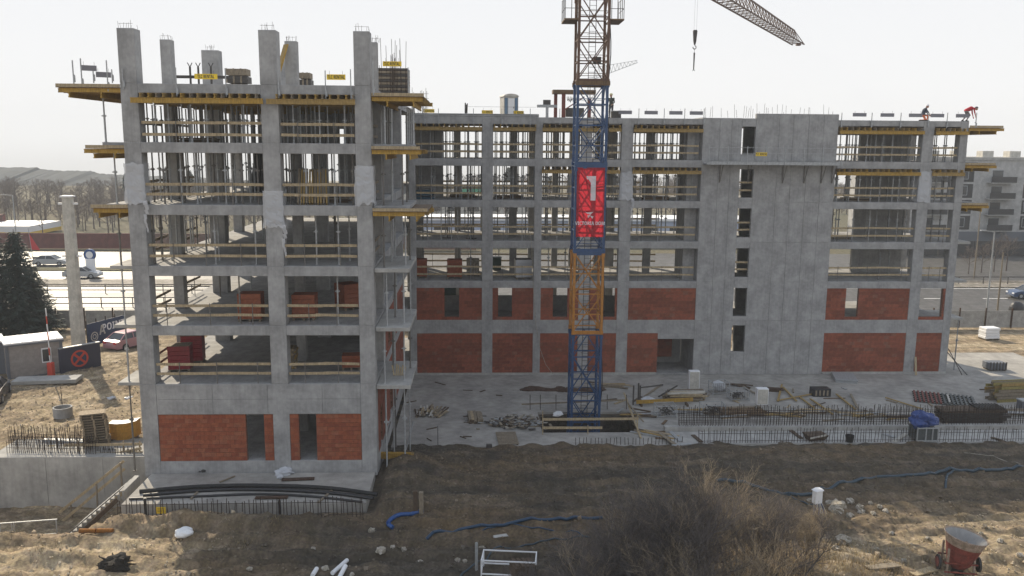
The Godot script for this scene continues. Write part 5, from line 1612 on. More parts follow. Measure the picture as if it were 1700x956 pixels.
	for q in [[98, 851, 206, 765], [104, 865, 207, 778]]: stick("plank", Z(q[0], q[1], -43.2), Z(q[2], q[3], -43.6), 0.05, 0.14, M.wood, t)
	for q in [[118, 838, 872], [160, 803, 852], [200, 768, 812]]: stick("post", Z(q[0], q[1], -43.4), Z(q[0] + 3, q[2], -43.4), 0.07, 0.07, M.woodg, t)
	t = thing("orange_cushion", "two orange foam rolls lying below the stair flight", "foam", GP(152, 886))
	for k in 2:
		var c := MB.new()
		c.tube(Vector3(-0.5 + k * 0.75, 0.14, 0), Vector3(0.2 + k * 0.75, 0.15, 0.03), 0.10, 0.09, 10, true)
		obj("roll", c.mesh(), M.orange, t)
	# temporary fence in front of the pit
	for q in [[0, 95, 869, 862, 915, 913, "tubular fence panel at the ramp pit, left of the stairs"], [153, 225, 893, 880, 915, 905, "leaning tubular fence panel below the stair flight"]]:
		var a := Z(q[0], q[2], -37.3)
		var b := Z(q[1], q[3], -37.5)
		t = thing("tube_fence", q[6], "fence", Vector3(a.x, 0, a.z))
		var lo := Z(q[0], q[4], -37.3).y
		a -= t.position
		b -= t.position
		var h := a.y - lo
		stick("top_tube", a, b, 0.045, 0.045, M.steel, t)
		stick("bottom_tube", a - Vector3(0, h, 0), b - Vector3(0, h, 0), 0.04, 0.04, M.steel, t)
		stick("middle_tube", a - Vector3(0, h * 0.5, 0), b - Vector3(0, h * 0.5, 0), 0.02, 0.02, M.steel, t)
		for f in [0.0, 0.2, 0.24, 0.98]: stick("upright", a.lerp(b, f), a.lerp(b, f) - Vector3(0, h + 0.45, 0), 0.04, 0.04, M.steel, t)
	# manhole ring and rod
	p = GP(105, 690)
	t = thing("manhole_ring", "grey concrete manhole ring standing on the sandy yard", "ring", p)
	m = MB.new()
	m.lathe(Vector3.ZERO, [Vector2(0.55, 0), Vector2(0.56, 0.62), Vector2(0.47, 0.62), Vector2(0.46, 0.05)], 24)
	obj("ring", m.mesh(), M.con, t)
	stick("rod", Vector3(-0.35, 0, -0.75), Vector3(-0.38, 1.5, -0.75), 0.03, 0.03, M.rust, t)
	# office cabin
	var c0 := G(15, 632, 0.2)
	var c1 := G(106, 620, 0.2)
	var ang := atan2(-(c1.z - c0.z), c1.x - c0.x)
	var L := c0.distance_to(c1)
	t = thing("site_office", "grey site office cabin with a white flat roof and one window", "cabin", c0, ang)
	bx("cabin", Vector3(0, 0.15, -2.6), Vector3(L, 2.55, 0), M.cabin, t, 0.03)
	bx("corner_post", Vector3(-0.06, 0.0, -0.1), Vector3(0.14, 2.6, 0.05), M.cabind, t)
	bx("corner_post", Vector3(L - 0.14, 0.0, -0.1), Vector3(L + 0.06, 2.6, 0.05), M.cabind, t)
	bx("base_rail", Vector3(0.14, 0.0, -0.1), Vector3(L - 0.14, 0.16, 0.04), M.cabind, t)
	var rf := bx("roof", Vector3(-0.15, 2.6, -2.75), Vector3(L + 0.15, 2.72, 0.12), M.white, t, 0.02)
	for i in 5: obj("roof_seam", UB, M.steel, rf, Vector3(-L * 0.42 + i * L * 0.21, 0.07, 0), Basis.from_scale(Vector3(0.05, 0.04, 2.8)))
	bx("roof_edge", Vector3(-0.16, 2.48, 0.06), Vector3(L + 0.16, 2.6, 0.13), M.cabind, t)
	var wn := bx("window", Vector3(L * 0.62, 1.0, 0.005), Vector3(L * 0.80, 2.1, 0.04), M.white, t)
	sub(wn, "pane", UBs(Vector3(L * 0.145, 0.9, 0.02)), M.glass, Vector3(L * 0.71, 1.55, 0.045))
	t = thing("grey_cabin", "second grey-blue cabin at the end of the site office", "cabin", c0 + Vector3(-4.2, 0, 0.6), ang)
	bx("cabin", Vector3(0, 0.1, -2.6), Vector3(3.9, 2.5, 0), M.cabind, t, 0.03)
	bx("roof", Vector3(-0.1, 2.5, -2.7), Vector3(4.0, 2.62, 0.1), M.white, t)
	# no-stopping board
	var b0 := G(102, 623, 0.15)
	var b1 := G(169, 610, 0.15)
	ang = atan2(-(b1.z - b0.z), b1.x - b0.x)
	L = b0.distance_to(b1)
	var H2 := Z(136, 573, (b0.z + b1.z) / 2).y - 0.2
	t = thing("no_stopping_board", "dark blue board with a red no-stopping ring beside the site office", "sign", b0, ang)
	bx("board", Vector3(0, 0.1, -0.25), Vector3(L, H2, 0), M.navy, t, 0.02)
	bx("top_edge", Vector3(-0.02, H2, -0.27), Vector3(L + 0.02, H2 + 0.06, 0.02), M.steel, t)
	var rg := MB.new()
	var cc := Vector3(L * 0.47, H2 * 0.52, 0.012)
	var R := H2 * 0.33
	for i in 40:
		var a0 := TAU * i / 40.0
		var a1 := TAU * (i + 1) / 40.0
		rg.quad(cc + Vector3(cos(a1), sin(a1), 0) * R, cc + Vector3(cos(a0), sin(a0), 0) * R, cc + Vector3(cos(a0), sin(a0), 0) * R * 0.78, cc + Vector3(cos(a1), sin(a1), 0) * R * 0.78)
	for s in [-1.0, 1.0]: rg.bar(cc + Vector3(-s, -1, 0) * R * 0.6, cc + Vector3(s, 1, 0) * R * 0.6, 0.004, R * 0.26)
	obj("red_ring_and_cross", rg.mesh(), M.signred, t)
	rg = MB.new()
	for i in 24: rg.tri(cc - Vector3(0, 0, 0.008), cc + Vector3(cos(TAU * (i + 1) / 24.0), sin(TAU * (i + 1) / 24.0), -0.008) * Vector3(R * 0.78, R * 0.78, 1), cc + Vector3(cos(TAU * i / 24.0), sin(TAU * i / 24.0), -0.008) * Vector3(R * 0.78, R * 0.78, 1))
	obj("blue_disc", rg.mesh(), M.navy2, t)
	# barrier post with its raised boom
	p = G(86, 627, 0.2)
	t = thing("barrier", "red barrier post with a raised red and white boom", "barrier", p)
	bx("post", Vector3(-0.2, 0, -0.2), Vector3(0.2, 1.15, 0.2), M.signred, t, 0.04)
	for i in 7: stick("boom_band", Vector3(0, 1.1 + i * 0.58, 0), Vector3(-0.03, 1.1 + (i + 1) * 0.58, 0), 0.09, 0.05, M.white if i % 2 == 0 else M.signred, t)
	t = thing("kerb_slab", "long flat concrete plate lying before the site office", "slab", GP(80, 634), 0.12)
	bx("plate", Vector3(-2.2, 0.02, -0.7), Vector3(2.1, 0.3, 0.7), M.conp, t, 0.03)
	# banner fence behind
	var f0 := G(147, 579, 0.0)
	var f1 := G(209, 561, 0.0)
	ang = atan2(-(f1.z - f0.z), f1.x - f0.x)
	L = f0.distance_to(f1)
	t = thing("banner_fence", "dark blue printed banner on a fence behind the no-stopping board", "banner", f0, ang)
	bx("banner", Vector3(0, 0.15, -0.02), Vector3(L, 2.1, 0.02), M.navy2, t)
	for i in 5: stick("post", Vector3(L * i / 4.0, 0, -0.05), Vector3(L * i / 4.0, 2.4, -0.05), 0.06, 0.06, M.rust, t)
	flat_text("POINT", 0.62, M.white, t, Vector3(L * 0.68, 1.45, 0.03))
	flat_text("A", 0.8, M.cream, t, Vector3(L * 0.38, 1.3, 0.03))
	rg = MB.new()
	for i in 20:
		var a0 := TAU * i / 20.0
		var a1 := TAU * (i + 1) / 20.0
		for r in [[0.42, 0.32], [0.22, 0.14]]: rg.quad(Vector3(cos(a1), sin(a1), 0) * r[0], Vector3(cos(a0), sin(a0), 0) * r[0], Vector3(cos(a0), sin(a0), 0) * r[1], Vector3(cos(a1), sin(a1), 0) * r[1])
	obj("round_emblem", rg.mesh(), M.cream, t, Vector3(L * 0.17, 0.9, 0.03))
	# tall concrete mast
	p = Vector3(Z(130, 560, -71).x, 0, -71)
	var hh := Z(112, 327, -71).y
	t = thing("concrete_mast", "tall pale square concrete mast with small floodlights behind the office", "mast", p)
	m = MB.new()
	m.hexa([Vector3(-0.42, 0, 0.4), Vector3(0.42, 0, 0.4), Vector3(0.42, 0, -0.4), Vector3(-0.42, 0, -0.4), Vector3(-0.33, hh, 0.3), Vector3(0.33, hh, 0.3), Vector3(0.33, hh, -0.3), Vector3(-0.33, hh, -0.3)])
	obj("shaft", m.mesh(), M.cream, t)
	bx("cap", Vector3(-0.45, hh, -0.4), Vector3(0.45, hh + 0.12, 0.4), M.white, t)
	for y in [hh - 0.6, hh * 0.62]:
		for s in [-1.0, 1.0]: bx("floodlight", Vector3(s * 0.42, y, -0.1), Vector3(s * 0.75, y + 0.14, 0.12), M.white, t)
	pile("plank_stack", "upright boards leaning by the foot of the concrete mast", "boards", G(133, 588, 0.1), 0.0, 6, 0.4, 0.12, 0.3, 3, [M.wood, M.cream], 0.1)
	# cars in the yard
	car(GP(219, 575), 1.1, M.carpink, "pale pinkish-red car parked behind the tower's left corner")
	car(GP(-14, 662), 1.9, M.cardark, "dark car parked before the grey-blue cabin")
	for q in [[186, 660, "crumpled white sheet on the sandy yard beside the mast's shadow"], [215, 660, "white plastic scrap on the sandy yard near the tower"]]:
		var mm := MB.new()
		mm.blob(Vector3.ZERO, Vector3(0.32, 0.1, 0.2), n2, 0.9, 8, 2.0)
		tag(obj("plastic_scrap", mm.mesh(), M.film, null, GP(q[0], q[1]) + Vector3(0, 0.08, 0)), q[2], "plastic")

# ---------- in front
func hose(called: String, label: String, cat: String, pts: Array, r: float, m: Material, lift := 0.0):
	# pts are pixels on the soil; smoothed and laid on it
	var w := []
	for q in pts: w.append(GP(q[0], q[1]))
	var c := Curve3D.new()
	for i in w.size():
		var tn: Vector3 = (w[mini(i + 1, w.size() - 1)] - w[maxi(i - 1, 0)]) / 6.0
		c.add_point(w[i], -tn, tn)
	var o := []
	var l := c.get_baked_length()
	var k := int(l / 0.35) + 2
	for i in k + 1:
		var p := c.sample_baked(l * i / k)
		p.y = maxf(height(p.x, p.z), p.y - 0.3) + r * 0.9 + lift
		o.append(p)
	var mb := MB.new()
	mb.path(o, r, 8)
	tag(obj(called, mb.mesh(), m), label, cat)
func rock(px: float, py: float, w: float, label: String, m: Material = null):
	var p := GP(px, py)
	var s := w * p.distance_to(EYE) / FOC * 0.5
	var mb := MB.new()
	mb.blob(Vector3.ZERO, Vector3(s, s * rng.randf_range(0.5, 0.75), s * rng.randf_range(0.7, 0.95)), n2, 0.75, 7, 2.5 + fmod(px, 3.0))
	tag(obj("rock", mb.mesh(), m if m else M.stone, null, p + Vector3(0, s * 0.25, 0), Basis(Vector3.UP, px)), label, "rock", "rocks and concrete lumps on the soil")
func front_things():
	# on the apron
	var t := thing("black_pipes", "bundle of thick black pipes lying across the apron before the tower", "pipes", Vector3(0, 0.5, 0))
	for q in [[0.105, [[232, 819], [330, 811], [430, 809], [540, 813], [626, 824]]], [0.085, [[238, 825], [330, 817], [430, 815], [540, 820], [620, 830]]], [0.06, [[215, 830], [320, 826], [430, 822], [520, 826], [600, 835]]]]:
		var o := []
		for p in q[1]: o.append(G(p[0], p[1], 0.5) - Vector3(0, 0.5, 0) + Vector3(0, q[0], 0))
		var c := MB.new()
		var cv := Curve3D.new()
		for i in o.size():
			var tn: Vector3 = (o[mini(i + 1, 4)] - o[maxi(i - 1, 0)]) / 6.0
			cv.add_point(o[i], -tn, tn)
		var w := []
		for i in 31: w.append(cv.sample_baked(cv.get_baked_length() * i / 30.0))
		c.path(w, q[0], 8)
		obj("pipe", c.mesh(), M.rubber if q[0] > 0.1 else M.black, t)
	rebar_row("long row of upright reinforcement along the apron's front edge", G(196, 864, 0.35), G(604, 858, 0.35), 0.95, 0.17, [0.12, 0.75], 0.0)
	stick_thing("post", "dark post in the tower's rebar row by the yellow sign", G(243, 864, 0.3), 1.05, 0.12, M.black)
	stick_thing("post", "dark post midway along the tower's rebar row", G(465, 860, 0.3), 0.85, 0.12, M.black)
	blank_sign(Z(267, 847, -38.2), 0.46, 0.32, "yellow sign with dark print on the rebar row before the tower")
	for q in [[468, 796, 522, 794, 0.3, "rusty brown plank on the apron below the second doorway"], [424, 826, 478, 825, 0.26, "brown plank on the apron between the pipes and the rebar"], [528, 834, 551, 814, 0.1, "pale batten lying across the black pipes"], [317, 828, 332, 812, 0.08, "thin batten across the black pipes near the left"], [365, 800, 390, 790, 0.08, "grey batten on the apron in front of the brick wall"]]:
		var a := G(q[0], q[1], 0.56)
		var b := G(q[2], q[3], 0.56)
		var pl := stick("plank", a, b, q[4], 0.05, M.brown if q[4] > 0.2 else M.woodg, null)
		tag(pl, q[5], "plank")
	for q in [[473, 785, 0.5, "crumpled white plastic sheet on the apron below the middle column"], [338, 782, 0.25, "dark scrap lying against the tower's plinth"], [466, 793, 0.2, "small white scrap beside the brown apron plank"]]:
		var mm := MB.new()
		mm.blob(Vector3.ZERO, Vector3(q[2], q[2] * 0.4, q[2] * 0.6), n2, 0.8, 8, 2.2)
		tag(obj("plastic_scrap", mm.mesh(), M.film if q[2] != 0.25 else M.dark, null, G(q[0], q[1], 0.55) + Vector3(0, 0.05, 0)), q[3], "plastic")
	var mb := MB.new()
	mb.blob(Vector3.ZERO, Vector3(0.44, 0.22, 0.3), n2, 0.35, 12, 1.6)
	tag(obj("white_sack", mb.mesh(), M.white, null, GP(307, 890) + Vector3(0, 0.1, 0)), "full white sack lying on the soil ridge before the tower", "sack")
	# foot of the balcony props
	pile("prop_sills", "crossed yellow timbers under the balcony props at the tower's corner", "timber", GP(655, 760) + Vector3(0, 0.02, 0), 1.45, 5, 2.0, 0.2, 0.12, 2, [M.yel2, M.yel], 0.12)
	t = thing("raking_props", "pair of slanting pale props at the foot of the tower's right corner", "props", GP(650, 757) + Vector3(0, 0.15, 0))
	for x in [-0.5, 0.75]: stick("prop", Vector3(x, 0, 0.3), Vector3(x + 0.45, 1.7, -0.5), 0.07, 0.07, M.steel, t)
	# stump, pipes and hoses
	var p := GP(695, 847)
	t = thing("timber_post", "short thick weathered double post standing in the dark soil", "post", p)
	stick("post", Vector3(-0.12, -0.1, 0), Vector3(-0.14, 1.12, 0), 0.22, 0.2, M.woodd, t)
	stick("post", Vector3(0.13, -0.1, 0.02), Vector3(0.12, 1.05, 0.02), 0.22, 0.2, M.woodg, t)
	hose("blue_pipe", "bright blue bent pipe end sticking out of the soil", "pipe", [[703, 851], [675, 855], [650, 864], [644, 871], [652, 878]], 0.1, M.blue)
	hose("blue_hose", "long blue hose lying on the soil left of the shrub", "hose", [[708, 889], [760, 883], [800, 876], [850, 868], [920, 865], [1000, 861]], 0.075, M.hose2)
	hose("blue_hose", "thin blue hose branching off toward the shrub", "hose", [[800, 882], [835, 872], [875, 872], [920, 882], [980, 892]], 0.035, M.hose2)
	hose("blue_hose", "thin dark blue hose passing behind the white rack", "hose", [[762, 954], [785, 940], [830, 915], [890, 902], [980, 893]], 0.04, M.hose)
	hose("blue_hose", "blue-grey hose snaking across the soil right of the shrub", "hose", [[1190, 797], [1250, 807], [1310, 822], [1350, 818], [1375, 812], [1440, 797], [1520, 790], [1580, 780], [1640, 782], [1705, 778]], 0.085, M.hose)
	hose("blue_hose", "short hose end dropping off the long blue-grey hose", "hose", [[1583, 781], [1573, 788], [1570, 800], [1570, 806]], 0.06, M.hose)
	hose("blue_hose", "thin hose leading from the electric box into the shrub", "hose", [[1350, 838], [1330, 832], [1305, 822]], 0.035, M.hose)
	hose("cable", "thin pale cable on the dark soil near the rebar", "cable", [[1600, 752], [1640, 757], [1670, 766], [1700, 772]], 0.02, M.stone)
	# electric box on a frame with cables
	p = GP(1355, 850)
	t = thing("electric_box", "white electric box on thin legs with a skirt of pale cables", "box", p, 0.3)
	bx("cabinet", Vector3(-0.2, 0.45, -0.15), Vector3(0.2, 1.1, 0.15), M.white, t, 0.03)
	var lid := MB.new()
	lid.hexa([Vector3(-0.23, 1.1, 0.18), Vector3(0.23, 1.1, 0.18), Vector3(0.23, 1.1, -0.18), Vector3(-0.23, 1.1, -0.18), Vector3(-0.05, 1.2, 0.12), Vector3(0.2, 1.17, 0.14), Vector3(0.2, 1.17, -0.14), Vector3(-0.05, 1.2, -0.12)])
	obj("lid", lid.mesh(), M.white, t)
	for s in [-0.17, 0.17]: stick("leg", Vector3(s, 0, 0), Vector3(s, 0.46, 0), 0.05, 0.05, M.steel, t)
	for i in 8:
		var cbl := MB.new()
		var x := -0.16 + i * 0.045
		cbl.path([Vector3(x, 0.5, 0.16), Vector3(x * 1.6, 0.28, 0.22), Vector3(x * 2.6 - 0.1, 0.04, 0.35)], 0.014, 5)
		obj("cable", cbl.mesh(), M.cream if i % 3 else M.blue, t)
	# rocks
	for q in [[633, 925, 19], [652, 909, 8], [671, 911, 10], [617, 884, 14], [520, 908, 9], [698, 934, 10], [760, 921, 9], [772, 921, 8], [800, 902, 11], [415, 946, 9], [585, 951, 10], [540, 945, 12]]: rock(q[0], q[1], q[2], "pale rounded stone on the dark soil left of the white rack")
	for q in [[1378, 836, 16], [1392, 841, 24], [1412, 829, 14], [1427, 843, 12], [1388, 852, 22], [1411, 853, 12], [1430, 852, 12], [1450, 850, 10], [1470, 849, 9], [1345, 832, 10], [1460, 841, 8], [1445, 836, 7]]: rock(q[0], q[1], q[2], "broken concrete lump beside the electric box")
	for q in [[1692, 930, 10], [1628, 886, 8], [1660, 900, 10], [1540, 895, 7], [1480, 887, 8], [1500, 930, 9], [1455, 912, 8], [1400, 905, 24], [1388, 915, 14]]: rock(q[0], q[1], q[2], "stone on the sunlit ground around the concrete skip")
	t = thing("broken_slab", "small broken concrete plate beside the blue hose", "slab", GP(832, 889), 0.3)
	bx("plate", Vector3(-0.32, 0.05, -0.2), Vector3(0.32, 0.14, 0.2), M.conp, t, 0.02)
	# white pipes
	for q in [[552, 954, 576, 928, "white plastic pipe, longest of three at the lower edge"], [563, 962, 574, 944, "white plastic pipe, middle one of three at the lower edge"], [519, 962, 526, 948, "white plastic pipe lying apart from two others"]]:
		var mb2 := MB.new()
		var a := GP(q[0], q[1]) + Vector3(0, 0.12, 0)
		var b := GP(q[2], q[3]) + Vector3(0, 0.14, 0)
		mb2.tube(a, b, 0.09, 0.09, 10, true)
		tag(obj("white_pipe", mb2.mesh(), M.white, null), q[4], "pipe")
	# white rack
	p = GP(842, 950)
	t = thing("white_rack", "white tubular steel rack with braced ends beside the shrub", "rack", p, -0.12)
	for e in [[-1.0, 0.25], [1.15, -0.25]]:
		for s in [-0.45, 0.45]: stick("upright", Vector3(e[0], 0, s), Vector3(e[0], 0.95, s), 0.045, 0.045, M.white, t)
		stick("end_tube", Vector3(e[0], 0.92, -0.45), Vector3(e[0], 0.92, 0.45), 0.04, 0.04, M.white, t)
		stick("brace", Vector3(e[0], 0.2, -0.45), Vector3(e[0], 0.9, 0.45), 0.03, 0.03, M.white, t)
		stick("brace", Vector3(e[0], 0.9, -0.45), Vector3(e[0], 0.2, 0.45), 0.03, 0.03, M.white, t)
	for s in [-0.45, 0.45]:
		for y in [0.35, 0.92]: stick("long_tube", Vector3(-1.0, y, s), Vector3(1.15, y, s), 0.045, 0.045, M.white, t)
	stick_thing("fence_post", "single pale upright post beside the white rack", GP(791, 946), 1.15, 0.1, M.steel)
	mb = MB.new()
	mb.box(Vector3(0, 0.3, 0), Vector3(0.9, 0.6, 0.7), Basis(Vector3.UP, 0.3))
	for i in 4: mb.box(Vector3(-0.3 + i * 0.2, 0.62, 0), Vector3(0.12, 0.05, 0.75), Basis(Vector3.UP, 0.3))
	tag(obj("crate", mb.mesh(), M.woodd, null, GP(868, 958)), "dark wooden crate standing behind the white rack", "crate")
	# uprooted stump
	p = GP(192, 950)
	t = thing("root_stump", "black uprooted tree stump with splayed roots on the sunlit soil", "stump", p)
	mb = MB.new()
	mb.blob(Vector3(0, 0.2, 0), Vector3(0.55, 0.35, 0.45), n2, 0.9, 10, 2.4)
	obj("stump", mb.mesh(), M.root, t)
	for i in 14:
		var a := rng.randf() * TAU
		var r := MB.new()
		var e := Vector3(cos(a) * rng.randf_range(0.5, 1.0), rng.randf_range(-0.05, 0.65), sin(a) * 0.6)
		r.tube(Vector3(0, 0.2, 0), e * 0.6 + Vector3(0, 0.12, 0), 0.09, 0.05, 5)
		r.tube(e * 0.6 + Vector3(0, 0.12, 0), e, 0.05, 0.015, 5)
		obj("root", r.mesh(), M.root, t)
	# concrete skip
	p = GP(1588, 946)
	t = thing("concrete_skip", "rusty red conical concrete skip on a wheeled steel frame", "skip", p, -0.2)
	var tilt := Basis(Vector3(0, 0, 1), -0.17)
	mb = MB.new()
	mb.lathe(Vector3(0, 0.25, 0), [Vector2(0.25, 0), Vector2(0.45, 0.25), Vector2(0.6, 0.75), Vector2(0.68, 1.05)], 24, tilt)
	obj("hopper", mb.mesh(), M.skipred, t)
	mb = MB.new()
	mb.lathe(Vector3(0, 0.25, 0), [Vector2(0.683, 1.04), Vector2(0.79, 1.38), Vector2(0.83, 1.4), Vector2(0.81, 1.43), Vector2(0.77, 1.38)], 24, tilt)
	obj("rim", mb.mesh(), M.skiprim, t)
	mb = MB.new()
	mb.lathe(Vector3(0, 0.25, 0), [Vector2(0.77, 1.38), Vector2(0.64, 1.02), Vector2(0.33, 0.3), Vector2(0.0, 0.28)], 24, tilt)
	obj("inner_lining", mb.mesh(), M.con, t)
	for a in [0.6, 2.5, 3.9, 5.5]:
		var o := Vector3(cos(a) * 0.6, 0, sin(a) * 0.6)
		stick("leg", o * 1.05, o * 1.02 + Vector3(0, 1.2, 0), 0.07, 0.07, M.skiprim, t)
	for y in [0.25, 0.62]:
		stick("crossbar", Vector3(-0.62, y, 0.45), Vector3(0.62, y, 0.45), 0.05, 0.05, M.skipred, t)
		stick("crossbar", Vector3(-0.62, y, -0.45), Vector3(0.62, y, -0.45), 0.05, 0.05, M.skipred, t)
	for s in [-1.0, 1.0]:
		mb = MB.new()
		mb.tube(Vector3(s * 0.72, 0.5, 0.1), Vector3(s * 0.79, 0.5, 0.1), 0.3, 0.3, 16, true)
		var wh := obj("wheel", mb.mesh(), M.dark, t)
		mb = MB.new()
		mb.tube(Vector3(s * 0.79, 0.5, 0.1), Vector3(s * 0.82, 0.5, 0.1), 0.2, 0.2, 12, true)
		obj("hub", mb.mesh(), M.rustred, wh)
	mb = MB.new()
	mb.tube(Vector3(0, 0.3, 0.1), Vector3(0, 0.06, 0.1), 0.22, 0.26, 12, true)
	obj("outlet", mb.mesh(), M.black, t)
	for q in [[1515, 956, 1550, 948, "pale board lying before the concrete skip"], [1560, 955, 1600, 952, "second pale board lying at the foot of the concrete skip"], [1440, 945, 1490, 940, "striped board half buried beside the bank"]]:
		tag(stick("plank", GP(q[0], q[1]) + Vector3(0, 0.07, 0), GP(q[2], q[3]) + Vector3(0, 0.07, 0), 0.35, 0.05, M.wood if q[0] > 1500 else M.woodg, null), q[4], "plank")
func stick_thing(called: String, label: String, at: Vector3, h: float, w: float, m: Material):
	var mb := MB.new()
	mb.box(Vector3(0, h / 2 - 0.1, 0), Vector3(w, h + 0.2, w * 0.9), Basis(Vector3.UP, 0.3))
	mb.box(Vector3(0, h + 0.012, 0), Vector3(w * 0.8, 0.03, w * 0.7), Basis(Vector3.UP, 0.3))
	tag(obj(called, mb.mesh(), m, null, at), label, "post")

# ---------- on the concrete slab
func basket(px: float, py: float, w: float, h: float, d: float, turn: float, label: String, fill: Material = null):
	var t := thing("wire_basket", label, "basket", G(px, py, 0.0), turn)
	for x in [-w / 2, w / 2]:
		for z in [-d / 2, d / 2]: stick("post", Vector3(x, 0, z), Vector3(x, h, z), 0.05, 0.05, M.steel, t)
	for y in [0.12, h - 0.03]:
		for z in [-d / 2, d / 2]: stick("rail", Vector3(-w / 2, y, z), Vector3(w / 2, y, z), 0.04, 0.04, M.steel, t)
		for x in [-w / 2, w / 2]: stick("rail", Vector3(x, y, -d / 2), Vector3(x, y, d / 2), 0.04, 0.04, M.steel, t)
	var m := MB.new()
	for i in 9:
		var f := i / 8.0 - 0.5
		m.tube(Vector3(f * w, 0.1, d / 2), Vector3(f * w, h, d / 2), 0.007, 0.007, 4)
		m.tube(Vector3(-w / 2, 0.12 + (h - 0.15) * i / 8.0, d / 2), Vector3(w / 2, 0.12 + (h - 0.15) * i / 8.0, d / 2), 0.007, 0.007, 4)
	tag(obj("mesh_side", m.mesh(), M.steeld, t), "thin wire mesh", "", "", "stuff")
	var l := MB.new()
	if fill == M.film: l.blob(Vector3(0, h * 0.62, 0), Vector3(w * 0.42, h * 0.4, d * 0.4), n2, 0.5, 10, 1.7)
	else:
		for i in 14: l.bar(Vector3(rng.randf_range(-0.4, 0.4) * w, rng.randf_range(0.15, h * 0.8), -d * 0.4), Vector3(rng.randf_range(-0.4, 0.4) * w, rng.randf_range(0.15, h * 0.8), d * 0.4), 0.05, 0.05)
	obj("contents", l.mesh(), fill if fill else M.steeld, t)
func plank_px(x0: float, y0: float, x1: float, y1: float, w: float, m: Material, label: String, h := 0.035, group := ""):
	var o := stick("plank", G(x0, y0, 0) + Vector3(0, h, 0), G(x1, y1, 0) + Vector3(0, h + 0.01, 0), w, 0.045, m, null)
	tag(o, label, "plank", group)
func slab_things():
	# timber heaps
	var t := thing("timber_heap", "heap of short broken planks on the slab beside the tower's balconies", "timber", G(712, 690, 0))
	for i in 70:
		var a := Vector3(rng.randf_range(-0.8, 0.75), 0.03, rng.randf_range(-0.4, 0.5))
		a.y += 0.38 * maxf(0.0, 1.0 - a.length() / 0.95) * rng.randf()
		stick("board", a, a + Vector3(rng.randf_range(-0.2, 0.5), rng.randf_range(0.0, 0.22), rng.randf_range(-0.9, -0.3)).normalized() * rng.randf_range(0.5, 1.0), 0.11, 0.045, [M.woodg, M.wood, M.cream, M.woodd][i % 4], t)
	t = pile("timber_bundle", "neat bundle of old boards tied lengthwise on the slab", "timber", G(789, 696, 0), 0.05, 20, 1.75, 0.17, 0.07, 5, [M.woodg, M.wood, M.woodd], 0.05)
	for z in [-0.6, 0.6]: bx("bearer", Vector3(-0.75, -0.01, z - 0.04), Vector3(0.75, 0.03, z + 0.04), M.woodd, t)
	t = thing("rubble_heap", "flat heap of grey scrap boards and rubble left of the crane pit", "rubble", G(857, 704, 0))
	for i in 230:
		var a := Vector3(rng.randfn(0, 0.8), 0.03, rng.randfn(0, 0.55))
		a.y += maxf(0.0, 0.45 - 0.24 * a.length()) * rng.randf()
		stick("scrap", a, a + Vector3(rng.randf_range(-0.5, 0.5), rng.randf_range(-0.08, 0.12), rng.randf_range(-0.4, 0.4)), rng.randf_range(0.05, 0.22), 0.04, [M.woodg, M.woodd, M.steel, M.stone, M.steeld][i % 5], t)
	t = thing("flat_pallet", "pale slatted duckboard lying at the slab edge", "pallet", G(842, 729, 0), 0.06)
	for i in 9: bx("slat", Vector3(-0.6, 0.06, -1.1 + i * 0.25), Vector3(0.6, 0.09, -0.95 + i * 0.25), M.woodg, t)
	for x in [-0.5, 0.5]: bx("runner", Vector3(x - 0.05, 0, -1.1), Vector3(x + 0.05, 0.06, 1.05), M.woodd, t)
	t = thing("concrete_block", "small dark block at the slab edge beside the duckboard", "block", G(812, 743, 0))
	bx("block", Vector3(-0.17, 0, -0.12), Vector3(0.17, 0.2, 0.12), M.steeld, t, 0.015)
	stick_thing("marker_rod", "thin dark rod upright on the slab beyond the balcony", G(727, 742, 0), 1.25, 0.035, M.steeld)
	# guard round the crane pit
	t = thing("pit_guard", "plank guard rails on posts round the crane's pit", "guard rail", Vector3.ZERO)
	for q in [[900, 696, 1060, 695], [902, 710, 1000, 710]]: stick("plank", Z(q[0], q[1], -49.6), Z(q[2], q[3], -49.6), 0.04, 0.15, M.wood, t)
	for q in [[901, 682, 726], [976, 706, 722], [1058, 690, 724]]: stick("post", Z(q[0], q[1], -49.6), Z(q[0], q[2], -49.6), 0.13, 0.05, M.wood, t)
	stick("plank", Z(866, 671, -54.6), Z(1035, 664, -54.4), 0.03, 0.1, M.woodg, t)
	for x in [880, 897, 923, 942, 1008, 1040]: stick("post", Z(x, 655, -54.5), Z(x, 682, -54.5), 0.04, 0.04, M.rust, t)
	stick("raker", G(1036, 652, 0.5), G(1064, 727, 0.05), 0.12, 0.05, M.wood, t)
	stick("raker", G(1042, 668, 0.5), G(1068, 700, 0.3), 0.08, 0.05, M.woodg, t)
	var mb := MB.new()
	mb.blob(Vector3.ZERO, Vector3(0.38, 0.15, 0.25), n2, 0.7, 9, 1.9)
	tag(obj("white_sack", mb.mesh(), M.white, null, G(927, 690, 0.0) + Vector3(0, 0.12, 0)), "white bag at the rim of the crane pit", "sack")
	mb = MB.new()
	mb.blob(Vector3.ZERO, Vector3(0.55, 0.25, 0.3), n2, 0.5, 9, 1.6)
	tag(obj("white_sheet", mb.mesh(), M.film, null, G(1075, 668, 0.0) + Vector3(0, 0.15, 0)), "pale blue plastic sheet heaped beside the long yellow girder", "plastic")
	mb = MB.new()
	for k in 7: mb.blob(Vector3(-2.4 + k * 0.8, 0, rng.randf_range(-0.15, 0.15)), Vector3(rng.randf_range(0.6, 1.0), rng.randf_range(0.1, 0.2), rng.randf_range(0.3, 0.5)), n2, 0.8, 9, 1.5)
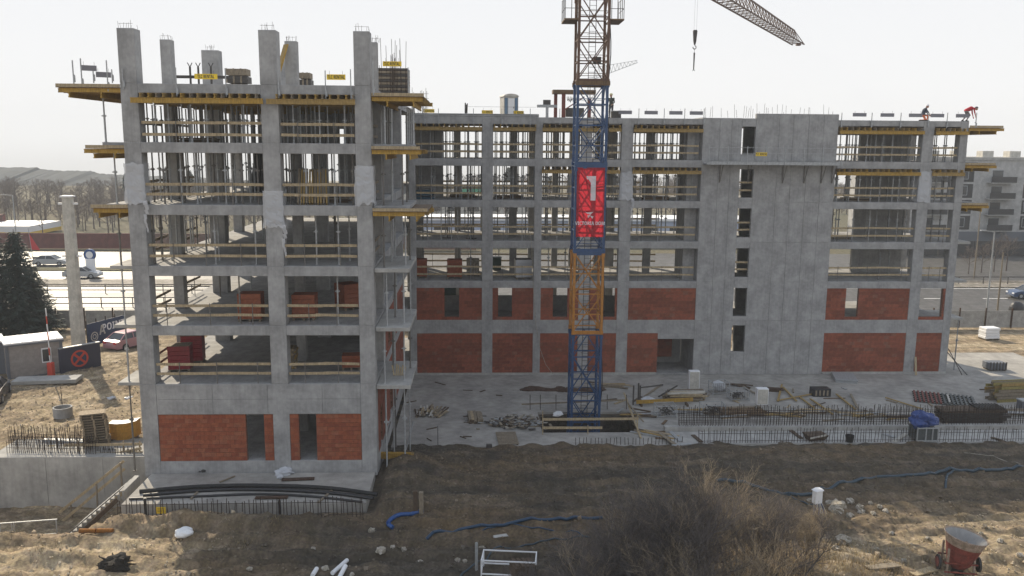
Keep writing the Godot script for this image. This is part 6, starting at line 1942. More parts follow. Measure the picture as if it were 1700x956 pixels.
	tag(obj("soil_heap", mb.mesh(), M.brown, null, G(930, 647, 0.0)), "long flat streak of brown soil on the slab behind the crane", "soil")
	# machine frame and big timber pile behind the pit
	t = thing("steel_trestle", "dark angular steel trestle on the slab right of the crane", "trestle", G(1062, 672, 0))
	for q in [[-0.45, 0.0], [0.0, 0.0], [0.0, -0.6]]: stick("leg", Vector3(q[0], 0, q[1]), Vector3(q[0], 1.35, q[1]), 0.09, 0.09, M.steeld, t)
	stick("arm", Vector3(0, 1.2, 0), Vector3(1.6, 1.3, -0.3), 0.08, 0.08, M.steeld, t)
	stick("arm", Vector3(-0.45, 1.3, 0), Vector3(-2.0, 1.35, -0.3), 0.06, 0.06, M.woodg, t)
	stick("strut", Vector3(1.3, 0.5, -0.2), Vector3(2.7, 1.1, -0.8), 0.08, 0.08, M.steeld, t)
	pile("timber_stack", "big stack of pale sawn boards on the slab beyond the yellow girder", "timber", G(1136, 664, 0), 1.55, 30, 2.7, 0.16, 0.11, 5, [M.woodg, M.wood, M.cream, M.woodd], 0.1)
	t = thing("yellow_girder", "single long yellow girder lying in front of the big board stack", "girder", Vector3.ZERO)
	girder("girder", G(1056, 674, 0) + Vector3(0, 0.28, 0), G(1150, 670, 0) + Vector3(0, 0.3, 0), t, M.yel, 0.24)
	for x in [1064, 1140]: bx("bearer", G(x, 673, 0) + Vector3(-0.06, 0, -0.3), G(x, 673, 0) + Vector3(0.06, 0.155, 0.3), M.woodd, t)
	for q in [[1152, 645, 0.42, 1.35, "tall pale switch cabinet by the brick doorway", 0.0], [1264, 684, 0.42, 1.1, "pale switch cabinet on legs beside the rebar wall", 0.55]]:
		t = thing("switch_cabinet", q[4], "cabinet", G(q[0], q[1], 0))
		bx("body", Vector3(-q[2], q[5], -0.22), Vector3(q[2] * 0.8, q[3] + q[5], 0.22), M.white, t, 0.02)
		bx("door", Vector3(-q[2] * 0.9, q[5] + 0.06, 0.222), Vector3(q[2] * 0.7, q[3] + q[5] - 0.06, 0.235), M.cream, t)
		if q[5] > 0.0:
			for x in [-0.36, 0.28]: stick("leg", Vector3(x, 0, 0), Vector3(x, q[5], 0), 0.06, 0.06, M.steel, t)
	basket(1193, 652, 1.2, 0.85, 0.9, 0.1, "wire basket heaped with pale plastic near the stair core", M.film)
	basket(1225, 663, 1.25, 0.75, 0.9, 0.05, "wire basket of clamps right of the plastic-filled one")
	basket(1104, 690, 1.25, 0.8, 0.9, 0.05, "wire basket of scrap behind the end of the crane pit")
	basket(1182, 690, 1.45, 0.85, 0.9, 0.0, "low wide wire basket of clamps just behind the rebar wall")
	pile("board_heap", "dark heap of formwork boards between the baskets and the rebar wall", "boards", G(1230, 686, 0), 1.6, 16, 3.0, 0.3, 0.07, 4, [M.woodg, M.woodd, M.ply], 0.12)
	pile("brick_scrap", "small heap of broken timber near the stair core", "timber", G(1228, 641, 0), 1.2, 9, 0.9, 0.16, 0.07, 4, [M.woodd, M.brown], 0.4)
	pile("brown_boards", "brown stack of short boards on the slab before the core", "boards", G(1278, 648, 0), 1.35, 10, 1.5, 0.2, 0.06, 3, [M.brown, M.woodd], 0.12)
	t = thing("slatted_crate", "dark crate with four pale slots on the slab before the brick wall", "crate", G(1361, 656, 0))
	bx("body", Vector3(-0.62, 0, -0.4), Vector3(0.62, 0.55, 0.4), M.black, t, 0.02)
	for i in 4: bx("slat", Vector3(-0.5 + i * 0.27, 0.08, 0.402), Vector3(-0.38 + i * 0.27, 0.47, 0.42), M.woodg, t)
	t = thing("shutter_panel", "two flat grey shutter panels lying against the brick wall's foot", "panels", G(1402, 630, 0), -0.25)
	for i in 2: bx("panel", Vector3(-0.8, 0.14 * i, -1.3), Vector3(0.75 + 0.05 * i, 0.14 * i + 0.1, 1.0), M.steel, t, 0.01)
	# scattered girders
	for q in [[1290, 667, 1355, 655, "yellow girder on the slab before the dark crate"], [1291, 668, 1298, 640, "yellow-grey girder standing out toward the core from another"], [1300, 645, 1322, 668, "grey plank crossing two yellow girders"], [1345, 664, 1382, 690, "yellow plank slanting toward the rebar wall"], [1412, 656, 1424, 680, "short plank beside the slanting one"], [1388, 656, 1420, 682, "thin yellow batten slanting on the slab"], [1470, 662, 1530, 681, "long yellow batten pointing at the blue tarpaulin"], [1228, 640, 1268, 664, "long grey plank slanting behind the cabinet on legs"], [1098, 640, 1070, 660, "grey plank slanting beside the steel trestle"], [1326, 660, 1352, 680, "thin yellow plank behind the rebar wall"]]:
		plank_px(q[0], q[1], q[2], q[3], 0.13, M.yel2 if q[4].contains("yellow") else M.woodg, q[4], 0.1)
	for i in 46:
		var x := rng.randf_range(1010, 1690)
		var y := rng.randf_range(640, 738) if x > 1060 else rng.randf_range(625, 690)
		var a := rng.randf() * PI
		var l := rng.randf_range(10, 38)
		plank_px(x, y, x + cos(a) * l, y + sin(a) * l * 0.35, rng.randf_range(0.06, 0.2), [M.woodg, M.woodd, M.steel, M.wood, M.ply][i % 5], "loose offcut of board scattered on the concrete slab", 0.03, "loose offcuts on the slab")
	for q in [[1010, 640, 1.2, "behind the crane mast"], [1060, 690, 1.5, "at the right rim of the crane pit"], [1150, 684, 1.6, "between two wire baskets"], [1300, 690, 1.5, "behind the rebar wall before the core"], [1345, 684, 1.6, "behind the rebar wall near the dark crate"], [1440, 690, 1.5, "behind the rebar wall past the dark crate"], [1415, 686, 1.4, "beside the short slanting plank"], [1500, 692, 1.6, "just left of the blue tarpaulin"], [1090, 722, 1.2, "at the start of the foundation strip"], [1215, 690, 1.55, "beside the cabinet on legs"]]:
		pile("scrap_pile", "loose pile of boards and battens " + q[3], "timber", G(q[0], q[1], 0), q[2] + rng.randf_range(-0.2, 0.2), 13, 2.3, 0.15, 0.055, 5, [M.woodg, M.woodd, M.wood, M.yel2, M.steel], 0.28)
	for i in 12:
		var x := rng.randf_range(690, 900)
		var y := rng.randf_range(628, 735)
		plank_px(x, y, x + rng.randf_range(-18, 18), y + rng.randf_range(-5, 5), rng.randf_range(0.04, 0.1), M.woodd, "loose dark batten on the slab between tower and crane", 0.025, "loose battens near the tower")
	# long rebar wall
	var a0 := Vector3(G(1132, 712, 0.3).x, 0.3, -50.1)
	rebar_row("long rear curtain of wall reinforcement across the slab", a0, Vector3(40.0, 0.3, -50.1), 1.15, 0.17, [0.25, 0.55, 0.85], 0.35)
	rebar_row("long front row of reinforcement along the slab edge by the dark soil", Vector3(13.0, 0.1, -47.55), Vector3(40.0, 0.1, -47.55), 0.85, 0.17, [0.15, 0.6], 0.0)
	rebar_row("short row of stub bars at the slab edge beside the crane pit", Vector3(5.8, 0.0, -47.7), Vector3(12.0, 0.0, -47.7), 0.45, 0.22, [], 0.0)
	for q in [[1094, 722, 1120, 742, M.woodg, "pale board lying across the debris before the rebar wall"], [1112, 720, 1130, 737, M.steel, "grey board beside the pale one before the rebar wall"], [1116, 744, 1146, 741, M.steel, "white plank at the slab edge by the dark soil"], [1150, 726, 1164, 738, M.woodd, "dark plank at the start of the foundation strip"], [1312, 718, 1330, 732, M.woodd, "dark plank across the foundation strip"], [1466, 724, 1484, 730, M.steel, "grey plate on the foundation strip near the blue tarpaulin"], [1484, 737, 1504, 724, M.cream, "white board slanting beside the blue tarpaulin's bin"], [1646, 730, 1668, 738, M.woodd, "dark plank on the foundation strip near the far end"]]:
		plank_px(q[0], q[1], q[2], q[3], 0.24, q[4], q[5], 0.16)
	t = thing("mortar_trough", "black mortar trough with a pale rim on the foundation strip", "trough", G(1353, 729, 0.14), 0.2)
	mb = MB.new()
	mb.hexa([Vector3(-0.5, 0, 0.25), Vector3(0.5, 0, 0.25), Vector3(0.5, 0, -0.25), Vector3(-0.5, 0, -0.25), Vector3(-0.65, 0.35, 0.4), Vector3(0.65, 0.3, 0.4), Vector3(0.65, 0.34, -0.4), Vector3(-0.65, 0.38, -0.4)])
	obj("trough", mb.mesh(), M.woodd, t)
	stick("rim", Vector3(-0.6, 0.24, 0.42), Vector3(0.5, 0.36, 0.42), 0.04, 0.09, M.cream, t)
	t = thing("bucket", "small black bucket on the foundation strip beside the mortar trough", "bucket", G(1410, 733, 0.14))
	mb = MB.new()
	mb.lathe(Vector3.ZERO, [Vector2(0.0, 0.0), Vector2(0.2, 0.0), Vector2(0.26, 0.4), Vector2(0.24, 0.4), Vector2(0.18, 0.05)], 14)
	obj("pail", mb.mesh(), M.black, t)
	# blue tarpaulin on a bin
	t = thing("steel_bin", "grey-green mesh bin standing on the foundation strip under the blue tarpaulin", "bin", G(1531, 730, 0.12))
	bx("body", Vector3(-0.62, 0.1, -0.55), Vector3(0.62, 0.85, 0.5), M.bin, t, 0.02)
	for x in [-0.62, -0.1, 0.3, 0.62]: stick("rib", Vector3(x, 0.05, 0.53), Vector3(x, 0.95, 0.53), 0.06, 0.06, M.steel, t)
	for y in [0.12, 0.9]: stick("rail", Vector3(-0.65, y, 0.54), Vector3(0.65, y, 0.54), 0.07, 0.07, M.steel, t)
	mb = MB.new()
	var fn := FastNoiseLite.new()
	fn.seed = 8; fn.frequency = 0.9; fn.fractal_octaves = 3
	mb.blob(Vector3(0, 0, 0), Vector3(0.78, 0.5, 0.62), fn, 0.5, 22, 0.95)
	tag(obj("blue_tarpaulin", mb.mesh(), M.tarp, null, t.position + Vector3(-0.05, 1.22, 0)), "crumpled bright blue tarpaulin heaped on a mesh bin", "tarpaulin")
	# stacks on the right
	t = thing("rack_panel", "large rust and grey grating panel lying flat on the slab", "panel", G(1567, 664, 0), -0.42)
	for i in 15: bx("long_bar", Vector3(-1.9 + i * 0.26, 0.06, -1.35), Vector3(-1.78 + i * 0.26, 0.16, 1.35), M.rustred if i < 7 else M.bin, t)
	for i in 6: bx("cross_bar", Vector3(-1.95, 0.0, -1.3 + i * 0.5), Vector3(1.95, 0.07, -1.22 + i * 0.5), M.bin, t)
	bx("lath", Vector3(0.2, 0.17, -0.9), Vector3(0.32, 0.2, 1.0), M.cream, t)
	t = thing("girder_stack", "stack of greenish-yellow formwork girders at the slab's right end", "girders", G(1684, 664, 0), 0.12)
	for i in 24: girder("girder", Vector3(-1.6 + rng.randf_range(-0.4, 0.2), 0.11 + (i / 4) * 0.225, -0.5 + (i % 4) * 0.3), Vector3(1.9, 0.11 + (i / 4) * 0.225, -0.5 + (i % 4) * 0.3 + rng.randf_range(-0.05, 0.05)), t, [M.yelg, M.yel2, M.woodg][rng.randi() % 3], 0.19)
	t = thing("dark_panel_stack", "dark stack of black formwork panels behind the rebar wall", "panels", G(1608, 698, 0), 0.0)
	for i in 5: bx("panel", Vector3(-2.0 + 0.1 * (i % 2), 0.17 * i, -0.6), Vector3(1.9 + 0.25 * (i % 3), 0.17 * i + 0.14, 0.55), M.dark if i < 4 else M.woodd, t)
	for i in 9: bx("rib", Vector3(0.3 + i * 0.2, 0.86, -0.6), Vector3(0.38 + i * 0.2, 0.98, 0.55), M.dark, t)
	pile("board_heap", "heap of boards and plates beside the greenish girder stack", "boards", G(1690, 688, 0), 1.5, 12, 2.2, 0.3, 0.07, 3, [M.woodg, M.wood, M.steel], 0.15)
	t = thing("steel_box", "small grey steel box at the slab's right end before the girder stack", "box", G(1700, 680, 0))
	bx("body", Vector3(-0.4, 0, -0.3), Vector3(0.4, 0.65, 0.3), M.cabind, t, 0.03)
	bx("lid", Vector3(-0.43, 0.65, -0.33), Vector3(0.43, 0.72, 0.33), M.steel, t)
	t = thing("crate_of_fittings", "dark wire crate of fittings standing past the wing's end", "crate", G(1650, 613, 0))
	bx("body", Vector3(-0.7, 0.1, -0.5), Vector3(0.7, 0.62, 0.5), M.cabind, t, 0.02)
	for i in 6: bx("slat", Vector3(-0.68 + i * 0.25, 0.05, 0.502), Vector3(-0.56 + i * 0.25, 0.7, 0.53), M.steeld, t)
	for x in [-0.6, 0.5]: bx("runner", Vector3(x, 0, -0.5), Vector3(x + 0.12, 0.1, 0.5), M.woodd, t)
	t = thing("white_block_pallet", "white shrink-wrapped pallet of blocks near the boundary fence", "pallet", GP(1641, 563), 0.1)
	pallet(t, Vector3.ZERO, 1.5, 1.1, M.woodg)
	for i in 4: bx("block_layer", Vector3(-0.73 + 0.03 * (i % 2), 0.145 + i * 0.25, -0.52), Vector3(0.73 - 0.04 * (i % 3), 0.385 + i * 0.25, 0.52), M.white, t, 0.03)
	t = thing("raking_shores", "pair of dark raking shores at the wing's far corner", "props", Vector3(36.6, 0, -63.0))
	for q in [[1.2, 0.0, -0.3, 1.7], [0.8, 0.0, -0.25, 2.0]]: stick("shore", Vector3(q[0], 0, 0.2), Vector3(q[2], q[3], -0.2), 0.06, 0.06, M.steeld, t)
	t = thing("leaning_board", "pale board leaning on the wing's last brick panel", "board", Vector3(33.75, 0.0, RZ + 0.35))
	stick("board", Vector3(0, 0, 0.1), Vector3(0.05, 1.35, -0.3), 0.16, 0.03, M.wood, t)
	var cb := MB.new()
	var pts := []
	for q in [[873, 337], [882, 400], [885, 470], [890, 540], [897, 580], [906, 605], [918, 621]]: pts.append(Z(q[0], q[1], RZ + 0.12))
	cb.path(pts, 0.018, 5)
	tag(obj("hanging_cable", cb.mesh(), M.stone), "thin pale cable hanging down the wing's facade left of the crane", "cable")

# ---------- shrubs and grass
func grow(m: MB, p: Vector3, d: Vector3, l: float, r: float, depth: int, rg: RandomNumberGenerator, cols: Array, droop: float):
	var segs := 3 if depth > 1 else 2
	for i in segs:
		var q := p + d * (l / segs)
		var c0: Color = cols[0].lerp(cols[1], rg.randf())
		m.col = c0
		m.tube(p, q, r * (1.0 - 0.25 * i / segs), r * (1.0 - 0.25 * (i + 1) / segs), 3)
		p = q
		d = (d + Vector3(rg.randf_range(-0.22, 0.22), rg.randf_range(-0.12, 0.16) - droop, rg.randf_range(-0.22, 0.22))).normalized()
		if depth > 0:
			var n := 2 if i == segs - 1 else 1
			for k in n:
				var e := (d + Vector3(rg.randf_range(-0.9, 0.9), rg.randf_range(-0.25, 0.55), rg.randf_range(-0.9, 0.9))).normalized()
				grow(m, p, e, l * rg.randf_range(0.5, 0.78), r * 0.62, depth - 1, rg, cols, droop)
func shrubs():
	var rg := RandomNumberGenerator.new()
	rg.seed = 77
	# [pixel of the foot x, depth z, height, stems, depth of branching, share of sunlit-pale stems, label]
	var list := [[985, -29.4, 3.0, 9, 4, 0.0, "dark bare shrub beside the white rack"], [1080, -29.2, 4.1, 12, 4, 0.1, "tall dense dark bare shrub in the middle of the thicket"], [1165, -29.6, 4.5, 12, 4, 0.35, "tallest bare shrub of the thicket with pale straw twigs"], [1240, -29.4, 3.6, 10, 4, 0.5, "pale twiggy shrub on the grassy bank"], [1310, -30.4, 2.4, 8, 4, 0.65, "low straw-coloured shrub at the right end of the thicket"], [930, -28.6, 2.3, 8, 4, 0.0, "low black bare shrub at the left end of the thicket"], [1030, -27.8, 3.2, 9, 4, 0.05, "dark bare shrub in front of the thicket"], [1140, -27.6, 3.4, 10, 4, 0.3, "bare shrub with thick pale forked branches before the thicket"]]
	for q in list:
		var x: float = Z(q[0], 950, q[1]).x
		var t := thing("bare_shrub", q[6], "shrub", Vector3(x, height(x, q[1]) - 0.05, q[1]), 0.0, "bare shrubs of the foreground thicket")
		var st := MB.new()
		var tw := MB.new()
		var dk := [Color(0.080, 0.071, 0.068), Color(0.15, 0.13, 0.118)]
		var pl := [Color(0.20, 0.155, 0.11), Color(0.36, 0.29, 0.19)]  # paler pair: sunlit tips put into the twig colour
		for i in q[3]:
			var a := rg.randf() * TAU
			var sp := rg.randf_range(0.1, 0.62)
			var d := Vector3(cos(a) * sp, 1.0, sin(a) * sp).normalized()
			var cols: Array = pl if rg.randf() < q[5] else dk
			st.col = cols[0]
			var p := Vector3(cos(a), 0, sin(a)) * rg.randf_range(0.0, 0.9)
			var h: float = q[2] * rg.randf_range(0.36, 0.55)
			st.tube(p, p + d * h, 0.034, 0.024, 5)
			for k in 4: grow(tw, p + d * h * (0.35 + 0.21 * k), (d + Vector3(rg.randf_range(-0.6, 0.6), rg.randf_range(0, 0.3), rg.randf_range(-0.6, 0.6))).normalized(), q[2] * 0.30, 0.021, q[4], rg, cols, 0.0)
		obj("stems", st.mesh(), M.twig, t)
		tag(obj("twigs", tw.mesh(), M.twig, t), "fine bare twigs", "", "", "stuff")
	# dry grass on the bank and tufts elsewhere
	var g := MB.new()
	for i in 4500:
		var x := rg.randfn(13.0, 3.0)
		var z := rg.randfn(-31.0, 2.0)
		if z < -35.5 or x < 7.5: continue
		var c := Color(0.42, 0.32, 0.16).lerp(Color(0.22, 0.16, 0.09), rg.randf())
		blade(g, x, z, rg.randf_range(0.12, 0.42), c, rg)
	for i in 26:
		var c0 := Vector2(rg.randf_range(-21, -6), rg.randf_range(-37.2, -33.0)) if i < 12 else Vector2(rg.randf_range(14, 26), rg.randf_range(-37, -32))
		for k in 40: blade(g, rg.randfn(c0.x, 0.22), rg.randfn(c0.y, 0.16), rg.randf_range(0.06, 0.22), Color(0.30, 0.24, 0.13).lerp(Color(0.14, 0.11, 0.07), rg.randf()), rg)
	tag(obj("dry_grass", g.mesh(), M.twig), "dry straw-coloured grass on the bank around the thicket", "grass", "", "stuff")
	# clods: what the diggers left, too many to count
	var cl := MB.new()
	for i in 10000:
		var x := rg.randf_range(-26, 34)
		var z := rg.randf_range(-47.0, -29.0)
		if x < -4.6 and z < -37.9: continue
		if rg.randf() > 0.35 + 1.3 * absf(n1.get_noise_2d(x * 4.0, z * 7.0)): continue
		var s := rg.randf_range(0.025, 0.08) * (1.0 if rg.randf() < 0.94 else 2.0)
		var y := height(x, z)
		var c := soil_colour(x, z) * rg.randf_range(0.75, 1.2)
		c.a = 1.0
		cl.col = c
		var b := Basis(Vector3(rg.randf(), rg.randf(), rg.randf()).normalized(), rg.randf() * 6.0)
		var o := Vector3(x, y + s * 0.3, z)
		var v := [b * Vector3(s, 0, 0), b * Vector3(-s, 0, 0.2 * s), b * Vector3(0, s * 0.8, 0), b * Vector3(0, -s * 0.7, 0), b * Vector3(0, 0, s), b * Vector3(0, 0.1 * s, -s)]
		for f in [[0, 4, 2], [4, 1, 2], [1, 5, 2], [5, 0, 2], [4, 0, 3], [1, 4, 3], [5, 1, 3], [0, 5, 3]]: cl.tri(o + v[f[0]], o + v[f[1]], o + v[f[2]])
	for i in 1800:
		var x := rg.randf_range(-36, -17.4)
		var z := rg.randf_range(-68.0, -47.9)
		var s := rg.randf_range(0.025, 0.09)
		var c := soil_colour(x, z) * rg.randf_range(0.6, 1.25) if rg.randf() < 0.97 else Color(0.6, 0.58, 0.54)
		c.a = 1.0
		cl.col = c
		cl.box(Vector3(x, height(x, z) + s * 0.2, z), Vector3(s, s * 0.7, s * 0.8), Basis(Vector3(rg.randf(), rg.randf(), rg.randf()).normalized(), rg.randf() * 6.0))
	tag(obj("soil_clods", cl.mesh(), M.vert), "countless small clods and pebbles on the churned soil", "soil", "", "stuff")
func blade(g: MB, x: float, z: float, h: float, c: Color, rg: RandomNumberGenerator):
	var p := Vector3(x, height(x, z), z)
	var a := rg.randf() * TAU
	var s := Vector3(cos(a), 0, sin(a)) * 0.012
	var e := p + Vector3(rg.randf_range(-0.5, 0.5) * h, h, rg.randf_range(-0.5, 0.5) * h)
	g.col = c
	g.tri(p - s, e, p + s)

# ---------- beyond the site
func bare_tree_mesh(seed_: int, h: float, depth: int, c0: Color, c1: Color) -> Array:
	var rg := RandomNumberGenerator.new()
	rg.seed = seed_
	var tr := MB.new()
	tr.col = c0
	tr.tube(Vector3(0, -0.3, 0), Vector3(0, h * 0.35, 0), h * 0.02, h * 0.014, 6)
	tr.tube(Vector3(0, h * 0.35, 0), Vector3(0.02 * h, h * 0.72, 0), h * 0.014, h * 0.006, 5)
	var cr2 := MB.new()
	for i in 9:
		var a := i * 2.4
		var y := h * (0.28 + 0.055 * i)
		grow(cr2, Vector3(0, y, 0), Vector3(cos(a) * 0.75, 0.75, sin(a) * 0.75).normalized(), h * (0.24 - 0.012 * i), h * 0.0062, depth, rg, [c0, c1], 0.0)
	return [tr.mesh(), cr2.mesh()]
func spruce(label: String, at: Vector3, h: float, seed_: int):
	var rg := RandomNumberGenerator.new()
	rg.seed = seed_
	var t := thing("spruce_tree", label, "tree", at, 0.0, "spruces beside the site office")
	var tr := MB.new()
	tr.tube(Vector3(0, -0.2, 0), Vector3(0, h, 0), 0.17, 0.02, 7)
	obj("trunk", tr.mesh(), M.woodd, t)
	var m := MB.new()
	var y := 0.5
	while y < h - 0.1:
		var f := 1.0 - y / h
		var R := h * 0.38 * pow(f, 0.75) + 0.15
		var n := 7 + int(5 * f)
		for i in n:
			var a := TAU * i / n + rg.randf_range(-0.3, 0.3)
			var L := R * rg.randf_range(0.7, 1.12)
			var k := maxi(3, int(L / 0.16))
			for j in k:
				var s := (j + 0.5) / k
				var p := Vector3(cos(a) * L * s, y - 0.32 * L * s + 0.22 * L * s * s * s, sin(a) * L * s)
				for w in 5:
					var o := p + Vector3(rg.randf_range(-0.13, 0.13), rg.randf_range(-0.08, 0.05), rg.randf_range(-0.13, 0.13))
					var e := o + Vector3(cos(a) * 0.2 + rg.randf_range(-0.15, 0.15), rg.randf_range(-0.2, 0.02), sin(a) * 0.2 + rg.randf_range(-0.15, 0.15))
					var sd := Vector3(-sin(a), rg.randf_range(-0.4, 0.4), cos(a)) * 0.075
					var g := rg.randf_range(0.6, 1.25)
					m.col = Color(0.022 * g, 0.037 * g, 0.026 * g)
					m.quad(o - sd, e - sd * 0.4, e + sd * 0.4, o + sd)
		y += 0.22 + 0.12 * f
	tag(obj("crown", m.mesh(), M.leaf, t), "dark drooping needle sprays", "", "", "stuff")
func lamp(at: Vector3, h: float, arm: float, label: String):
	var t := thing("street_lamp", label, "lamp post", at)
	var m := MB.new()
	m.tube(Vector3.ZERO, Vector3(0, h, 0), 0.11, 0.06, 8, true)
	obj("pole", m.mesh(), M.woodg if absf(arm) < 0.2 else M.steel, t)
	if absf(arm) > 0.2:
		stick("arm", Vector3(0, h - 0.02, 0), Vector3(arm, h + 0.15, 0), 0.06, 0.06, M.steel, t)
		bx("lamp_head", Vector3(arm - 0.1, h + 0.1, -0.12), Vector3(arm + signf(arm) * 0.6, h + 0.2, 0.12), M.steel, t, 0.02)
	else: bx("cap", Vector3(-0.12, h, -0.12), Vector3(0.12, h + 0.1, 0.12), M.steeld, t)
func railing(z: float, x0: float, x1: float, h: float, label: String):
	var t := thing("road_railing", label, "railing", Vector3(x0, 0, z))
	for y in [0.35, h]: stick("rail", Vector3(0, y, 0), Vector3(x1 - x0, y, 0), 0.06, 0.1, M.steeld, t)
	var n := int((x1 - x0) / 3.2)
	for i in n + 1: stick("post", Vector3(i * (x1 - x0) / n, -0.1, 0.05), Vector3(i * (x1 - x0) / n, h + 0.05, 0.05), 0.08, 0.08, M.steeld, t)
func background():
	# roads and strips behind the site
	var m := MB.new()
	m.span(Vector3(-260, -0.2, -104.0), Vector3(260, -0.02, -88.5))
	m.span(Vector3(-260, -0.2, -138.0), Vector3(260, -0.02, -109.0))
	struct("road", m.mesh(), M.asph)
	m = MB.new()
	for i in 60: m.span(Vector3(-200 + i * 7.0, -0.016, -96.5), Vector3(-197 + i * 7.0, -0.014, -96.3))
	m.span(Vector3(-260, -0.016, -103.6), Vector3(260, -0.014, -103.4))
	struct("road_marking", m.mesh(), M.paint)
	m = MB.new()
	m.span(Vector3(-260, -0.2, -88.5), Vector3(260, 0.08, -85.5))
	m.span(Vector3(-260, -0.2, -109.0), Vector3(260, 0.1, -104.0))
	struct("pavement", m.mesh(), M.pave)
	m = MB.new()
	m.span(Vector3(-140, -0.015, -119.5), Vector3(-42, 0.1, -117.0))
	m.span(Vector3(30, -0.1, -85.5), Vector3(140, 0.09, -81.0))
	struct("grass_verge", m.mesh(), M.verge)
	# fence round the site
	var t := thing("site_fence", "pale grey panel fence on brown posts along the road behind the site", "fence", Vector3(-52, 0, -80))
	for i in 52:
		var x := i * 2.6
		stick("post", Vector3(x, 0, 0.06), Vector3(x, 2.0, 0.06), 0.12, 0.1, M.brown, t)
		bx("panel", Vector3(x + 0.07, 0.05, -0.04), Vector3(x + 2.53, 1.72 + 0.02 * (i % 2), 0.0), M.fence, t)
	railing(-91.0, -95, -20, 1.0, "long dark road railing nearer the site fence")
	railing(-99.5, -95, -10, 1.0, "long dark railing between the two carriageways")
	railing(-106.5, 20, 110, 1.0, "long dark railing beyond the road past the wing's end")
	car(G(86, 440, 0), 0.05, M.carsilver, "silver saloon car on the far carriageway")
	car(G(138, 461, 0), 0.0, M.carsilver, "silver car on the road left of the tower beside the concrete mast")
	car(G(22, 466, 0), 0.0, M.white, "white car half hidden behind the spruces")
	car(G(1706, 494, 0), PI, M.carblue, "dark blue car driving on the road past the wing's end")
	car(G(735, 402, 0), 0.2, M.white, "white car parked behind the long wing's first bay")
	car(G(790, 408, 0), 0.0, M.cardark, "black car parked behind the long wing")
	car(G(860, 405, 0), 0.1, M.carsilver, "silver car parked behind the wing's second bay")
	car(G(1090, 405, 0), 0.0, M.carblue, "blue car parked behind the wing beside the core")
	# information pillar by the road
	t = thing("info_pillar", "white roadside pillar with a blue round head between the cars", "pillar", G(152, 460, 0))
	bx("body", Vector3(-0.55, 0, -0.2), Vector3(0.55, 2.4, 0.2), M.white, t, 0.05)
	m = MB.new()
	m.tube(Vector3(0, 2.9, -0.15), Vector3(0, 2.9, 0.15), 0.75, 0.75, 18, true)
	obj("head", m.mesh(), M.blue, t)
	m = MB.new()
	m.tube(Vector3(0, 2.9, 0.151), Vector3(0, 2.9, 0.17), 0.45, 0.45, 16, true)
	obj("disc", m.mesh(), M.white, t)
	# petrol station canopy
	var c := Z(72, 378, -165)
	t = thing("station_canopy", "white and yellow petrol station canopy on columns", "canopy", Vector3(c.x, 0, -165))
	bx("canopy", Vector3(-26, c.y - 0.35, -7), Vector3(0, c.y + 0.75, 5), M.white, t)
	bx("yellow_band", Vector3(-26.05, c.y - 1.0, -7.05), Vector3(0.05, c.y - 0.36, 5.05), M.canopyyel, t)
	for x in [-20.0, -4.0]: bx("column", Vector3(x - 0.4, 0, -0.4), Vector3(x + 0.4, c.y - 1.0, 0.4), M.cream, t)
	bx("kiosk", Vector3(-24, 0, -6), Vector3(-10, 3.2, -2), M.rustred, t)
	t = thing("red_flag", "red pennant on a thin pole before the canopy", "flag", G(54, 424, 0))
	stick("pole", Vector3(0, 0, 0), Vector3(-0.3, 4.2, 0), 0.06, 0.06, M.steel, t)
	m = MB.new()
	m.tri(Vector3(-0.25, 3.4, 0), Vector3(1.3, 0.8, 0.1), Vector3(0.0, 0.9, 0))
	m.tri(Vector3(-0.25, 3.4, 0.02), Vector3(0.0, 0.9, 0.02), Vector3(1.3, 0.8, 0.12))
	obj("pennant", m.mesh(), M.red, t)
	t = thing("boundary_wall", "long reddish-brown boundary wall beyond the road on the left", "wall", Vector3(0, 0, -142))
	for i in 15: bx("panel", Vector3(-90 + i * 6.0, 0, -0.15), Vector3(-84.06 + i * 6.0, 2.5, 0.15), M.wallred if i < 6 else M.wallbrn, t)
	t = thing("low_building", "long pale blue low building seen through the wing", "building", Vector3(0, 0, -150))
	bx("wall", Vector3(-14, 0, -8), Vector3(52, 4.2, 0), M.paleblue, t)
	bx("roof", Vector3(-14.5, 4.2, -8.5), Vector3(52.5, 4.6, 0.4), M.white, t)
	for i in 14: bx("window", Vector3(-12 + i * 4.6, 1.2, 0.005), Vector3(-9.6 + i * 4.6, 3.0, 0.06), M.glass, t)
	t = thing("warehouse", "grey flat warehouse with a green sign behind the wing", "building", Vector3(0, 0, -205))
	bx("wall", Vector3(-18, 0, -12), Vector3(16, 7.5, 0), M.cream, t)
	bx("roof", Vector3(-18.6, 7.5, -12.6), Vector3(16.6, 8.0, 0.4), M.steel, t)
	bx("sign", Vector3(-5, 5.4, 0.02), Vector3(1, 7.3, 0.2), M.greensign, t)
	for i in 7: bx("window", Vector3(-16 + i * 4.6, 1.6, 0.005), Vector3(-13.2 + i * 4.6, 3.6, 0.06), M.glass, t)
	# apartment block on the right
	var az := -150.0
	t = thing("apartment_block", "white apartment block with dark window panels and balconies past the wing", "building", Vector3(0, 0, az))
	var top := Z(1660, 266, az).y
	bx("wall", Vector3(72, 0, -14), Vector3(124, top, 0), M.render, t)
	bx("ground_floor", Vector3(71.9, 0, 0.005), Vector3(124.1, 2.6, 0.12), M.cabind, t)
	bx("parapet", Vector3(71.8, top, -14.2), Vector3(124.2, top + 0.5, 0.2), M.conp, t)
	for i in 9: bx("roof_box", Vector3(76 + i * 5.0, top + 0.5, -5), Vector3(78 + i * 5.0, top + 1.6, -3), M.cream, t)
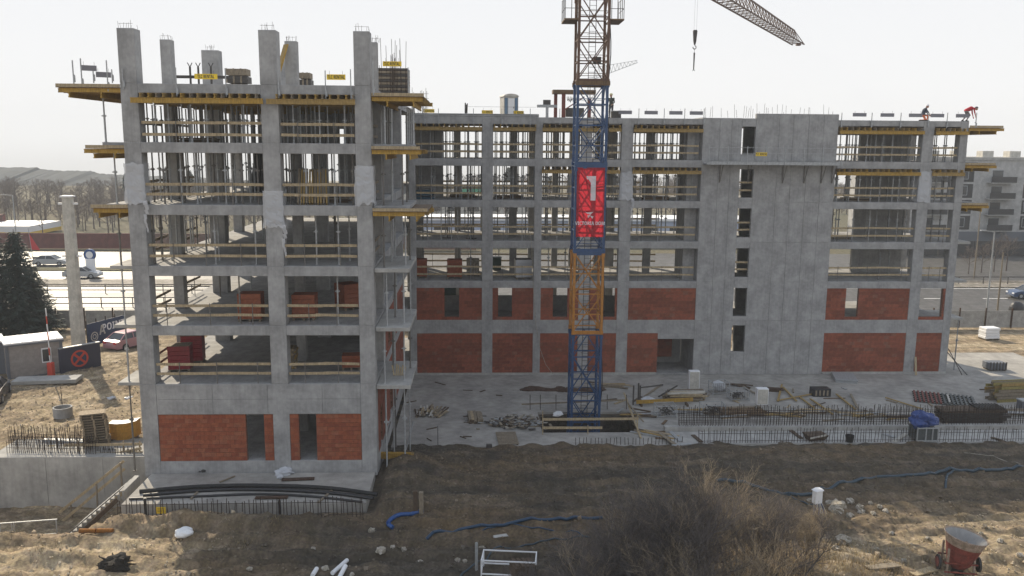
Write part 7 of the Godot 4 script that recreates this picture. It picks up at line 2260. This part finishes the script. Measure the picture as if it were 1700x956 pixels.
	for r in 5:
		var y0 := 2.9 + r * 2.82
		if y0 + 2.3 > top: break
		for k in 4:
			var x := 77.0 + k * 12.0
			bx("facade_panel", Vector3(x + 8.2, y0 + 0.05, 0.004), Vector3(x + 11.0, y0 + 2.5, 0.05), M.dark, t)
			var w := bx("window", Vector3(x + 8.5, y0 + 0.5, 0.052), Vector3(x + 10.0, y0 + 2.2, 0.09), M.steel, t)
			sub(w, "pane", UBs(Vector3(1.3, 1.5, 0.02)), M.glass, Vector3(x + 9.25, y0 + 1.35, 0.1))
			w = bx("window", Vector3(x + 2.2, y0 + 0.1, 0.004), Vector3(x + 4.4, y0 + 2.2, 0.05), M.steel, t)
			sub(w, "pane", UBs(Vector3(1.9, 1.9, 0.02)), M.glass, Vector3(x + 3.3, y0 + 1.15, 0.06))
			var b := bx("balcony", Vector3(x + 1.4, y0 - 0.15, 0.01), Vector3(x + 6.0, y0, 1.5), M.conp, t)
			sub(b, "balustrade", UBs(Vector3(4.6, 1.05, 0.06)), M.dark, Vector3(x + 3.7, y0 + 0.5, 1.45))
	t = thing("hedge_fence", "dark slatted fence before the apartment block", "fence", Vector3(66, 0, -136))
	for i in 20: bx("panel", Vector3(i * 3.0, 0, -0.1), Vector3(i * 3.0 + 2.9, 2.4, 0.1), M.dark, t)
	lamp(Vector3(Z(1637, 525, -86).x, 0, -86), Z(1640, 385, -86).y, -0.9, "grey street lamp with a short arm past the wing's end")
	lamp(Vector3(Z(1655, 522, -87).x, 0, -87), Z(1663, 418, -87).y, 0.1, "wooden pole beside the street lamp past the wing's end")
	lamp(Vector3(Z(1616, 470, -112).x, 0, -112), 9.0, 0.1, "dark pole on the far side of the road past the wing's end")
	lamp(Vector3(Z(32, 450, -118).x, 0, -118), Z(25, 324, -118).y, -2.4, "tall grey street lamp behind the spruces")
	t = thing("dark_dome", "black half-round cover behind the boundary fence", "cover", Vector3(Z(1685, 540, -82).x, 0, -82))
	m = MB.new()
	m.blob(Vector3(0, 1.5, 0), Vector3(0.75, 0.8, 0.6), n2, 0.1, 10, 1.0)
	m.tube(Vector3(0, 0, 0), Vector3(0, 1.5, 0), 0.7, 0.75, 14)
	obj("dome", m.mesh(), M.black, t)
	# spruces by the office
	spruce("tall dark spruce with a pointed top beside the fence", Vector3(Z(38, 565, -76.5).x, 0, -76.5), Z(36, 392, -76.5).y + 0.6, 3)
	spruce("tall dark spruce cut by the picture's edge behind the office", Vector3(Z(-8, 565, -76).x, 0, -76), Z(4, 372, -76).y + 1.0, 4)
	spruce("dark spruce between two taller ones at the fence", Vector3(Z(62, 560, -78.5).x, 0, -78.5), Z(60, 440, -78.5).y, 5)
	# bare trees and the wood
	var kinds := []
	for k in 5: kinds.append(bare_tree_mesh(50 + k, 10.0, 3, Color(0.105, 0.085, 0.075), Color(0.175, 0.14, 0.115)))
	var rg := RandomNumberGenerator.new()
	rg.seed = 31
	var spots := []
	for i in 16: spots.append([Vector3(-128 + i * 6.2 + rg.randf_range(-2, 2), 0, -150 - rg.randf() * 12), rg.randf_range(0.5, 0.8), "bare tree behind the reddish-brown boundary wall", "bare trees behind the boundary wall"])
	for i in 16: spots.append([Vector3(-22 + i * 7.0 + rg.randf_range(-2, 2), 0, -165 - rg.randf() * 25), rg.randf_range(0.6, 1.0), "bare tree seen through the wing beyond the low building", "bare trees beyond the low building"])
	for i in 4: spots.append([Vector3(Z(1606 + i * 28, 470, -116).x, 0, -116 - i), 0.42 + 0.05 * i, "young bare street tree before the apartment block", "street trees before the apartment block"])
	for q in spots:
		var k: Array = kinds[rg.randi() % 5]
		var tr := thing("bare_tree", q[2], "tree", q[0], rg.randf() * TAU, q[3])
		tr.scale = Vector3.ONE * q[1]
		obj("trunk", k[0], M.twig, tr)
		tag(obj("crown", k[1], M.twig, tr), "bare twiggy crown", "", "", "stuff")
	var mm := MultiMesh.new()
	mm.transform_format = MultiMesh.TRANSFORM_3D
	var both := SurfaceTool.new()
	both.append_from(kinds[1][0], 0, Transform3D.IDENTITY)
	both.append_from(kinds[1][1], 0, Transform3D.IDENTITY)
	mm.mesh = both.commit()
	mm.instance_count = 900
	for i in 900:
		var left := i < 620
		var p := Vector3(rg.randf_range(-210, -20), 0, rg.randf_range(-168, -270)) if left else Vector3(rg.randf_range(-20, 130), 0, rg.randf_range(-220, -330))
		var s := rg.randf_range(0.6, 0.86)
		s *= minf(1.0, 0.62 + 0.0016 * (-p.z - 100.0))
		if not left: s *= 0.95
		mm.set_instance_transform(i, Transform3D(Basis(Vector3.UP, rg.randf() * TAU).scaled(Vector3(s * 1.15, s, s * 1.15)), p))
	var mi := MultiMeshInstance3D.new()
	mi.multimesh = mm
	mi.material_override = M.twig
	mi.name = "bare_wood"
	add_child(mi)
	tag(mi, "hazy brown bare wood beyond the road", "wood", "", "stuff")
	for i in 7:
		var x: float = [-92.0, -84.0, -77.0, -60.0, 2.0, 20.0, 9.0][i]
		var z: float = [-232.0, -240.0, -236.0, -250.0, -228.0, -232.0, -240.0][i]
		pine("dark pine standing out of the hazy bare wood", Vector3(x, 0, z), [9.0, 10.6, 9.5, 8.2, 10.2, 9.0, 11.0][i], 60 + i)
	# far ridge
	var r := MB.new()
	var prev := Vector3.ZERO
	var sky := [[-60, 279], [0, 277.5], [62, 278], [66, 281], [100, 283], [150, 283.5], [165, 288], [210, 291], [300, 293], [420, 300], [560, 306], [700, 308], [900, 310], [1100, 310], [1400, 306], [1580, 300], [1720, 298]]
	for i in sky.size():
		var p := Z(sky[i][0], sky[i][1], -560)
		if i > 0:
			var n := 12
			for k in n:
				var a := prev.lerp(p, k / float(n)) + Vector3(0, 0.5 * n2.get_noise_1d(i * 31.0 + k), 0)
				var b := prev.lerp(p, (k + 1) / float(n)) + Vector3(0, 0.5 * n2.get_noise_1d(i * 31.0 + k + 1), 0)
				var a2 := Vector3(a.x, -14, -470 + 12 * n2.get_noise_1d(a.x))
				var b2 := Vector3(b.x, -14, -470 + 12 * n2.get_noise_1d(b.x))
				r.quad(a, b, b2, a2)
				r.quad(b, a, a + Vector3(0, -20, -60), b + Vector3(0, -20, -60))
		prev = p
	struct("hills", r.mesh(), M.hill)
	# far crane, just its jib showing behind the mast
	t = thing("distant_crane", "faint far-off crane jib behind the tower crane's mast", "crane", Vector3(Z(984, 150, -230).x, 0, -230))
	m = MB.new()
	var h0 := Z(990, 132, -230).y
	var d1 := Z(1058, 104, -230) - Vector3(t.position.x, 0, -230)
	for s in [-0.5, 0.5]: m.bar(Vector3(0, h0, s), Vector3(d1.x, d1.y, s), 0.12, 0.12)
	m.bar(Vector3(0, h0 + 3.0, 0), Vector3(d1.x, d1.y + 0.6, 0), 0.1, 0.1)
	for i in 12:
		var a := Vector3(0, h0, 0).lerp(Vector3(d1.x, d1.y, 0), i / 12.0)
		var b := Vector3(0, h0 + 3.0, 0).lerp(Vector3(d1.x, d1.y + 0.6, 0), (i + 0.5) / 12.0)
		m.bar(a, b, 0.09, 0.09)
		m.bar(b, Vector3(0, h0, 0).lerp(Vector3(d1.x, d1.y, 0), (i + 1) / 12.0), 0.09, 0.09)
	obj("jib", m.mesh(), M.steel, t)
	m = MB.new()
	for x in [-0.7, 0.7]:
		for z in [-0.7, 0.7]: m.bar(Vector3(x, 0, z), Vector3(x, h0, z), 0.12, 0.12)
	for i in 20: m.bar(Vector3(-0.7, h0 * i / 20.0, 0.7), Vector3(0.7, h0 * (i + 1) / 20.0, 0.7), 0.1, 0.1)
	obj("mast", m.mesh(), M.steel, t)
func pine(label: String, at: Vector3, h: float, seed_: int):
	var rg := RandomNumberGenerator.new()
	rg.seed = seed_
	var t := thing("pine_tree", label, "tree", at, 0.0, "pines in the bare wood")
	var tr := MB.new()
	tr.tube(Vector3(0, -0.2, 0), Vector3(0, h, 0), 0.2, 0.04, 6)
	obj("trunk", tr.mesh(), M.woodd, t)
	var m := MB.new()
	for i in 700:
		var y := h * (0.3 + 0.7 * pow(rg.randf(), 0.8))
		var R := h * 0.24 * pow(1.05 - y / h, 0.7) + 0.15
		var a := rg.randf() * TAU
		var d := R * sqrt(rg.randf())
		var p := Vector3(cos(a) * d, y - 0.25 * d, sin(a) * d)
		var s := rg.randf_range(0.25, 0.5)
		var u := Vector3(rg.randf_range(-1, 1), rg.randf_range(-0.4, 0.6), rg.randf_range(-1, 1)).normalized() * s
		var w := Vector3(rg.randf_range(-1, 1), rg.randf_range(-0.4, 0.4), rg.randf_range(-1, 1)).normalized() * s * 0.5
		var g := rg.randf_range(0.7, 1.3)
		m.col = Color(0.03 * g, 0.042 * g, 0.03 * g)
		m.quad(p - u - w, p + u - w, p + u + w, p - u + w)
	tag(obj("crown", m.mesh(), M.leaf, t), "dark needle clumps", "", "", "stuff")
